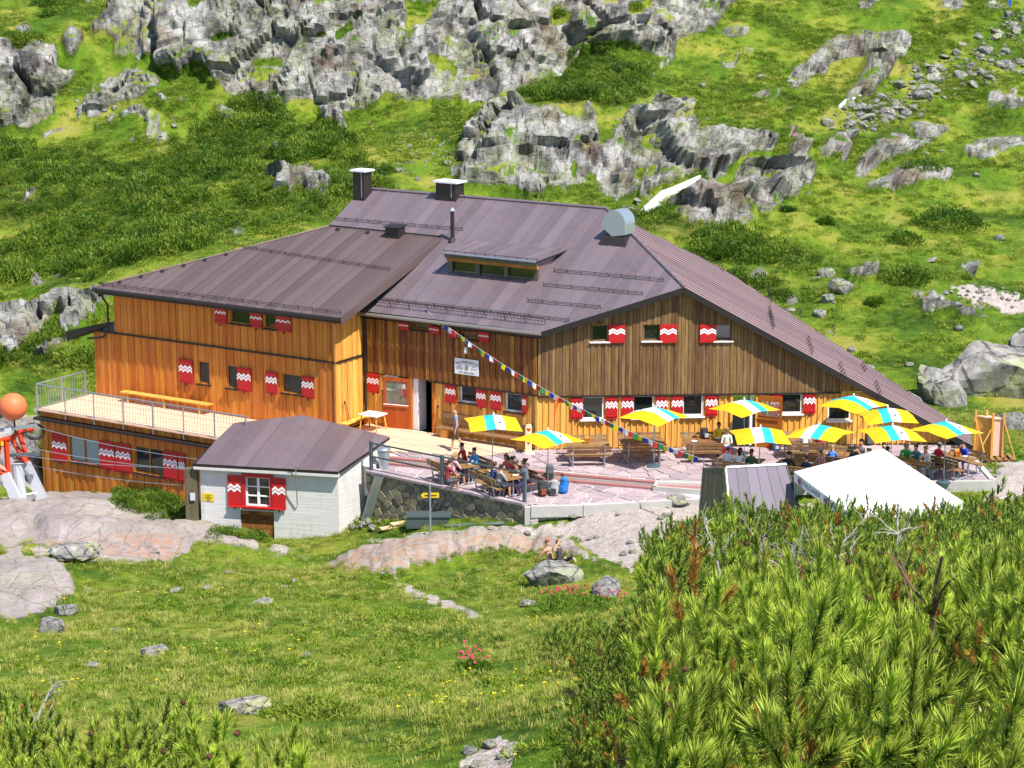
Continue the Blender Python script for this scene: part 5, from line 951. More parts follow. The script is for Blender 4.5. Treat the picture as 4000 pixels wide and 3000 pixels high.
[setattr(n_.inputs['Roughness'], 'default_value', 0.7) for n_ in [M['kroof'].node_tree.nodes['Principled BSDF']]]; [M['kroof'].node_tree.links.remove(l) for l in list(M['kroof'].node_tree.nodes['Principled BSDF'].inputs['Roughness'].links)]; M['kroof'].node_tree.nodes['Principled BSDF'].inputs['Metallic'].default_value = 0; M['kroof'].node_tree.nodes['Principled BSDF'].inputs['Specular IOR Level'].default_value = 0.15
rn = unit(np.cross(b_fr - b_fl, kb_ - b_fl)); rn *= np.sign(rn[2]); n = 6
MB().prism([b_fl, b_fr, kc_, kb_], -rn * 0.04).build('roof_deck', M['trim'], ko)
for i in range(n):
    f0_, f1_ = (i + 0.03) / n, (i + 0.97) / n; T_ = lambda f: kb_ + (kc_ - kb_) * f; B_ = lambda f: b_fl + (b_fr - b_fl) * f
    MB().prism([B_(f0_), B_(f1_), T_(f1_), T_(f0_)], rn * 0.015).build('roof_panel', M['kroof'], ko)
MB().tube([kb_ + UP * 0.02, kc_ + UP * 0.02], 0.06, 6).build('ridge_cap', M['zinc'], ko); MB().tube([ka, kb_], 0.06, 6).build('top_rail', M['slat'], ko); MB().tube([kc_ + UP * 0.01, b_fr], 0.045, 6).build('edge_trim', M['trim'], ko); MB().tube([kb_, b_fl], 0.035, 6).build('edge_trim', M['white'], ko)
MB().prism([ka, kb_, kc_, kd], UP * 0.03).build('top_sheet', M['kroof'], ko); MB().prism([b_br, b_fr, kc_, kd], np.array([-0.05, 0, 0])).build('side_panel', M['slat'], ko); MB().prism([b_bl, b_br, kd, ka], np.array([0, -0.05, 0])).build('side_panel', M['slat'], ko)
# ------------------------------------------------------------------ white tent
M['canvas'] = simple('white_canvas', (0.86, 0.86, 0.88), 0.7, 0, 0.02, 3); M['logo_red'] = simple('crimson_print', (0.36, 0.03, 0.12), 0.6); M['logo_blue'] = simple('slate_blue_print', (0.16, 0.18, 0.30), 0.6)
tL_, tR_ = ony(1716, 1020, 72.2), ony(2079, 1078, 68.4); ze = 2.2; ap = ony(1907, 969, 70.5)
tF = np.array([11.15, 66.5, ze]); tL_[2] = ze; tR_[2] = ze; tB = tL_ + tR_ - tF; tcs = [tL_, tF, tR_, tB]
tn = empty('white_tent', (12.4, 70.3, -1), 0, 'white pyramid party tent with printed valance in front of the terrace', 'tent')
for a, b in zip(tcs, tcs[1:] + tcs[:1]):
    mb = MB(); N = 8                                   # slightly sagging canvas panel
    rows = [[(a + (b - a) * j / N) * (1 - i / N) + ap * (i / N) - UP * 0.10 * sin(pi * i / N) * (1 - abs(2 * j / N - 1)) for j in range(N + 1)] for i in range(N)] + [[ap] * (N + 1)]
    vs = [p for r in rows for p in r]; fs = [(i * (N + 1) + j, i * (N + 1) + j + 1, (i + 1) * (N + 1) + j + 1, (i + 1) * (N + 1) + j) for i in range(N) for j in range(N)]
    mb.add(vs, fs).build('canvas_panel', M['canvas'], tn, smooth=True)
    nn = unit(np.cross(b - a, UP)); va = MB().prism([a, b, b - UP * 0.36, a - UP * 0.36], nn * 0.012).build('valance', M['canvas'], tn)
    bar(a + (ap - a) * 0.02 - UP * 0.02, a * (1, 1, 0) - UP * 1.1, 0.04, 'pole', M['zinc'], tn)
    if a is tL_:
        vw = Wall(a * (1, 1, 0), b - a, nn if np.dot(nn, (-1, -0.3, 0)) > 0 else -nn); vw.d = unit((b - a) * (1, 1, 0)); Lv = np.linalg.norm(b - a)
        for f in (0.06, 0.5):
            s_ = f * Lv; c_ = vw.pt(s_ + 0.28, ze - 0.19, 0.03)
            for rad, m_, of in ((0.17, 'logo_blue', 0.0), (0.145, 'canvas', 0.003), (0.11, 'logo_red', 0.006)):
                MB().add([c_ + vw.n * of + (vw.d * cos(2 * pi * k / 20) * 1.5 + UP * sin(2 * pi * k / 20)) * rad for k in range(20)], [tuple(range(20))]).build('emblem', M[m_], va)
            t_ = text('PAULANER', vw, s_ + 0.62, ze - 0.19, 0.27, M['logo_blue'], va, 0.02, 'LEFT')
            t_.matrix_basis = t_.matrix_basis @ Matrix.Diagonal((1.25, 1, 1, 1))
# ------------------------------------------------------------------ parasols
M['par_y'] = simple('yellow_parasol_cloth', (0.86, 0.58, 0.01), 0.8, 0, 0.04); M['par_t'] = simple('turquoise_parasol_cloth', (0.03, 0.56, 0.62), 0.8, 0, 0.04); M['par_w'] = simple('white_parasol_cloth', (0.85, 0.85, 0.87), 0.8, 0, 0.03)
for k in ('par_y', 'par_t', 'par_w'):
    b = M[k].node_tree; pr = b.nodes['Principled BSDF']; tl = b.nodes.new('ShaderNodeBsdfTranslucent'); mx = b.nodes.new('ShaderNodeMixShader'); ou = b.nodes['Material Output']; mx.inputs[0].default_value = 0.3
    src = pr.inputs['Base Color'].links[0].from_socket; b.links.new(src, tl.inputs[0]); b.links.new(pr.outputs[0], mx.inputs[1]); b.links.new(tl.outputs[0], mx.inputs[2]); b.links.new(mx.outputs[0], ou.inputs[0])
def parasol_proto(half=1.02, top=2.42, drop=0.36):
    r = empty('parasol'); N = 16; mb = MB(); us = [-1, -0.86, -0.7, -0.5, -0.37, -0.37 + 1e-4, -0.2, -0.02, -0.02 + 1e-4, 0.15, 0.36, 0.36 + 1e-4, 0.5, 0.7, 0.86, 1]; vs_ = [i / 6 - 1 for i in range(13)]
    def z(u, v): m = max(abs(u), abs(v)); e = min(abs(u), abs(v)); return top - drop * m - 0.05 * m * (1 - (1 - e) ** 2) * 1 + 0.045 * m * (1 - e)
    for i in range(len(us) - 1):
        if us[i + 1] - us[i] < 0.01: continue
        m = 0.5 * (us[i] + us[i + 1]); mi = 0 if m < -0.37 else 1 if m < -0.02 else 2 if m < 0.36 else 0
        for j in range(12):
            q = [(us[i], vs_[j]), (us[i + 1], vs_[j]), (us[i + 1], vs_[j + 1]), (us[i], vs_[j + 1])]
            mb.add([(a * half * (1 - 0.05 * (1 - abs(b)) * abs(a)), b * half * (1 - 0.05 * (1 - abs(a)) * abs(b)), z(a, b)) for a, b in q], [(0, 1, 2, 3)], mi)
    mb.build('canopy', [M['par_y'], M['par_t'], M['par_w']], r, False)
    MB().lathe([(0.02, top - 0.01), (0.035, top + 0.03), (0.03, top + 0.07), (0.008, top + 0.09)], 10).build('finial', M['white'], r, False)
    MB().tube([(0, 0, 0.06), (0, 0, top)], 0.019, 8).build('pole', M['zinc'], r, False); MB().lathe([(0.27, 0.0), (0.27, 0.04), (0.2, 0.075), (0.05, 0.09), (0.03, 0.3)], 18).build('base', M['parbase'], r, False)
    for sx_, sy_ in ((1, 1), (1, -1), (-1, 1), (-1, -1)): MB().tube([(0, 0, top - 0.04), (sx_ * half * 0.97, sy_ * half * 0.97, top - drop - 0.06)], 0.008, 4).build('rib', M['zinc'], r, False)
    MB().add([(0.12, -0.6, z(0.12, -0.59) + 0.012), (0.24, -0.56, z(0.24, -0.55) + 0.012), (0.22, -0.48, z(0.22, -0.47) + 0.012), (0.13, -0.5, z(0.13, -0.5) + 0.012)], [(0, 1, 2, 3)]).build('printed_mark', M['steel_grey'], r, False)
    return r
M['parbase'] = simple('dark_blue_grey_base', (0.05, 0.09, 0.12), 0.5)
proto = parasol_proto()
PAR = [((1062, 891), 8, 0, 'parasol nearest the entrance bench, just right of the bald man'), ((1184, 926), 38, -0.2, 'parasol over the backpacks at the front of the terrace'), ((1414, 875), 228, 0, 'parasol left of the waitress with its base on open paving'), ((1611, 859), 215, 0, 'parasol in front of the side door of the gable'), ((1641, 918), 183, 0, 'parasol right of the waitress, behind the slatted shed'),
       ((1773, 914), 150, 0, 'parasol between the grey shed roof and the tent'), ((1845, 850), 45, 0, 'parasol highest up against the gable wall by the last window'), ((1921, 877), 2, 0, 'parasol second from the right, close against the wall'), ((1925, 915), 10, 0, 'parasol directly behind the peak of the white tent'), ((2044, 907), 35, 0, 'rightmost parasol at the low end of the roof')]
PARPOS = []
for i, ((u, v), rz, gz_, lab) in enumerate(PAR):
    p = onz(u, v + 4, 2.42 + gz_); o = proto if i == 0 else copy_tree(proto); o.location = (p[0], p[1], gz_ + 0.012); o.rotation_euler = (radians(random.uniform(-2, 2)), radians(random.uniform(-2, 2)), radians(rz)); PARPOS.append(p)
    tag(o, 'yellow, turquoise and white striped ' + lab, 'parasol', 'striped parasols on the terrace')
# ------------------------------------------------------------------ tables and benches
def table_proto(L=1.75, wd=0.72):
    r = empty('terrace_table'); top = empty('tabletop'); top.parent = r
    for k in range(5): MB().box((0, (k - 2) * wd / 5, 0.735), (L, wd / 5 - 0.008, 0.035)).build('plank', M['bench'], top, False)
    for s in (-1, 1):
        MB().tube([(s * (L / 2 - 0.22), 0, 0.06), (s * (L / 2 - 0.22), 0, 0.72)], 0.035, 6).build('leg', M['zinc'], r, False)
        MB().tube([(s * (L / 2 - 0.22), -0.34, 0.03), (s * (L / 2 - 0.22), -0.3, 0.06), (s * (L / 2 - 0.22), 0.3, 0.06), (s * (L / 2 - 0.22), 0.34, 0.03)], 0.03, 6).build('foot', M['zinc'], r, False)
    return r
def bench_proto(L=1.75):
    r = empty('terrace_bench')
    for k in range(3): MB().box((0, (k - 1) * 0.125, 0.435), (L, 0.117, 0.03)).build('seat_plank', M['bench'], r, False)
    for z in (0.66, 0.8): MB().box((0, 0.24 + (z - 0.66) * 0.25, z), (L, 0.028, 0.115), ((1, 0, 0), (0, 0.97, -0.24), (0, 0.24, 0.97))).build('back_plank', M['bench'], r, False)
    for s in (-1, 1):
        MB().tube([(s * (L / 2 - 0.25), 0.12, 0.03), (s * (L / 2 - 0.25), 0.2, 0.44), (s * (L / 2 - 0.25), 0.3, 0.88)], 0.028, 6).build('back_leg', M['zinc'], r, False)
        MB().tube([(s * (L / 2 - 0.25), -0.15, 0.42), (s * (L / 2 - 0.25), -0.05, 0.03)], 0.02, 6).build('front_leg', M['zinc'], r, False); MB().tube([(s * (L / 2 - 0.25), -0.3, 0.03), (s * (L / 2 - 0.25), 0.25, 0.03)], 0.026, 6).build('foot', M['zinc'], r, False)
    return r
tp, bp = table_proto(), bench_proto(); first = [True, True]
ga = atan2(GD[1], GD[0])
# pixel of the table top, yaw, ground height, benches on (near, far) side, where it stands
TAB = [(z5(535, 735), ga, 0, (1, 1), 'by the left end of the gable wall'), (z5(1010, 712), ga, 0, (1, 1), 'under the gable window behind the lone parasol base'), (z5(1560, 708), ga, 0, (1, 1), 'where the man in the yellow shirt sits'),
       (z5(1870, 868), ga - 0.5, 0, (1, 0), 'right behind the slatted shed'), (z6(530, 790), ga - 0.55, 0, (1, 1), 'beside the corner of the grey shed roof'), (z6(560, 612), ga, 0, (1, 1), 'against the wall below the shuttered window by the side door'),
       (z6(850, 722), ga - 0.5, 0, (1, 1), 'left of the tent peak'), (z6(1340, 770), ga - 0.75, 0, (1, 1), 'right of the tent peak'), (z6(1690, 735), ga - 0.9, 0, (1, 1), 'at the far right end of the terrace'),
       (z4(985, 898), ga - 1.05, -0.2, (1, 1), 'behind the railing post on the lower terrace'), (z4(1365, 998), ga - 1.05, -0.2, (1, 1), 'nearest the end of the stone wall')]
TABS = []; BENCHES = []
for (px, yaw, g, bs, where) in TAB:
    p = onz(*px, 0.75 + g); o = tp if first[0] else copy_tree(tp); first[0] = False; o.location = (p[0], p[1], g + 0.012); o.rotation_euler = (0, 0, yaw); TABS.append((p[0], p[1], g, yaw))
    tag(o, 'brown plank terrace table ' + where, 'table', 'terrace tables')
    for side, on in zip((-1, 1), bs):
        if not on: continue
        b = bp if first[1] else copy_tree(bp); first[1] = False; off = 0.68 * side; BENCHES.append((p[0] - sin(yaw) * off, p[1] + cos(yaw) * off, g, yaw + (pi if side < 0 else 0))); b.location = (p[0] - sin(yaw) * off, p[1] + cos(yaw) * off, g + 0.012); b.rotation_euler = (0, 0, yaw + (pi if side < 0 else 0))
        tag(b, ('near bench ' if side < 0 else 'far bench ') + 'of the table ' + where, 'bench', 'terrace benches')
# long bench under the entrance windows
eb = empty('wall_bench', lw(-2.6, 0.4), 0, 'long weathered bench with a board back under the entrance wall windows', 'bench')
for k in range(3): MB().box(lw(-2.35, 0.22 + k * 0.15, 0.45), (4.5, 0.14, 0.05), (E1, N1, UP)).build('seat_plank', M['bench'], eb)
for k in range(2): MB().box(lw(-2.35, 0.1, 0.68 + k * 0.22), (4.5, 0.04, 0.2), (E1, N1, UP)).build('back_plank', M['bench'], eb)
for s in (-4.2, -0.5): MB().box(lw(s, 0.35, 0.23), (0.34, 0.3, 0.4), (E1, N1, UP)).build('leg', M['larch_new'], eb)
sb = empty('corner_bench', lw(-8.2, 1.1), 0, 'low larch bench along the sunlit side wall of the annex', 'bench'); MB().box(lw(-8.3, 1.0, 0.42), (0.36, 1.9, 0.05), (E1, N1, UP)).build('seat', M['larch_new'], sb)
for s in (0.2, 1.8): MB().box(lw(-8.3, s, 0.2), (0.3, 0.08, 0.4), (E1, N1, UP)).build('leg', M['larch_new'], sb)
p = onz(*z4(235, 480), 0.75); wt = empty('white_table', p * (1, 1, 0), 0, 'small square table with a white top beside the open entrance door', 'table')
MB().box(p, (0.95, 0.8, 0.045), (E1, N1, UP)).build('tabletop', M['white'], wt)
for a in (-1, 1):
    for b in (-1, 1): MB().tube([p * (1, 1, 0) + E1 * a * 0.44 + N1 * b * 0.36 + UP * 0.03, p + E1 * a * 0.36 + N1 * b * 0.3 - UP * 0.03], 0.032, 6).build('leg', M['larch_new'], wt)
# carved wooden stele with hearts
p = onz(*z4(1580, 830), 0); stl = empty('carved_stele', p, 0, 'carved pale wood stele with cut-out hearts at the hut corner', 'sculpture'); mb = MB(); prof = [(-0.13, 0), (0.13, 0), (0.13, 1.05), (0.1, 1.16), (0, 1.2), (-0.1, 1.16), (-0.13, 1.05)]
so_ = MB().prism([p + np.array([x, 0, z + 0.05]) for x, z in prof], (0, 0.12, 0)).build('board', M['deck'], stl); MB().lathe([(0.26, 0), (0.26, 0.05), (0.2, 0.07)], 16, p + np.array([0, 0.06, 0])).build('foot', M['mortar'], stl)
for zc2, r2_ in ((0.98, 0.095), (0.42, 0.075)):
    hp = [(16 * sin(t) ** 3 / 17, (13 * cos(t) - 5 * cos(2 * t) - 2 * cos(3 * t) - cos(4 * t)) / 17) for t in [2 * pi * k / 18 for k in range(18)]]
    MB().add([p + np.array([x * r2_, -0.004, zc2 + 0.05 + z * r2_]) for x, z in hp][::-1], [tuple(range(18))]).build('heart', M['door'], stl)
# wooden frame stack on a pallet, far right
pw = onz(*z6(1925, 755), -0.2); fr = empty('timber_form', pw, 0, 'tall pale timber frame braced upright on a pallet beyond the roof end', 'frame')
for dx, dy in ((-0.42, 0.35), (0.02, 0.35), (0.18, -0.1), (0.62, -0.1)): MB().box(pw + np.array([dx, dy, 0.95]), (0.09, 0.09, 1.95)).build('post', M['larch_new'], fr)
MB().box(pw + np.array([0.4, -0.02, 0.92]), (0.34, 0.06, 1.55)).build('panel', M['deck'], fr); MB().prism([pw + np.array(q) for q in ((-0.4, 0.38, 0.2), (0.2, 0.0, 0.2), (0.2, 0.0, 1.65), (-0.4, 0.38, 1.65))], (0.05, 0.08, 0)).build('panel', M['larch_new'], fr); MB().prism([pw + np.array(q) for q in ((-0.45, 0.42, 1.66), (0.2, -0.1, 1.66), (0.66, -0.1, 1.66), (0.1, 0.42, 1.66))], (0, 0, 0.05)).build('top_board', M['deck'], fr)
for a, b in (((0.62, -0.12, 1.6), (1.05, -0.5, 0.12)), ((-0.45, 0.4, 1.7), (-0.1, -0.4, 0.1)), ((0.15, -0.1, 1.3), (-0.25, -0.3, 0.6))): MB().tube([pw + np.array(a), pw + np.array(b)], 0.025, 5).build('brace', M['larch_new'], fr)
for k in range(5): MB().box(pw + np.array([-0.1 + k * 0.27, -0.05, 0.1]), (0.16, 1.0, 0.03)).build('pallet_board', M['bench'], fr)
for k in (-0.45, 0.35): MB().box(pw + np.array([0.42, k, 0.03]), (1.3, 0.1, 0.11)).build('pallet_bearer', M['bench'], fr)
# walking poles, backpacks, small things on the tables
M['pole_dark'] = simple('dark_pole', (0.02, 0.02, 0.022), 0.4)
for i, (q, nn, lab) in enumerate(((lw(-8.5, 1.62), E1, 'leaning on the sunlit annex wall'), (lw(-4.75, 0.12), N1, 'leaning beside the entrance door'))):
    wp = empty('walking_poles', q, 0, 'pair of dark trekking poles ' + lab, 'poles')
    for k in (0, 1): a = q + nn * (0.3 + 0.1 * k) + np.cross(UP, nn) * 0.1 * k + UP * 0.05; b = q + nn * 0.07 + np.cross(UP, nn) * 0.06 * k + UP * 1.2; MB().tube([a, b], 0.012, 5).build('shaft', M['pole_dark'], wp); MB().tube([b, b + unit(b - a) * 0.13], 0.02, 6).build('grip', M['black'], wp)
def backpack(p, rz, c1, c2, label, h=0.58, wd=0.32, lean=0.15):
    r = empty('backpack', p, rz, label, 'backpack', 'backpacks on the terrace'); mb = MB(); rows = []; N = 12
    m1 = simple('pack_' + label[:14].replace(' ', '_'), c1, 0.8, 0, 0.25, 12); m2 = simple('packtrim_' + label[:14].replace(' ', '_'), c2, 0.8)
    for z, sx_, sy_ in ((0, 0.7, 0.7), (0.06, 0.95, 1.0), (0.3, 1.0, 1.05), (0.6, 0.95, 0.9), (0.8, 0.85, 0.75), (0.86, 0.9, 0.85), (0.95, 0.85, 0.85), (1.0, 0.5, 0.5)):
        rows.append([(wd / 2 * sx_ * np.sign(cos(t)) * abs(cos(t)) ** 0.6, 0.13 * sy_ * np.sign(sin(t)) * abs(sin(t)) ** 0.6 + lean * z * h, z * h) for t in [2 * pi * k / N for k in range(N)]])
    n = len(rows); mb.add([q for r_ in rows for q in r_], [(i * N + k, i * N + (k + 1) % N, (i + 1) * N + (k + 1) % N, (i + 1) * N + k) for i in range(n - 1) for k in range(N)] + [tuple(range((n - 1) * N, n * N))]); mb.build('body', m1, r, False, True)
    MB().box((0, -0.15, h * 0.33), (wd * 0.62, 0.07, h * 0.36)).build('pocket', m2, r, False)
    for s in (-1, 1): MB().tube([(s * wd * 0.25, 0.1 + lean * h * 0.8, h * 0.82), (s * wd * 0.28, 0.24 + lean * h * 0.5, h * 0.55), (s * wd * 0.3, 0.13, h * 0.12)], 0.022, 5).build('strap', m2, r, False)
    return r
for (px, g, c1, c2, lab, rz) in ((z4(1700, 1190), -0.19, (0.03, 0.04, 0.035), (0.25, 0.05, 0.02), 'black and red backpack leaning in front of the terrace bench', 0.3), (z4(1800, 1185), -0.19, (0.32, 0.34, 0.36), (0.04, 0.05, 0.06), 'grey backpack between the black and the blue one', -0.2), (z4(1880, 1165), -0.19, (0.01, 0.16, 0.52), (0.03, 0.2, 0.6), 'bright blue backpack on the paving right of the grey one', -0.5),
                                 (z4(1765, 1050), -0.19, (0.08, 0.09, 0.11), (0.03, 0.03, 0.03), 'dark grey backpack standing behind the others', 0.1), (z6(425, 640), 0.01, (0.03, 0.035, 0.04), (0.05, 0.05, 0.05), 'black backpack by the open side door', 0.2), (z6(355, 690), 0.01, (0.1, 0.3, 0.7), (0.5, 0.5, 0.55), 'pale blue pack at the foot of the side door', 0.1), (z6(1045, 650), 0.01, (0.04, 0.045, 0.05), (0.1, 0.1, 0.1), 'dark backpack against the wall under the parasol', 0.1)):
    p = onz(*px, g); backpack(Vector((p[0], p[1], g + 0.015)), rz, c1, c2, lab)
p = onz(*z5(1555, 690), 0.77); backpack(Vector((p[0], p[1], 0.79)), 0.4, (0.03, 0.035, 0.045), (0.35, 0.36, 0.38), 'black daypack on the table of the man in yellow', 0.4, 0.3)
for k, (ti, dx, lab) in enumerate(((0, 0.0, 'on the leftmost gable table'), (1, -0.15, 'on the table behind the lone parasol'), (8, 0.1, 'on the table at the far right end'))):
    x, y, g, yaw = TABS[ti]; c_ = np.array([x + dx * cos(yaw), y + dx * sin(yaw), g + 0.77]); mh = empty('menu_holder', c_, 0, 'small wooden cutlery and menu box ' + lab, 'box'); MB().box(c_ + UP * 0.1, (0.2, 0.14, 0.2)).build('box', M['door'], mh); MB().box(c_ + UP * 0.24, (0.16, 0.03, 0.12)).build('menu', M['larch_new'], mh)
# ------------------------------------------------------------------ prayer flags
fc = [simple('flag_' + n, c, 0.8, 0, 0.08) for n, c in (('blue', (0.03, 0.06, 0.42)), ('white', (0.8, 0.8, 0.82)), ('red', (0.55, 0.02, 0.02)), ('green', (0.02, 0.22, 0.07)), ('yellow', (0.8, 0.66, 0.01)))]
fa = onpl(917, 672, onM(0, eo), nM) + UP * 0.1; fb = ka + np.array([0.0, 0, 0.35]); fl = empty('prayer_flag_line', fb, 0, 'line of small coloured prayer flags from the roof edge down to the slatted shed', 'flags')
kpole = MB().tube([ka - UP * 0.4, ka + UP * 0.4], 0.02, 6).build('flag_peg', M['zinc'], fl)
def fpt(t): return fa + (fb - fa) * t - UP * 0.62 * 4 * t * (1 - t) * 1.0
N = 62; MB().tube([fpt(i / N) for i in range(N + 1)], 0.006, 4).build('cord', M['white'], fl)
for i in range(N - 1):
    a, b = fpt((i + 0.06) / N), fpt((i + 0.94) / N); sw_ = np.array([random.uniform(-0.06, 0.06), random.uniform(-0.08, 0.08), 0]); hgt_ = 0.19
    mb = MB(); g_ = [[a + (b - a) * u - UP * hgt_ * v + sw_ * v + np.array([0.02, 0.025, 0]) * sin(u * 5 + i) * v for u in (0, 0.33, 0.67, 1)] for v in (0, 0.5, 1)]
    mb.add([q for r_ in g_ for q in r_], [(r_ * 4 + c, r_ * 4 + c + 1, r_ * 4 + c + 5, r_ * 4 + c + 4) for r_ in range(2) for c in range(3)]); mb.build('flag', fc[i % 5], fl, smooth=True)
M['orange_cloth'] = simple('orange_cloth', (0.75, 0.12, 0.01), 0.8); p = fpt(0.515); mb = MB()
for i in range(6): z0_, z1_ = i * 0.13, (i + 1) * 0.13; mb.add([p + np.array([-0.05 - 0.025 * i, 0, -z0_]), p + np.array([0.06 - 0.03 * i, 0.02, -z0_]), p + np.array([0.06 - 0.03 * (i + 1), 0.02, -z1_]), p + np.array([-0.05 - 0.025 * (i + 1), 0, -z1_])], [(0, 1, 2, 3)])
tag(mb.build('orange_scarf', M['orange_cloth']), 'long orange cloth hanging from the flag line by the gable window', 'cloth')
# ------------------------------------------------------------------ material ropeway support, lower left
M['ropered'] = simple('orange_red_steel', (0.62, 0.05, 0.012), 0.45, 0.1, 0.1); M['ball'] = simple('orange_marker_ball', (0.72, 0.17, 0.06), 0.55, 0, 0.06); M['silver'] = simple('silver_painted_steel', (0.62, 0.65, 0.70), 0.4, 0.3, 0.08)
RY = 84.6
def rp_(u, v, dy=0): return ony(u, v, RY + dy)
z9 = lambda x, y: ((x * 520 / 990) / 1.808, (1520 + y * 520 / 990 * 1.0) / 1.808)
rw = empty('ropeway_support', rp_(40, 1095), 0, 'red and silver steel ropeway support with rollers beside the annex', 'pylon')
def R9(x, y, dy=0): return rp_(*z9(x, y), dy)
for a, b, dy in (((45, 620), (160, 885), -0.2), ((200, 540), (340, 860), 0.9)):
    A_, B_ = R9(*a, dy), R9(*b, dy); d = unit(B_ - A_); B_ = B_ + d * 0.5; sdv = np.array([1., 0, 0]); fv = unit(np.cross(d, sdv)); sdv = np.cross(fv, d)
    MB().prism([A_ - sdv * 0.15, A_ + sdv * 0.15, B_ + sdv * 0.26, B_ - sdv * 0.26], fv * 0.3).build('leg', M['silver'], rw)
MB().tube([R9(130, 560, 0.3), R9(160, 920, 0.3)], 0.26, 12).build('hydraulic_post', M['silver'], rw)
for a, b, w_, dy in (((-20, 390), (75, 365), 0.14, -0.2), ((5, 380), (-40, 600), 0.12, -0.2), ((45, 375), (60, 620), 0.14, -0.2), ((-40, 560), (60, 610), 0.12, -0.2), ((85, 370), (195, 540), 0.14, 0.5), ((140, 320), (210, 545), 0.13, 0.9), ((75, 370), (140, 320), 0.12, 0.3), ((140, 320), (250, 295), 0.12, 0.9), ((120, 500), (210, 540), 0.12, 0.9), ((100, 345), (110, 430), 0.1, 0.2), ((-40, 620), (70, 625), 0.12, -0.2)):
    A_, B_ = R9(*a, dy), R9(*b, dy); MB().tube([A_, B_], w_ * 0.8, 4).build('red_beam', M['ropered'], rw)
for a, b in (((-60, 310), (275, 268)), ((70, 490), (300, 484))): MB().box((R9(*a) + R9(*b)) / 2, (np.linalg.norm(R9(*b) - R9(*a)), 0.16, 0.13), (unit(R9(*b) - R9(*a)), np.array([0, 1., 0]), unit(np.cross(unit(R9(*b) - R9(*a)), (0, 1., 0))))).build('cross_beam', M['steel_grey'] if a[1] > 400 else M['zinc'], rw)
MB().box(R9(62, 302, -0.1), (0.28, 0.2, 0.26)).build('junction_box', M['silver'], rw); MB().tube([R9(105, 230), R9(115, 330)], 0.04, 6).build('ball_stem', M['trim'], rw); MB().box(R9(16, 405, -0.3), (0.12, 0.02, 0.18)).build('yellow_plate', M['yellow'], rw)
for a, b in (((185, 785), (275, 770)), ((240, 880), (300, 830)), ((0, 690), (60, 760)), ((165, 590), (235, 660))): MB().tube([R9(*a, 0.3), R9(*b, 0.5)], 0.05, 6).build('silver_brace', M['silver'], rw)
mb = MB(); cc = R9(255, 315, 0.4)
for k in range(3): MB().tube([cc + np.array([cos(t) * (0.45 - 0.05 * k), 0.03 * k, sin(t) * (0.36 - 0.04 * k)]) for t in [2 * pi * i / 20 for i in range(21)]], 0.02, 5).build('hose_loop', M['trim'], rw)
bm = bmesh.new(); bmesh.ops.create_uvsphere(bm, u_segments=32, v_segments=20, radius=0.56); me = D.meshes.new('marker_ball'); bm.to_mesh(me); bm.free(); me.materials.append(M['ball']); me.polygons.foreach_set('use_smooth', [True] * len(me.polygons))
ball = D.objects.new('marker_ball', me); link(ball); ball.location = Vector(R9(97, 130)); tag(ball, 'large orange marker ball on top of the ropeway support', 'ball')
MB().tube([Vector(R9(97, 130)) + Vector((cos(t) * 0.562, 0.0, sin(t) * 0.562)) for t in [2 * pi * i / 40 for i in range(41)]], 0.006, 4).build('seam', M['ball'], ball)
for i, (a, b) in enumerate((((220, 268), (1010, 400 + 0)), ((70, 405), (1100, 640)), ((70, 478), (1100, 545)), ((210, 560), (1090, 610)))):
    A_ = R9(*a); B_ = WC.pt(-5.8, (0.2, -0.25, -0.15, -0.9)[i], -0.3); tag(MB().tube([A_ + (B_ - A_) * t - UP * 0.15 * 4 * t * (1 - t) for t in [k / 10 for k in range(11)]], 0.012, 4).build('ropeway_cable', M['zinc']), ('topmost', 'second', 'third', 'lowest')[i] + ' of the thin ropeway cables crossing in front of the annex', 'cable', 'ropeway cables')
gp = empty('cable_post', FL, 0, 'grey concrete post at the left corner of the white cabin', 'post'); MB().box(FL + np.array([-0.36, 0.12, -1.75]), (0.5, 0.35, 3.3)).build('post', M['slat'], gp); MB().box(FL + np.array([-0.3, -0.12, -1.2]), (0.2, 0.04, 0.3)).build('plate', M['silver'], gp)
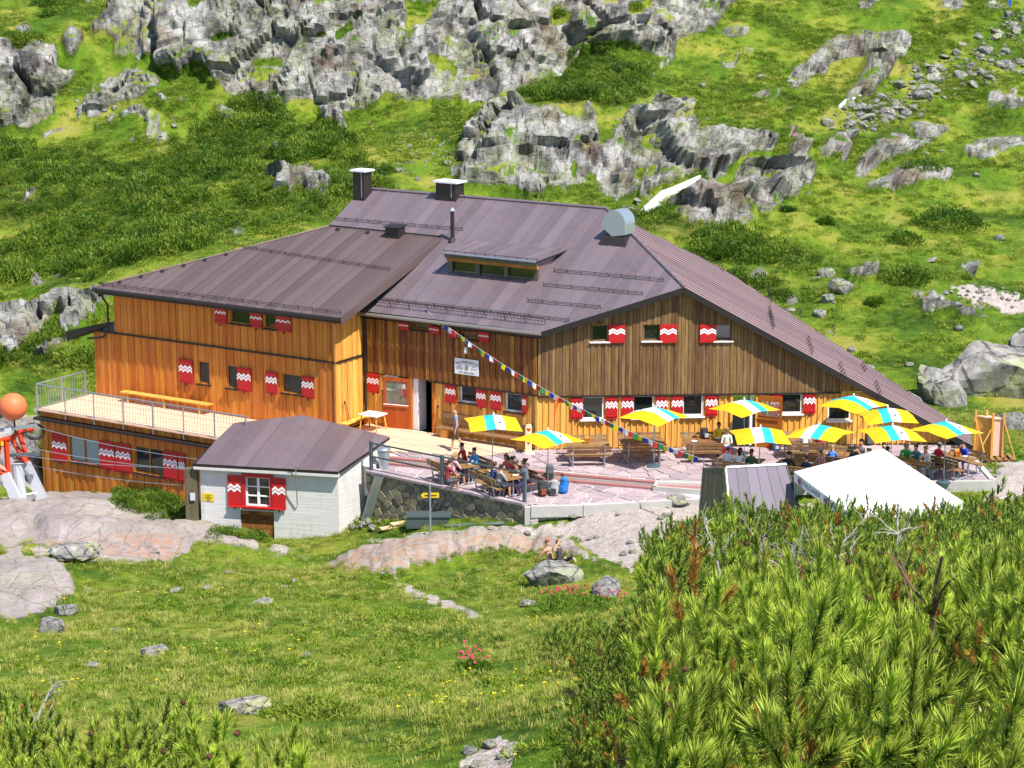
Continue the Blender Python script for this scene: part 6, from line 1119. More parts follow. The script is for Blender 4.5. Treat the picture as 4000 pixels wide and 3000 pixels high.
# ------------------------------------------------------------------ people
_pm = {}
def pmat(n, c, r=0.8):
    k = (n,) + tuple(c)
    if k not in _pm: _pm[k] = simple(n, c, r, 0, 0.12, 9)
    return _pm[k]
SK = {'fair': (0.52, 0.28, 0.19), 'tan': (0.42, 0.2, 0.12)}; HAIR = {'dark': (0.018, 0.011, 0.008), 'brown': (0.06, 0.03, 0.015), 'blond': (0.32, 0.2, 0.08), 'red': (0.16, 0.05, 0.02)}
def hair_mesh(c1, c2, style, mat, parent):
    c = (c1 + c2) / 2 + np.array([0, 0.012, 0.03]); mb = MB(); n = 14; rows = 7; vs = []
    for i in range(rows):
        a = i / (rows - 1) * (0.62 * pi if style != 'cap' else 0.46 * pi)
        for k in range(n):
            t = 2 * pi * k / n; fwd = max(0, -sin(t)); aa = a * (1 - 0.42 * fwd) if style != 'cap' else a
            r = 1.0 + 0.04 * sin(k * 2.7 + i) * (style != 'cap'); vs.append(c + np.array([0.088 * r * sin(aa) * cos(t), 0.102 * r * sin(aa) * sin(t), 0.098 * cos(aa)]))
    mb.add(vs, [(i * n + k, (i + 1) * n + k, (i + 1) * n + (k + 1) % n, i * n + (k + 1) % n) for i in range(rows - 1) for k in range(n)])
    if style == 'cap': mb.prism([c + np.array(q) for q in ((-0.07, -0.085, 0.012), (0.07, -0.085, 0.012), (0.05, -0.17, -0.005), (-0.05, -0.17, -0.005))], (0, 0, 0.012))
    if style == 'tail': mb.tube([c + np.array([0, 0.09, 0.02]), c + np.array([0, 0.135, -0.02]), c + np.array([0, 0.12, -0.12]), c + np.array([0, 0.11, -0.2])], [0.03, 0.036, 0.03, 0.01], 7)
    if style == 'bun': mb.lathe([(0.01, -0.045), (0.042, -0.02), (0.042, 0.02), (0.01, 0.045)], 9, c + np.array([0, 0.11, 0.045]))
    if style == 'long': mb.tube([c + np.array([0, 0.06, 0.03]), c + np.array([0, 0.085, -0.08]), c + np.array([0, 0.09, -0.22])], [0.075, 0.08, 0.05], 9)
    return mb.build('cap' if style == 'cap' else 'hair', mat, parent, False, True)
def person(key, x, y, g, yaw, label, shirt, legs, hair='short', hcol='brown', sleeves=True, longlegs=False, skin='fair', scale=1.0, glasses=False, shoe=(0.05, 0.045, 0.04), group='guests on the terrace'):
    me, L, c1, c2, pc = body(*key); me = me.copy(); mats = [pmat('skin_' + skin, SK[skin], 0.6), pmat('shirt', shirt), pmat('trousers', legs), pmat('shoes', shoe)]
    for m in mats: me.materials.append(m)
    idx = [0 if l in 'nhfw' else (1 if (l == 't' or (l == 'u' and sleeves)) else 2 if (l in 'pl' or (l == 'c' and longlegs)) else 3 if l == 's' else 0) for l in L]
    me.polygons.foreach_set('material_index', idx)
    r = D.objects.new('person', me); COL.objects.link(r); r.location = (x, y, g); r.rotation_euler = (0, 0, yaw); r.scale = (scale,) * 3; tag(r, label, 'person', group)
    if hair == 'cap': hair_mesh(c1, c2, 'cap', pmat('cap_cloth', hcol if isinstance(hcol, tuple) else (0.8, 0.8, 0.8)), r); hair_mesh(c1 - np.array([0, -0.01, 0.015]), c2 - np.array([0, -0.01, 0.015]), 'short', pmat('hair', HAIR['brown'], 0.7), r)
    elif hair: hair_mesh(c1, c2, hair, pmat('hair', HAIR[hcol], 0.7), r)
    if glasses:
        c = c1 + np.array([0, -0.088, 0.045]); MB().box(c, (0.13, 0.016, 0.032)).build('sunglasses', M['black'], r, False)
    return r
S1, S2, S3, S4, S5, S6, S7 = ('sit', 14, 'table', 'table', 0, False), ('sit', 14, 'table', 'table', 0, True), ('sit', 30, 'table', 'table', 0, True), ('sit', 24, 'table', 'face', 0, False), ('sit', -4, 'down', 'down', 0, True), ('sit', 4, 'out', 'table', 0, False), None
def sitter(px, g, key, label, shirt, legs, snap=True, yaw=None, **kw):
    sc = kw.get('scale', 1.0); p = onz(*px, g + 1.27 * sc); best = None
    for (bx_, by_, bg, ba) in BENCHES:
        dx, dy = p[0] - bx_, p[1] - by_; al = dx * cos(ba) + dy * sin(ba); ac = -dx * sin(ba) + dy * cos(ba)
        cost = abs(ac) + 2.0 * max(0, abs(al) - 0.62)
        if abs(bg - g) < 0.05 and (best is None or cost < best[0]) and (yaw is None or cos(yaw - ba) > 0.2): best = (cost, bx_, by_, ba, max(-0.62, min(0.62, al)))
    if best and snap and best[0] < 1.3:
        _, bx_, by_, ba, al = best; al = SEATS.claim(bx_, by_, al); x, y, yw = bx_ + al * cos(ba) + 0.02 * sin(ba), by_ + al * sin(ba) - 0.02 * cos(ba), ba
    else: x, y, yw = p[0], p[1], yaw or 0
    return person(key, x, y, g + 0.012 + (0.0 if sc == 1 else 0.45 * (1 - sc)), yw + random.uniform(-0.15, 0.15), label, shirt, legs, **kw)
class _Seats:
    used = {}
    def claim(s, bx, by, al):
        u = s.used.setdefault((round(bx, 2), round(by, 2)), [])
        for cand in [al] + [al + k * d for d in (0.3, 0.45, 0.6, 0.75, 0.9, 1.1) for k in (1, -1)]:
            if abs(cand) <= 0.66 and all(abs(cand - q) > 0.43 for q in u): u.append(cand); return cand
        u.append(al); return al
SEATS = _Seats()
def face(dx, dy): return atan2(dx, -dy)
p = onz(*z4(955, 437), 1.78); person(('walk', 2, 'down', 'down', 0, False), p[0], p[1], 0.07, face(-1, -0.1), 'bald man in grey-blue vest and patterned shorts walking past the entrance', (0.16, 0.22, 0.36), (0.07, 0.06, 0.03), None, sleeves=False)
sitter(z4(985, 708), -0.2, S1, 'person in a red jacket and sunglasses at the railing table', (0.45, 0.02, 0.02), (0.05, 0.05, 0.06), hcol='dark', glasses=True, longlegs=True)
sitter(z4(1190, 770), -0.2, S1, 'dark-haired youth in a light blue T-shirt, back to us', (0.05, 0.3, 0.62), (0.1, 0.1, 0.12), hcol='dark')
sitter(z4(1285, 835), -0.2, S2, 'woman with a ponytail in an orange-red vest behind the railing', (0.55, 0.08, 0.03), (0.12, 0.05, 0.05), hair='tail', hcol='red', sleeves=False)
sitter(z4(1378, 818), -0.2, S2, 'woman with tied-up hair in a red polo shirt', (0.5, 0.02, 0.05), (0.06, 0.06, 0.08), hair='bun', hcol='brown')
sitter(z4(1468, 825), -0.2, S3, 'tanned woman leaning forward with sunglasses pushed up in her hair', (0.3, 0.25, 0.2), (0.1, 0.1, 0.12), hair='bun', hcol='brown', sleeves=False, skin='tan')
sitter(z4(1532, 925), -0.2, S1, 'person in white shirt and purple trousers nearest the railing end', (0.65, 0.68, 0.72), (0.1, 0.05, 0.22), hcol='brown', longlegs=True)
sitter(z4(1598, 848), -0.2, S2, 'child with dark plaits in a red vest', (0.42, 0.06, 0.04), (0.1, 0.09, 0.1), hair='tail', hcol='dark', sleeves=False, scale=0.88)
sitter(z4(1742, 848), -0.2, S5, 'woman in a lilac top seen from behind beside the backpacks', (0.4, 0.22, 0.55), (0.1, 0.1, 0.14), hair='bun', hcol='brown', sleeves=False)
sitter(z5(1690, 520), 0, S6, 'man in a yellow T-shirt stretching one arm out at the wall table', (0.75, 0.5, 0.02), (0.08, 0.08, 0.1), hcol='dark', glasses=True)
p = onz(*z5(1745, 602), 1.68); person(('stand', 3, 'tray', 'tray', 0, True), p[0], p[1], 0.012, face(0.1, -1), 'waitress in pale blouse and red skirt standing between the tables', (0.62, 0.72, 0.62), (0.5, 0.02, 0.03), 'bun', 'blond', scale=0.98, glasses=True)
sitter(z5(1688, 815), 0, S1, 'person in a blue cap seated behind the slatted shed', (0.7, 0.72, 0.76), (0.1, 0.1, 0.12), hair='cap', hcol=(0.03, 0.1, 0.5))
sitter(z5(1742, 812), 0, S2, 'dark-haired person in white next to the blue cap', (0.78, 0.78, 0.8), (0.1, 0.1, 0.12), hair='long', hcol='dark')
sitter(z6(468, 690), 0, S1, 'man in a black and blue shirt beside the corner of the grey shed', (0.02, 0.025, 0.04), (0.05, 0.05, 0.05), hcol='dark')
sitter(z6(690, 735), 0, S2, 'child in a pink top just left of the tent', (0.6, 0.25, 0.35), (0.1, 0.1, 0.15), hcol='brown', scale=0.88, hair='long')
sitter(z6(757, 680), 0, S2, 'blond child in a blue top under the striped parasol left of the tent', (0.06, 0.2, 0.6), (0.1, 0.1, 0.15), hair='tail', hcol='blond', scale=0.9)
sitter(z6(985, 668), 0, S4, 'man in sunglasses resting his chin on one hand left of the tent peak', (0.05, 0.05, 0.06), (0.05, 0.05, 0.06), hcol='brown', glasses=True)
sitter(z6(1155, 632), 0, S1, 'dark-haired man in a blue shirt directly behind the tent peak', (0.02, 0.08, 0.4), (0.05, 0.05, 0.06), hcol='dark')
sitter(z6(1228, 655), 0, S1, 'person in a dark red top just right of the tent peak', (0.2, 0.05, 0.06), (0.05, 0.05, 0.06), hcol='dark')
sitter(z6(1328, 638), 0, S2, 'woman in sunglasses and a green top right of the tent peak', (0.03, 0.42, 0.1), (0.06, 0.06, 0.08), hair='long', hcol='brown', glasses=True)
sitter(z6(1385, 660), 0, S2, 'person in a teal vest leaning over the table right of the tent', (0.02, 0.22, 0.3), (0.08, 0.08, 0.1), hcol='brown', sleeves=False)
sitter(z6(1602, 632), 0, S1, 'cyclist in a red jersey and white cap at the end table', (0.5, 0.01, 0.03), (0.04, 0.04, 0.05), hair='cap', hcol=(0.75, 0.72, 0.74), sleeves=True)
sitter(z6(1740, 628), 0, S4, 'man in a blue T-shirt and black cap at the end table', (0.01, 0.04, 0.5), (0.02, 0.05, 0.3), hair='cap', hcol=(0.01, 0.012, 0.02))
sitter(z6(745, 560), 0, S2, 'person in red half hidden under the striped parasol by the wall', (0.55, 0.02, 0.02), (0.05, 0.05, 0.06), hair='cap', hcol=(0.72, 0.72, 0.74))
for (u, v, key, lab, sh, hr) in ((1192, 1160, ('ground', -22, 'prop', 'prop', 0, False), 'bare-shouldered person with short brown hair sunbathing on the red rock slab', (0.5, 0.27, 0.19), 'short'), (1211, 1172, ('ground', -12, 'prop', 'brow', 0, True), 'sunbather shading the eyes with a raised arm on the rock slab', (0.05, 0.05, 0.06), 'short')):
    p = ony(u, v, 71.9 if v < 1165 else 71.5); gq = gmesh_z(p[0], p[1]); person(key, p[0], p[1], gq - 0.02, face(0.75, -0.6), lab, sh, (0.03, 0.03, 0.04), hr, 'red', sleeves=False, group='sunbathers on the rock')
p = ony(2180, 12, 168.5); person(('stand', 2, 'down', 'down', 0, False), p[0], p[1], gmesh_z(p[0], p[1]) - 0.05, face(0.3, 1), 'far hiker in blue trousers at the top right edge of the slope', (0.1, 0.2, 0.5), (0.02, 0.13, 0.5), 'short', 'brown', longlegs=True, group='hikers on the slope')

sitter(z6(640, 560), 0, S1, 'guest in a white T-shirt at the wall table right of the side door', (0.7, 0.7, 0.7), (0.1, 0.1, 0.14), hcol='brown'); sitter(z6(1000, 610), 0, S2, 'guest in a black and white checked wrap by the wall', (0.35, 0.3, 0.34), (0.05, 0.05, 0.06), hair='long', hcol='dark')
sitter(z6(1470, 640), 0, S2, 'woman in a white blouse between the teal and the red guest', (0.72, 0.72, 0.75), (0.3, 0.3, 0.33), hair='bun', hcol='blond'); sitter(z6(590, 740), 0, S1, 'boy in a navy T-shirt near the grey shed corner', (0.02, 0.03, 0.1), (0.1, 0.1, 0.1), hcol='brown', scale=0.9); sitter(z5(1880, 800), 0, S2, 'guest in a dark green top behind the shed roof', (0.03, 0.09, 0.05), (0.05, 0.05, 0.06), hair='tail', hcol='brown')
# plates and glasses on the tables in use
M['china'] = simple('white_china', (0.8, 0.8, 0.8), 0.25); M['beer'] = simple('amber_drink', (0.42, 0.18, 0.02), 0.12, 0, 0.1); pm = MB().lathe([(0.05, 0), (0.075, 0.008), (0.125, 0.02), (0.12, 0.024), (0.06, 0.012)], 14).mesh('plate', M['china']); gmb = MB().lathe([(0.034, 0), (0.036, 0.12), (0.037, 0.15)], 10).mesh('drink_glass', M['beer'])
where_ = [w for *_, w in TAB]
for ti in (2, 3, 4, 6, 7, 8, 9, 10):
    x, y, g, yaw = TABS[ti]
    for k, (dx, dy, kind) in enumerate(((-0.5, -0.2, 0), (0.45, 0.2, 0), (-0.25, 0.12, 1), (0.2, -0.1, 1), (0.62, -0.05, 1))):
        dx += random.uniform(-0.08, 0.08); o = D.objects.new('plate' if kind == 0 else 'drink_glass', pm if kind == 0 else gmb); COL.objects.link(o); o.location = (x + dx * cos(yaw) - dy * sin(yaw), y + dx * sin(yaw) + dy * cos(yaw), g + 0.768)
        tag(o, ('white plate on the table ' if kind == 0 else 'amber drink on the table ') + where_[ti], 'plate' if kind == 0 else 'glass', 'plates on the terrace tables' if kind == 0 else 'drinks on the terrace tables')

for px, key, lab, sh, lg, hr, hc in ((z4(790, 850), S1, 'guest in a pale pink shirt on the near bench behind the left railing post', (0.6, 0.35, 0.4), (0.1, 0.1, 0.12), 'long', 'blond'), (z4(1150, 930), S2, 'guest in a dark blue top on the near bench between the two railing posts', (0.03, 0.05, 0.15), (0.08, 0.08, 0.1), 'tail', 'brown'), (z4(1230, 965), S1, 'guest in a grey T-shirt on the near bench by the end post', (0.3, 0.31, 0.33), (0.06, 0.06, 0.07), 'short', 'dark'), (z4(870, 890), S1, 'guest in a maroon shirt sharing the near bench at the railing', (0.25, 0.03, 0.05), (0.08, 0.08, 0.1), 'short', 'brown')):
    sitter(px, -0.2, key, lab, sh, lg, hair=hr, hcol=hc, yaw=pi + ga - 1.05)
# ------------------------------------------------------------------ stones and boulders
def boulder_mat():
    t = NT('lichened_boulder'); r = t.rand(); p = t.pos(kind='Object'); n = t.noise(p, 3.2, 7, 0.72); n2 = t.noise(p, 1.3, 5, 0.6)
    c = t.ramp(n, [(0.3, rgb('4c4b49')), (0.5, rgb('807e7b')), (0.7, rgb('a9a7a3'))]); c = t.mix(t.ramp(n2, [(0.5, 0), (0.66, 0.6)]), c, rgb('939a66'))
    ck = t.vor(t.pos((1, 1, 1.5), (0.4, 0.2, 0.7), 'Object'), 1.3, 'DISTANCE_TO_EDGE'); ckm = t.ramp(t.math('ADD', ck, t.math('MULTIPLY', t.math('SUBTRACT', n, 0.5), 0.25)), [(0.0, 0.3), (0.035, 1.0)]); c = t.mix(0.8, c, ckm, 'MULTIPLY')
    c = t.hsv(c, 0.5, t.math('ADD', 0.5, r), t.math('ADD', 0.86, t.math('MULTIPLY', r, 0.35))); return t.out(c, 0.9, 0, t.bump(t.math('ADD', n, ckm), 0.7, 0.1), 0.2)
M['boulder'] = boulder_mat()
def rock_mesh(seed, flat=0.7, sub=3, cut=7):
    bm = bmesh.new(); bmesh.ops.create_icosphere(bm, subdivisions=sub, radius=1); rn = np.random.default_rng(seed); co = np.array([v.co for v in bm.verts])
    for _ in range(cut):                               # chop flat faces off, as broken rock has
        n = unit(rn.normal(size=3)); d = rn.uniform(0.45, 0.85); s = co @ n - d; co = co - np.where(s > 0, s * 0.92, 0)[:, None] * n
    co *= 1 + (0.09 if sub > 2 else 0.05) * fbm(co[:, 0] * 2.5 + seed, co[:, 1] * 2.5, co[:, 2] * 2.5, seed, 3)[:, None]; co *= (1, rn.uniform(0.7, 0.95), flat)
    for v, c in zip(bm.verts, co): v.co = c
    m = D.meshes.new('boulder'); bm.to_mesh(m); bm.free(); m.materials.append(M['boulder']); m.polygons.foreach_set('use_smooth', [False] * len(m.polygons)); return m
RM = [rock_mesh(i, f, 4 if i < 4 else 2, 11 if i < 4 else 7) for i, f in enumerate((0.75, 0.55, 0.7, 0.35, 0.75, 0.6, 0.5, 0.3))]
def put_rock(p, s, rz, mi, label, group=None, tilt=0.12, sink=0.25, name='boulder', cat='boulder', sz=None):
    o = D.objects.new(name, RM[mi]); COL.objects.link(o); o.location = (p[0], p[1], p[2] - sink * s * 0.5 + s * 0.3); o.scale = (s, s, s) if sz is None else sz; o.rotation_euler = (random.uniform(-tilt, tilt), random.uniform(-tilt, tilt), rz); return tag(o, label, cat, group)
def rock_px(u, v, wpx, mi, label, hpx=None, group=None, rz=None, y0=20, y1=200, sink=0.25):
    p = hit(u, v, y0, y1); p[2] = gmesh_z(p[0], p[1]); s = wpx / 2 / (F / (p[1] * cos(PITCH) + (H - p[2]) * sin(PITCH))) * 1.08
    sz = (s, s * 0.85, s * (hpx / wpx) * 1.35 / (0.75, 0.55, 0.7, 0.35, 0.75, 0.6, 0.5, 0.3)[mi]) if hpx else None
    return put_rock(p, s, random.uniform(0, 6.3) if rz is None else rz, mi, label, group, 0.06, sink, 'boulder', 'boulder', sz)
rock_px(1185, 1262, 140, 0, 'large lichen-covered boulder in the meadow below the terrace', 78, y0=50, y1=80, rz=0.3); rock_px(1318, 1280, 92, 2, 'pale boulder right of the large lichened one, beside the pines', 42, y0=50, y1=80, rz=1.0)
rock_px(1138, 1308, 54, 3, 'flat grey stone just below the large lichened boulder', 16, y0=40, y1=80); rock_px(525, 1545, 118, 1, 'tilted pale grey rock beside the low shrub in the near meadow', 42, y0=30, y1=60, rz=0.35); rock_px(330, 1416, 70, 3, 'flat pale stone in the open meadow', 26, y0=30, y1=75)
for i, (u, v, w, mi, lab) in enumerate(((112, 1366, 84, 1, 'white lichened stone on the left meadow below the slab'), (142, 1326, 62, 4, 'pointed pale stone between the slab and the white stone'), (165, 1204, 130, 3, 'long low grey rock in front of the big slab at far left'), (565, 1305, 52, 3, 'thin flat stone in the middle of the meadow'), (452, 1276, 34, 7, 'small flat stone left of the thin one in the meadow'), (378, 1278, 34, 7, 'small stone nearest the orange rock at left'), (200, 1444, 36, 5, 'small reddish stone in the meadow above the left pines'), (250, 1365, 32, 7, 'tiny flat stone right of the white lichened stone'), (1240, 1115, 45, 7, 'flat stone in the grass strip below the terrace kerb'), (1470, 1090, 70, 7, 'flat pale slab in the grass by the slatted shed'), (660, 1420, 30, 7, 'small pale stone at the centre of the meadow'))): rock_px(u, v, w, mi, lab, y0=30, y1=82)
rock_px(2130, 840, 300, 0, 'huge split boulder at the right edge beyond the roof', 215, y0=80, y1=120, rz=0.4, sink=0.5); rock_px(2025, 860, 150, 2, 'boulder leaning on the left side of the huge split one', 105, y0=80, y1=120, rz=2.0); rock_px(2225, 800, 150, 4, 'upper boulder at the right picture edge above the huge one', 150, y0=85, y1=125, rz=1.1); rock_px(2190, 925, 95, 0, 'rounded boulder lowest at the right edge beyond the timber frame', 62, y0=80, y1=110, rz=2.6); rock_px(1975, 880, 60, 2, 'small boulder between the roof end and the huge boulder', 44, y0=85, y1=115)
for (u, v, w, lab) in ((1822, 640, 66, 'bright pointed boulder on the slope right of the roof'), (1786, 655, 40, 'small boulder left of the bright pointed one'), (1782, 592, 44, 'pale boulder in front of the dark shrub band right of the roof'), (1770, 680, 36, 'small white stone below the bright pointed boulder'), (1840, 760, 26, 'lone small stone halfway down the grass right of the roof'), (1880, 800, 30, 'stone in the grass near the foot of the long roof'), (2160, 765, 40, 'stone just above the huge split boulder'), (1965, 790, 24, 'tiny stone left of the huge split boulder'), (2155, 525, 30, 'small pale stone right of the round dark bush'), (1790, 275, 40, 'stone below the pale rock rib on the upper right slope')): rock_px(u, v, w, 4, lab, y0=85, y1=170)
heap = 0
for i in range(26):                                    # rubble at the foot of the cabin corner
    u, v = z8(1560 + random.gauss(135, 85), 1195 + random.gauss(0, 26)); p = hit(u, v, 70, 90); p[2] = gmesh_z(p[0], p[1]) + random.uniform(0, 0.12)
    put_rock(p, random.uniform(0.09, 0.19), random.uniform(0, 6), random.randrange(4, 8), 'broken white stone in the rubble heap at the cabin corner', 'rubble stones at the cabin corner', 0.6, 0.2, 'rubble_stone', 'stone')
def scree_px(r): f = r.random() ** 0.9; o_ = r.random(); return 2225 - f * 390 + r.uniform(-25, 45), 25 + f * 225 + o_ * 125 * (1 - 0.55 * f) - 5
for i in range(235):                                   # boulder field, upper right
    u, v = scree_px(random); p = hit(u, v, 110, 190); p[2] = gmesh_z(p[0], p[1]); put_rock(p, random.choice((0.16, 0.2, 0.26, 0.32, 0.42, 0.6)) * random.uniform(0.8, 1.25), random.uniform(0, 6), random.randrange(4, 8), 'grey block in the boulder field on the upper right slope', 'boulder field blocks', 0.5, 0.2)
for i in range(95):                                    # loose stones on the middle slopes
    u, v = random.choice(((random.uniform(840, 1010), random.uniform(270, 385)), (random.uniform(1300, 1720), random.uniform(120, 330)), (random.uniform(1350, 1400) + 10, random.uniform(410, 460)), (random.uniform(160, 360), random.uniform(190, 260)), (random.uniform(1500, 2200), random.uniform(560, 740)), (random.uniform(1750, 2150), random.uniform(250, 420)), (random.uniform(0, 1100), random.uniform(240, 560))))
    p = hit(u, v, 95, 190); p[2] = gmesh_z(p[0], p[1]); put_rock(p, random.choice((0.14, 0.2, 0.26, 0.34)) * random.uniform(0.8, 1.2), random.uniform(0, 6), random.randrange(4, 8), 'loose pale stone scattered in the grass behind the hut', 'loose stones behind the hut', 0.4, 0.15, 'stone', 'stone')
for i in range(44):                                    # stones along the trodden ground
    u, v = random.choice(((random.uniform(1180, 1480), random.uniform(1100, 1200)), (random.uniform(800, 1150), random.uniform(1160, 1178)), (random.uniform(1000, 1110), random.uniform(1600, 1655)), (random.uniform(2120, 2212), random.uniform(1000, 1080)), (random.uniform(60, 700), random.uniform(1205, 1300))))
    p = hit(u, v, 30, 90); p[2] = gmesh_z(p[0], p[1]); put_rock(p, random.uniform(0.06, 0.2), random.uniform(0, 6), random.randrange(4, 8), 'small loose stone on the trodden ground before the hut', 'loose stones before the hut', 0.3, 0.2, 'stone', 'stone')
# snow
M['snow'] = simple('old_snow', (0.66, 0.68, 0.71), 0.7, 0, 0.14, 3, 0.6)
for poly, lab in (([(1366, 466), (1382, 452), (1402, 436), (1428, 420), (1455, 409), (1485, 398), (1516, 390), (1505, 400), (1470, 412), (1440, 426), (1415, 442), (1394, 464)], 'narrow snow patch in the gully above the roof'), ([(1810, 247), (1826, 235), (1862, 215), (1846, 229), (1822, 243)], 'tiny snow strip under the pale rock rib')):
    pts = [hit(u, v, 100, 190) for u, v in poly]; mb = MB(); c_ = np.mean(pts, 0); n_ = len(pts)
    for q in pts: q[2] = gmesh_z(q[0], q[1]) + 0.14
    c_[2] = np.mean([q[2] for q in pts]) + 0.1; mb.add([q - UP * 0.6 for q in pts] + pts + [c_ * 0.12 + q * 0.88 + UP * 0.08 for q in pts], [(i, (i + 1) % n_, n_ + (i + 1) % n_, n_ + i) for i in range(n_)] + [(n_ + i, n_ + (i + 1) % n_, 2 * n_ + (i + 1) % n_, 2 * n_ + i) for i in range(n_)] + [tuple(range(2 * n_, 3 * n_))])
    tag(mb.build('snow_patch', M['snow'], smooth=True), lab, 'snow')
# ------------------------------------------------------------------ plants: prototypes scattered by geometry nodes (uncountable cover)
def leaf_mat(name, a, b, c, trans=0.25, tip=None):
    t = NT(name); r = t.rand(); n = t.noise(t.pos(), 0.6, 3); f = t.math('ADD', t.math('MULTIPLY', r, 0.6), t.math('MULTIPLY', n, 0.45)); col = t.ramp(f, [(0.2, a), (0.5, b), (0.85, c)])
    if tip: col = t.mix(t.math('MULTIPLY', t.attr('tip', 'Fac'), 0.75), col, tip)
    t.out(col, 0.6, 0, None, 0.3); tl = t.n('BsdfTranslucent'); t.put(tl.inputs[0], col); mx = t.n('MixShader'); mx.inputs[0].default_value = trans; ou = t.t.nodes['Material Output']
    t.t.links.new(t.b.outputs[0], mx.inputs[1]); t.t.links.new(tl.outputs[0], mx.inputs[2]); t.t.links.new(mx.outputs[0], ou.inputs[0]); return t.mat
M['shrub'] = leaf_mat('mountain_pine_green', rgb('33520e'), rgb('56751a'), rgb('829432'), 0.28); M['tuft'] = leaf_mat('dwarf_shrub_green', rgb('4a6a12'), rgb('738e20'), rgb('9ea548'), 0.28)
M['grass'] = leaf_mat('meadow_grass', rgb('547018'), rgb('8a9838'), rgb('c0b86a'), 0.33); M['needle'] = leaf_mat('pine_needles', rgb('223d08'), rgb('4a7210'), rgb('88a828'), 0.14, rgb('cedb54')); M['needle_d'] = leaf_mat('deep_pine_needles', rgb('26400c'), rgb('456614'), rgb('6c8826'), 0.14, rgb('96a640')); M['needle_b'] = leaf_mat('rusty_pine_needles', rgb('6a4a1c'), rgb('8f6a28'), rgb('a8923c'), 0.2, rgb('b06a34'))
M['bark'] = simple('pine_bark', (0.16, 0.10, 0.06), 0.9); M['deadwood'] = simple('grey_dead_twigs', (0.34, 0.31, 0.29), 0.9); M['cone'] = simple('brown_cone', (0.13, 0.06, 0.03), 0.8, 0, 0.3, 40); M['flower_y'] = simple('yellow_petals', (0.8, 0.62, 0.02), 0.7); M['flower_r'] = simple('pink_red_petals', (0.55, 0.05, 0.1), 0.7)
def leaf_cloud(n, rx, rz, ls, seed, mat, name, shell=0.55, upw=0.6):
    rn = np.random.default_rng(seed); d = rn.normal(size=(n, 3)); d[:, 2] = np.abs(d[:, 2]); d /= np.linalg.norm(d, axis=1, keepdims=True); r = shell + (1 - shell) * rn.random(n) ** 0.5; r *= 1 + 0.22 * np.sin(d[:, 0] * 5 + seed) * np.cos(d[:, 1] * 4)
    c = d * r[:, None] * (rx, rx, rz); ax = d * (1, 1, 0.4) * 0.6 + rn.normal(size=(n, 3)) * 0.5 + (0, 0, upw); ax /= np.linalg.norm(ax, axis=1, keepdims=True); sd_ = np.cross(ax, rn.normal(size=(n, 3))); sd_ /= np.linalg.norm(sd_, axis=1, keepdims=True); L_ = ls * rn.uniform(0.7, 1.4, (n, 1)); w_ = L_ * 0.22
    V_ = np.stack([c - sd_ * w_, c + sd_ * w_, c + ax * L_ + sd_ * w_ * 0.3, c + ax * L_ - sd_ * w_ * 0.3], 1).reshape(-1, 3); return npmesh(name, V_, np.arange(4 * n).reshape(-1, 4), mat, False)
def grass_tuft(n, h, spread, seed, mat, w=0.006):
    rn = np.random.default_rng(seed); V_ = []; 
    for _ in range(n):
        a = rn.uniform(0, 2 * pi); b = np.array([cos(a), sin(a), 0]); p = b * rn.uniform(0, spread) * 0.5; hh = h * rn.uniform(0.5, 1.1); ln = rn.uniform(0.2, 0.9); s_ = np.array([-sin(a), cos(a), 0]) * w
        m_ = p + b * ln * hh * 0.35 + UP * hh * 0.6; t_ = p + b * ln * hh * 0.9 + UP * hh * (1 - 0.3 * ln); V_ += [p - s_, p + s_, m_ + s_ * 0.8, m_ - s_ * 0.8, m_ - s_ * 0.8, m_ + s_ * 0.8, t_ + s_ * 0.15, t_ - s_ * 0.15]
    return npmesh('grass_tuft', V_, np.arange(len(V_)).reshape(-1, 4), mat, False)
def shoot_arrays(n, Ls, nl, w, rn, fan):
    V_ = []; tp_ = []
    for i in range(n):
        f = (i + rn.random()) / n; a = i * 2.39996 + rn.normal() * 0.3; o = np.array([cos(a), sin(a), 0]); el = fan * (1.0 - 0.6 * f ** 4) + rn.normal() * 0.14; d = o * sin(el) + UP * cos(el); b = UP * Ls * f; L_ = nl * rn.uniform(0.75, 1.15) * (0.7 + 0.3 * f); s_ = np.cross(d, UP + 0.01 * o); s_ /= np.linalg.norm(s_) + 1e-9
        c = b + d * L_ * 0.55; V_ += [b - s_ * w * 0.5, b + s_ * w * 0.5, c + s_ * w * 0.5, b + d * L_ + UP * L_ * 0.15, c - s_ * w * 0.5]; tp_ += [0.05, 0.05, 0.5, 1.0, 0.5]
    return np.array(V_), np.array(tp_)
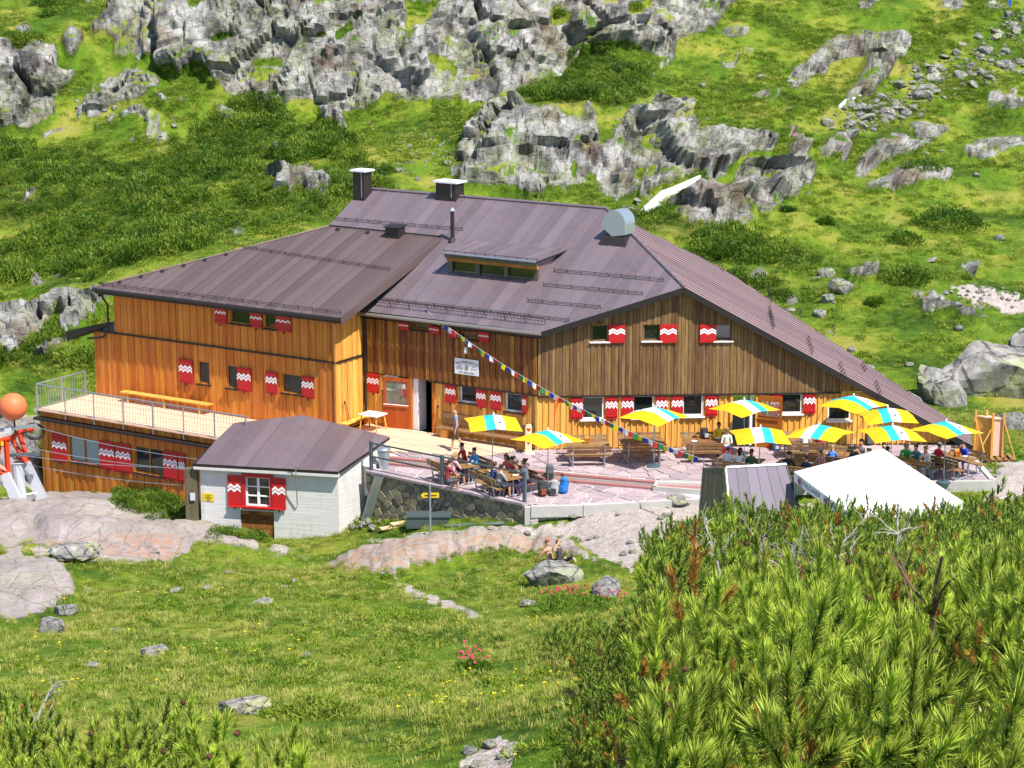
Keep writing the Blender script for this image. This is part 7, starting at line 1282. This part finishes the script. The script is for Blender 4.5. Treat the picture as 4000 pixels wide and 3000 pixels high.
def whorl(k, n, Ls, nl, w, seed, mat, fan=0.8, spread=0.09):
    """One branch end of a dwarf pine: a leading shoot and k side shoots that curve up round it."""
    rn = np.random.default_rng(seed); VV = []; TT = []
    for q in range(k + 1):
        V_, t_ = shoot_arrays(n if q == 0 else int(n * 0.8), Ls * (1 if q == 0 else rn.uniform(0.55, 0.85)), nl, w, rn, fan)
        if q: a = 2 * pi * (q + rn.uniform(-0.3, 0.3)) / k; ln = rn.uniform(0.25, 0.75); R_ = np.array((Euler((0, ln, 0)).to_matrix())); Rz = np.array(Euler((0, 0, a)).to_matrix()); V_ = (Rz @ (R_ @ V_.T)).T + Rz @ np.array([spread * rn.uniform(0.5, 1.3), 0, -rn.uniform(0.02, 0.16)])
        VV.append(V_); TT.append(t_)
    VV = np.concatenate(VV); TT = np.concatenate(TT); nn = len(VV) // 5; Fc = []
    for i in range(nn): b = 5 * i; Fc += [(b, b + 1, b + 2, b + 4), (b + 4, b + 2, b + 3)]
    m = D.meshes.new('pine_whorl'); m.from_pydata(VV.tolist(), [], Fc); m.materials.append(mat); at = m.attributes.new('tip', 'FLOAT', 'POINT'); at.data.foreach_set('value', TT.astype(np.float32)); m.update(); return m
def proto_col(name, meshes):
    c = D.collections.new(name)
    for i, m in enumerate(meshes): o = D.objects.new('%s_%02d' % (name, i), m); c.objects.link(o)
    return c
def scatter(name, label, P_, R_, S_, col, ncol, kind='stuff', parent=None, idx=None):
    m = D.meshes.new(name); m.vertices.add(len(P_)); m.vertices.foreach_set('co', np.asarray(P_, np.float32).ravel())
    a = m.attributes.new('rot', 'FLOAT_VECTOR', 'POINT'); a.data.foreach_set('vector', np.asarray(R_, np.float32).ravel()); a = m.attributes.new('scl', 'FLOAT', 'POINT'); a.data.foreach_set('value', np.asarray(S_, np.float32))
    a = m.attributes.new('pick', 'INT', 'POINT'); a.data.foreach_set('value', (RNG.integers(0, ncol, len(P_)) if idx is None else idx).astype(np.int32)); m.update()
    o = link(D.objects.new(name, m), parent); tag(o, label, None, None, kind)
    g = D.node_groups.new(name, 'GeometryNodeTree'); g.interface.new_socket('Geometry', in_out='INPUT', socket_type='NodeSocketGeometry'); g.interface.new_socket('Geometry', in_out='OUTPUT', socket_type='NodeSocketGeometry'); N_ = g.nodes; L_ = g.links
    gi, go = N_.new('NodeGroupInput'), N_.new('NodeGroupOutput'); ip = N_.new('GeometryNodeInstanceOnPoints'); ci = N_.new('GeometryNodeCollectionInfo'); ci.inputs['Collection'].default_value = col; ci.inputs['Separate Children'].default_value = True; ci.inputs['Reset Children'].default_value = True; ip.inputs['Pick Instance'].default_value = True
    def na(n, t): x = N_.new('GeometryNodeInputNamedAttribute'); x.data_type = t; x.inputs['Name'].default_value = n; return [s_ for s_ in x.outputs if s_.enabled and s_.name == 'Attribute'][0]
    er = N_.new('FunctionNodeEulerToRotation'); L_.new(na('rot', 'FLOAT_VECTOR'), er.inputs[0]); L_.new(gi.outputs[0], ip.inputs['Points']); L_.new(ci.outputs[0], ip.inputs['Instance']); L_.new(na('pick', 'INT'), ip.inputs['Instance Index']); L_.new(er.outputs[0], ip.inputs['Rotation']); L_.new(na('scl', 'FLOAT'), ip.inputs['Scale']); L_.new(ip.outputs[0], go.inputs[0])
    md = o.modifiers.new('scatter', 'NODES'); md.node_group = g; return o
# points on the finished ground mesh
dX = np.linalg.norm(np.diff(P, axis=0, append=P[-1:] + 0.1), axis=-1); dY = np.linalg.norm(np.diff(P, axis=1, append=P[:, -1:] + 0.1), axis=-1); AREA = np.clip(dX * dY, 0, 1.0)
def sprinkle(mask, density, seed):
    rn = np.random.default_rng(seed); n = rn.poisson(np.clip(AREA * density, 0, 6) * mask); ii, jj = np.nonzero(n); rep = n[ii, jj]; ii = np.repeat(ii, rep); jj = np.repeat(jj, rep); i2 = np.minimum(ii + 1, NC - 1); j2 = np.minimum(jj + 1, NR - 1); a = rn.random((len(ii), 1)); b = rn.random((len(ii), 1))
    return (P[ii, jj] * (1 - a) + P[i2, jj] * a) * (1 - b) + (P[ii, j2] * (1 - a) + P[i2, j2] * a) * b
def rots(n, lean, seed): rn = np.random.default_rng(seed); return np.stack([rn.normal(0, lean, n), rn.normal(0, lean, n), rn.uniform(0, 2 * pi, n)], 1)
inview = (np.abs(XG) < 0.30 * np.maximum(YG, 5)) & (V > -60)
rockm = blur(rock_far | rock_near, 1) > 0.3
cov = inview & (YG > 94) & (YG < 176) & ~rockm & ~bare
shp = proto_col('shrub_clump', [leaf_cloud(380, 0.55, 0.5, 0.095, s, M['shrub'], 'shrub_clump', 0.45, 0.9) for s in range(5)])
pt = sprinkle(cov & (blur(shrub, 1) > 0.4), 2.6, 1); scatter('mountain_pine_scrub', 'low dark green mountain pine scrub covering the slopes behind the hut', pt - (0, 0, 0.06), rots(len(pt), 0.15, 2), np.random.default_rng(3).uniform(0.7, 1.5, len(pt)) * (0.75 + 0.5 * (vnoise(pt[:, 0] * 0.3, pt[:, 1] * 0.3) > 0)), shp, 5)
tfp = proto_col('heath_tuft', [leaf_cloud(130, 0.36, 0.17, 0.07, 20 + s, M['tuft'], 'heath_tuft', 0.3, 0.8) for s in range(5)])
mk = np.where((XG > 6) & (YG < 141), 0.35, 1.0) * np.clip(fbm(XG * 0.22, YG * 0.22, ZG * 0.5, 71, 4) + 0.25, 0, 1) * 1.5 + 0.12
pt = sprinkle(cov * np.where(shrub, 0.3, mk), 5.6, 4); scatter('alpine_heath', 'tufts of heath and grass on the slopes behind the hut', pt - (0, 0, 0.04), rots(len(pt), 0.2, 5), np.random.default_rng(6).uniform(0.6, 1.5, len(pt)), tfp, 5)
# grass before the hut
gtp = proto_col('grass_tuft', [grass_tuft(22, 0.125, 0.3, s, M['grass']) for s in range(4)] + [grass_tuft(16, 0.2, 0.24, 9, M['grass'])])
gm_ = inview & (YG > 28) & (YG < 92) & ~rockm & (blur(bare, 1) < 0.5) & ~inside(XG, YG, HUT_FOOT)
pt = sprinkle(gm_ * np.clip(0.45 + 0.8 * fbm(XG * 0.5, YG * 0.5, None, 81, 4), 0.1, 1.3), 26.0, 7); scatter('meadow_grass', 'short tufted meadow grass below the hut', pt - (0, 0, 0.01), rots(len(pt), 0.12, 8), np.random.default_rng(9).uniform(0.6, 1.4, len(pt)), gtp, 5)
hp_ = proto_col('low_herb', [leaf_cloud(70, 0.2, 0.11, 0.055, 40 + s, M['tuft'], 'low_herb', 0.4) for s in range(4)])
pt = sprinkle(gm_ * (fbm(XG * 0.35, YG * 0.35, None, 83, 4) > 0.12), 3.2, 11); scatter('meadow_herbs', 'low leafy herbs among the meadow grass', pt, rots(len(pt), 0.15, 12), np.random.default_rng(13).uniform(0.5, 1.5, len(pt)), hp_, 4)
fb_ = MB(); [fb_.box((cos(a) * 0.02, sin(a) * 0.02, 0.16), (0.022, 0.022, 0.008)) for a in (0, 2.1, 4.2)]; fb_.tube([(0, 0, 0), (0, 0, 0.16)], 0.003, 3)
fcol = proto_col('flower', [fb_.mesh('flower', M['flower_y'])]); pt = sprinkle(gm_ * (fbm(XG * 0.25, YG * 0.25, None, 85, 3) > 0.25), 0.4, 14); scatter('yellow_flowers', 'scattered yellow meadow flowers', pt, rots(len(pt), 0.1, 15), np.random.default_rng(16).uniform(0.7, 1.4, len(pt)), fcol, 1)
# single bushes on the right-hand slopes
def bush(u, v, rpx, zr, label, n=900, mat='shrub', y0=95, y1=180, group='single bushes on the slopes'):
    p = hit(u, v, y0, y1); p[2] = gmesh_z(p[0], p[1]); r_ = rpx / (F / (p[1] * cos(PITCH) + 4)); o = empty('pine_bush', p, 0, label, 'bush', group); m = leaf_cloud(n, r_, r_ * zr, 0.16 if y0 > 90 else 0.09, int(u), M[mat], 'foliage'); f = D.objects.new('foliage', m); link(f, o, False); f.location = (0, 0, -0.05)
    MB().tube([(0, 0, -0.2), (0.03, 0, r_ * zr * 0.7)], [0.06, 0.02], 6).build('stem', M['bark'], o, False)
for a in ((2055, 492, 78, 0.5, 'broad dark bush on the green knoll at right', 2200), (1950, 522, 42, 0.6, 'smaller dark bush left of the broad one on the knoll'), (1785, 497, 20, 0.6, 'small bush below the dark rock face on the green slope'), (1700, 465, 17, 0.6, 'tiny bush right under the dark rock face'), (1992, 402, 42, 0.55, 'dark bush among the pale slabs on the right slope'), (2135, 352, 16, 0.6, 'tiny bush high on the right slope'), (1890, 663, 20, 0.6, 'small bush on the grass right of the roof'), (2085, 605, 14, 0.7, 'tiny bush left of the gravel patch'), (820, 415, 34, 1.0, 'dark bush just right of the left chimney', 1300), (1370, 30, 28, 0.6, 'bush on the cliff ledge at the top'), (690, 85, 14, 0.7, 'small bush on the cliff left of centre'), (60, 105, 50, 0.45, 'flat bush on the upper left slope'), (115, 32, 26, 0.6, 'bush near the top left corner'), (1205, 35, 18, 0.7, 'tiny bush in the cliff gap right of centre')): bush(*a)
bush(690, 1552, 105, 0.28, 'low spreading pine shrub beside the tilted rock in the near meadow', 2600, 'shrub', 30, 60, 'shrubs in the near meadow'); bush(590, 1548, 50, 0.4, 'small leafy shrub just right of the tilted rock', 1200, 'shrub', 30, 60, 'shrubs in the near meadow'); bush(1020, 1450, 45, 0.45, 'alpenrose shrub with red flowers in the meadow', 1000, 'tuft', 35, 70, 'shrubs in the near meadow'); bush(1250, 1320, 100, 0.3, 'alpenrose mound with red flowers below the boulders', 2200, 'tuft', 40, 75, 'shrubs in the near meadow'); bush(880, 1345, 95, 0.16, 'flat green leafy mound in the middle of the meadow', 1800, 'tuft', 40, 75, 'shrubs in the near meadow'); bush(1075, 1395, 22, 0.8, 'tiny dark shrub right of the path end', 500, 'shrub', 35, 75, 'shrubs in the near meadow')
rn = np.random.default_rng(5); fr_ = []
for (u, v, w_, h_, n_) in ((1240, 1296, 60, 9, 60), (1020, 1435, 40, 14, 40), (1340, 1300, 40, 6, 18)):
    for _ in range(n_): q = hit(u + rn.normal(0, w_ * 0.5), v + rn.normal(0, h_ * 0.6), 35, 80); fr_.append((q[0], q[1], gmesh_z(q[0], q[1]) + rn.uniform(0.15, 0.42)))
frm = MB(); frm.lathe([(0.01, 0), (0.035, 0.02), (0.02, 0.045)], 6); scatter('alpenrose_flowers', 'red alpenrose blossoms on the low shrubs', fr_, rots(len(fr_), 0.3, 17), np.random.default_rng(18).uniform(0.7, 1.5, len(fr_)), proto_col('blossom', [frm.mesh('blossom', M['flower_r'])]), 1)

rs = random.Random(3); sp2 = []
for i in range(620): u, v = scree_px(rs) if i < 420 else rs.choice(((rs.uniform(1340, 1420), rs.uniform(415, 462)), (rs.uniform(1300, 1560), rs.uniform(160, 300)), (rs.uniform(860, 1000), rs.uniform(280, 380)), (2040 + rs.random() * 170, 632 + rs.random() * 36))); q = hit(u, v, 100, 190); sp2.append((q[0], q[1], gmesh_z(q[0], q[1]) + 0.02))
scatter('scree', 'small broken stones filling the boulder field and gullies', sp2, rots(len(sp2), 0.5, 91), np.random.default_rng(92).uniform(0.07, 0.2, len(sp2)), proto_col('scree_stone', RM[4:]), 4)
# ------------------------------------------------------------------ dwarf pines in the foreground
_VR = ((5, 1500), (7, 1400), (9, 1310), (12, 1235), (16, 1200), (25, 1175), (35, 1148), (46, 1110), (60, 1085)); _VL = ((8, 1640), (10, 1585), (13, 1530), (17, 1490), (30, 1480))
def canopy_h(x, y, right):                            # how high the pines stand over the ground
    T_ = _VR if right else _VL; v = np.interp(y, [a for a, _ in T_], [b for _, b in T_]); zt = H - np.asarray(y) * np.tan(PITCH + np.arctan((v - CV) / F))
    h = zt - ground(x, y).reshape(np.shape(x)) if np.ndim(x) else zt - gz(x, y)
    return np.clip(h - 0.12 + (0.26 * vnoise(x * 0.8, y * 0.5, None, 91) + 0.36 * vnoise(x * 1.8, y * 1.3, None, 92)) * np.clip(np.asarray(y) / 14, 0.75, 2.2), 0.35, 2.6)
def thicket(poly, right, y0, y1, seed):
    rn = np.random.default_rng(seed); pts = []; rot = []; scl = []; lod = []; Y = y0
    while Y < y1:
        st = 0.2 + 0.0045 * max(0, Y - 8); xs = np.arange(-0.45 * Y - 1, 0.45 * Y + 1, st); x = xs + rn.uniform(-0.5, 0.5, len(xs)) * st; y = Y + rn.uniform(-0.5, 0.5, len(xs)) * st; g = ground(x, y); h = canopy_h(x, y, right)
        edge = np.clip((Y - 8) / 6, 0, 1); hh = h * (1 if right else 1)
        if right: hh = np.where(proj(np.stack([x, y, g + h * 0.5], -1))[0] < 1400 + 30 * vnoise(x, y, None, 95), np.minimum(h, 0.5 + 0.2 * vnoise(x, y, None, 96)), h)          # knee-high outer belt towards the meadow
        for lay, (fz, ln, sc) in enumerate(((1.0, 0.2, 1.0), (0.78, 0.45, 0.95), (0.55, 0.6, 0.95))):
            if lay and Y > 40: continue
            z = g + hh * fz + rn.normal(0, 0.08 + 0.002 * Y, len(x)) - 0.12 - 0.22 * (rn.random(len(x)) < 0.3); u, v = proj(np.stack([x, y, z + 0.1], -1)); top = np.stack(proj(np.stack([x, y, g + hh], -1)), -1)
            ok = inside(top[:, 0], top[:, 1], poly) & (u > -120) & (u < 2340) & (v < 1760)
            ok &= vnoise(x * 2.6, y * 1.8, None, 97) > (-0.2 if Y < 27 else -0.42)
            if lay: ok &= rn.random(len(x)) < 0.4
            k = int(ok.sum())
            if not k: continue
            pts.append(np.stack([x, y, z], -1)[ok]); rot.append(np.stack([rn.normal(0, ln, k), rn.normal(0, ln, k), rn.uniform(0, 2 * pi, k)], 1)); scl.append(sc * rn.uniform(0.75, 1.3, k) * (1 + 0.012 * max(0, Y - 10))); lod.append(np.full(k, Y))
        Y += st
    return [np.concatenate(a) for a in (pts, rot, scl, lod)]
near_c = proto_col('near_whorl', [whorl(4 + s % 2, 120, 0.13, 0.062, 0.0046, s, M['needle'], 0.85) for s in range(5)] + [whorl(4, 90, 0.11, 0.055, 0.0046, 8, M['needle_b'], 0.9)])
mid_c = proto_col('mid_whorl', [whorl(4, 46, 0.13, 0.062, 0.0085, 10 + s, M['needle' if s < 3 else 'needle_d'], 0.85) for s in range(5)] + [whorl(3, 40, 0.11, 0.055, 0.0085, 19, M['needle_b'], 0.9)])
far_c = proto_col('far_whorl', [whorl(3, 22, 0.16, 0.075, 0.016, 30 + s, M['needle_d'], 0.8) for s in range(5)] + [whorl(3, 20, 0.13, 0.07, 0.016, 39, M['needle_b'], 0.8)])
for nm, poly, right, y0, y1, lab in (('dwarf_pine_thicket', TH_R, True, 5.6, 54, 'dense bright green dwarf pine thicket filling the right foreground'), ('dwarf_pine_fringe', TH_L, False, 9.5, 18, 'dwarf pines along the bottom left edge')):
    p_, r_, s_, y_ = thicket(poly, right, y0, y1, 3 if right else 4)
    for tagn, a, b, colx, nn in (('near', 0, 13, near_c, 6), ('middle', 13, 27, mid_c, 6), ('far', 27, 99, far_c, 6)):
        m = (y_ >= a) & (y_ < b)
        if m.any(): scatter(nm, {'near': 'nearest ', 'middle': 'middle ', 'far': 'farthest '}[tagn] + 'part of the ' + lab.replace('dense ', ''), p_[m], r_[m], s_[m], colx, nn, idx=np.where(RNG.random(int(m.sum())) < 0.07, nn - 1, RNG.integers(0, nn - 1, int(m.sum()))))
    print('pine', nm, len(p_))
# scrub beside the cabin
pt = []; rn = np.random.default_rng(44)
for _ in range(260): u = rn.uniform(250, 572); v = 1084 + (u - 250) * 0.24 + rn.normal(0, 9) + 6; q = hit(u, v, 74, 88); pt.append((q[0], q[1], gmesh_z(q[0], q[1]) - 0.08))
scatter('cabin_pine_scrub', 'low pine scrub between the rock slab and the white cabin', pt, rots(len(pt), 0.2, 45), rn.uniform(0.45, 0.85, len(pt)), shp, 5)
# branches, dead twigs, cones
def twig(p, h, seed, mat, name, label, n=7, rad=0.012):
    rn = np.random.default_rng(seed); o = empty(name, p, 0, label, 'branch', 'dead branches in the thicket'); mb = MB()
    def grow(a, d, L_, r_, lvl):
        pts = [a]
        for k in range(4): d = unit(d + rn.normal(0, 0.18, 3)); pts.append(pts[-1] + d * L_ / 4)
        mb.tube(pts, [r_, r_ * 0.85, r_ * 0.7, r_ * 0.55, r_ * 0.35], 5)
        if lvl:
            for k in range(n - 3 if lvl == 1 else n): i = rn.integers(1, 5); grow(pts[i], unit(d + rn.normal(0, 0.7, 3) + (0, 0, 0.15)), L_ * rn.uniform(0.35, 0.6), r_ * 0.5, lvl - 1)
    grow(np.zeros(3), np.array([0, 0, 1.]), h * 0.7, rad, 2); mb.build('twigs', mat, o, False); return o
def canopy_hit(u, v, right, y0, y1):
    d = ray(u, v); Y = np.linspace(y0, y1, 800); q = CAMP + (Y / d[1])[:, None] * d; b = q[:, 2] < ground(q[:, 0], q[:, 1]) + canopy_h(q[:, 0], q[:, 1], right) + 0.02; return q[int(np.argmax(b))]
for i, (u, v, h) in enumerate(((1660, 1195, 1.1), (1700, 1180, 1.3), (1745, 1190, 1.2), (1790, 1200, 1.0), (1560, 1200, 1.0), (1840, 1190, 0.8), (1460, 1290, 0.8), (1950, 1180, 0.8))):
    q = canopy_hit(u, v, True, 20, 52); twig(q - UP * 0.55 * h, h, 60 + i, M['deadwood'], 'dead_pine_branch', 'bare grey pine branch showing above the thicket, ' + ('%s from the left' % ('third', 'fourth', 'fifth', 'sixth', 'second', 'seventh', 'first', 'eighth')[i]), rad=0.02)
q = canopy_hit(2000, 1270, True, 9, 30); twig(q - UP * 0.45, 0.95, 80, M['bark'], 'brown_pine_branch', 'tall thin half-bare brown branch at the right of the thicket', 5, 0.02)
q = canopy_hit(75, 1560, False, 9, 18); twig(q - UP * 0.1, 0.45, 81, M['deadwood'], 'dead_pine_branch', 'bleached twigs in the bottom left pines', 6, 0.012)
def cone_mesh():
    mb = MB()
    for i in range(46): f = i / 46; a = i * 2.39996; r_ = 0.024 * sin(pi * (0.12 + 0.8 * f)); z = 0.05 * f; o_ = np.array([cos(a), sin(a), 0]); t_ = np.array([-sin(a), cos(a), 0]); c = o_ * r_ + UP * z; mb.add([c - t_ * 0.007, c + t_ * 0.007, c + o_ * 0.008 + t_ * 0.005 + UP * 0.006, c + o_ * 0.008 - t_ * 0.005 + UP * 0.006], [(0, 1, 2, 3)])
    mb.lathe([(0.004, 0), (0.018, 0.012), (0.02, 0.03), (0.006, 0.052)], 8); return mb.mesh('pine_cone', M['cone'])
cm = cone_mesh(); M['cone_g'] = simple('pale_bud', (0.38, 0.3, 0.24), 0.8, 0, 0.2, 30)
for i, (u, v, right, s, lab) in enumerate(((1462, 1535, True, 1.4, 'large brown cone at the left of the near pines'), (1478, 1540, True, 1.3, 'brown cone right beside the large one'), (1445, 1528, True, 1.2, 'brown cone left beside the large one'), (1612, 1180, True, 1.3, 'cone on the tall left shoot of the thicket'), (1832, 1222, True, 1.4, 'round cone on the tall middle shoot'), (1958, 1266, True, 1.4, 'cone on the shoot beside the brown branch'), (1876, 1300, True, 1.2, 'cone below the round one in the middle'), (2062, 1562, True, 1.3, 'dark cone at the lower right'), (2060, 1190, True, 1.2, 'cone near the right edge'), (1480, 1452, True, 1.2, 'pale round bud above the large cone'), (275, 1618, False, 1.4, 'brown cone low in the left pines'), (352, 1630, False, 1.4, 'brown cone right of the low one in the left pines'), (455, 1640, False, 1.3, 'brown cone at the bottom edge of the left pines'), (515, 1588, False, 1.3, 'cone on the rightmost tall shoot of the left pines'), (400, 1522, False, 1.3, 'cone on the tallest shoot of the left pines'), (200, 1590, False, 1.2, 'small cone in the middle of the left pines'))):
    q = canopy_hit(u, v, right, 6 if right else 9.5, 20); o = D.objects.new('pine_cone', cm); COL.objects.link(o); o.location = q; o.scale = (s * 13 * q[1] / F / 0.06,) * 3; o.rotation_euler = (random.uniform(-0.6, 0.6), random.uniform(-0.6, 0.6), random.uniform(0, 6)); tag(o, lab, 'cone', 'pine cones')
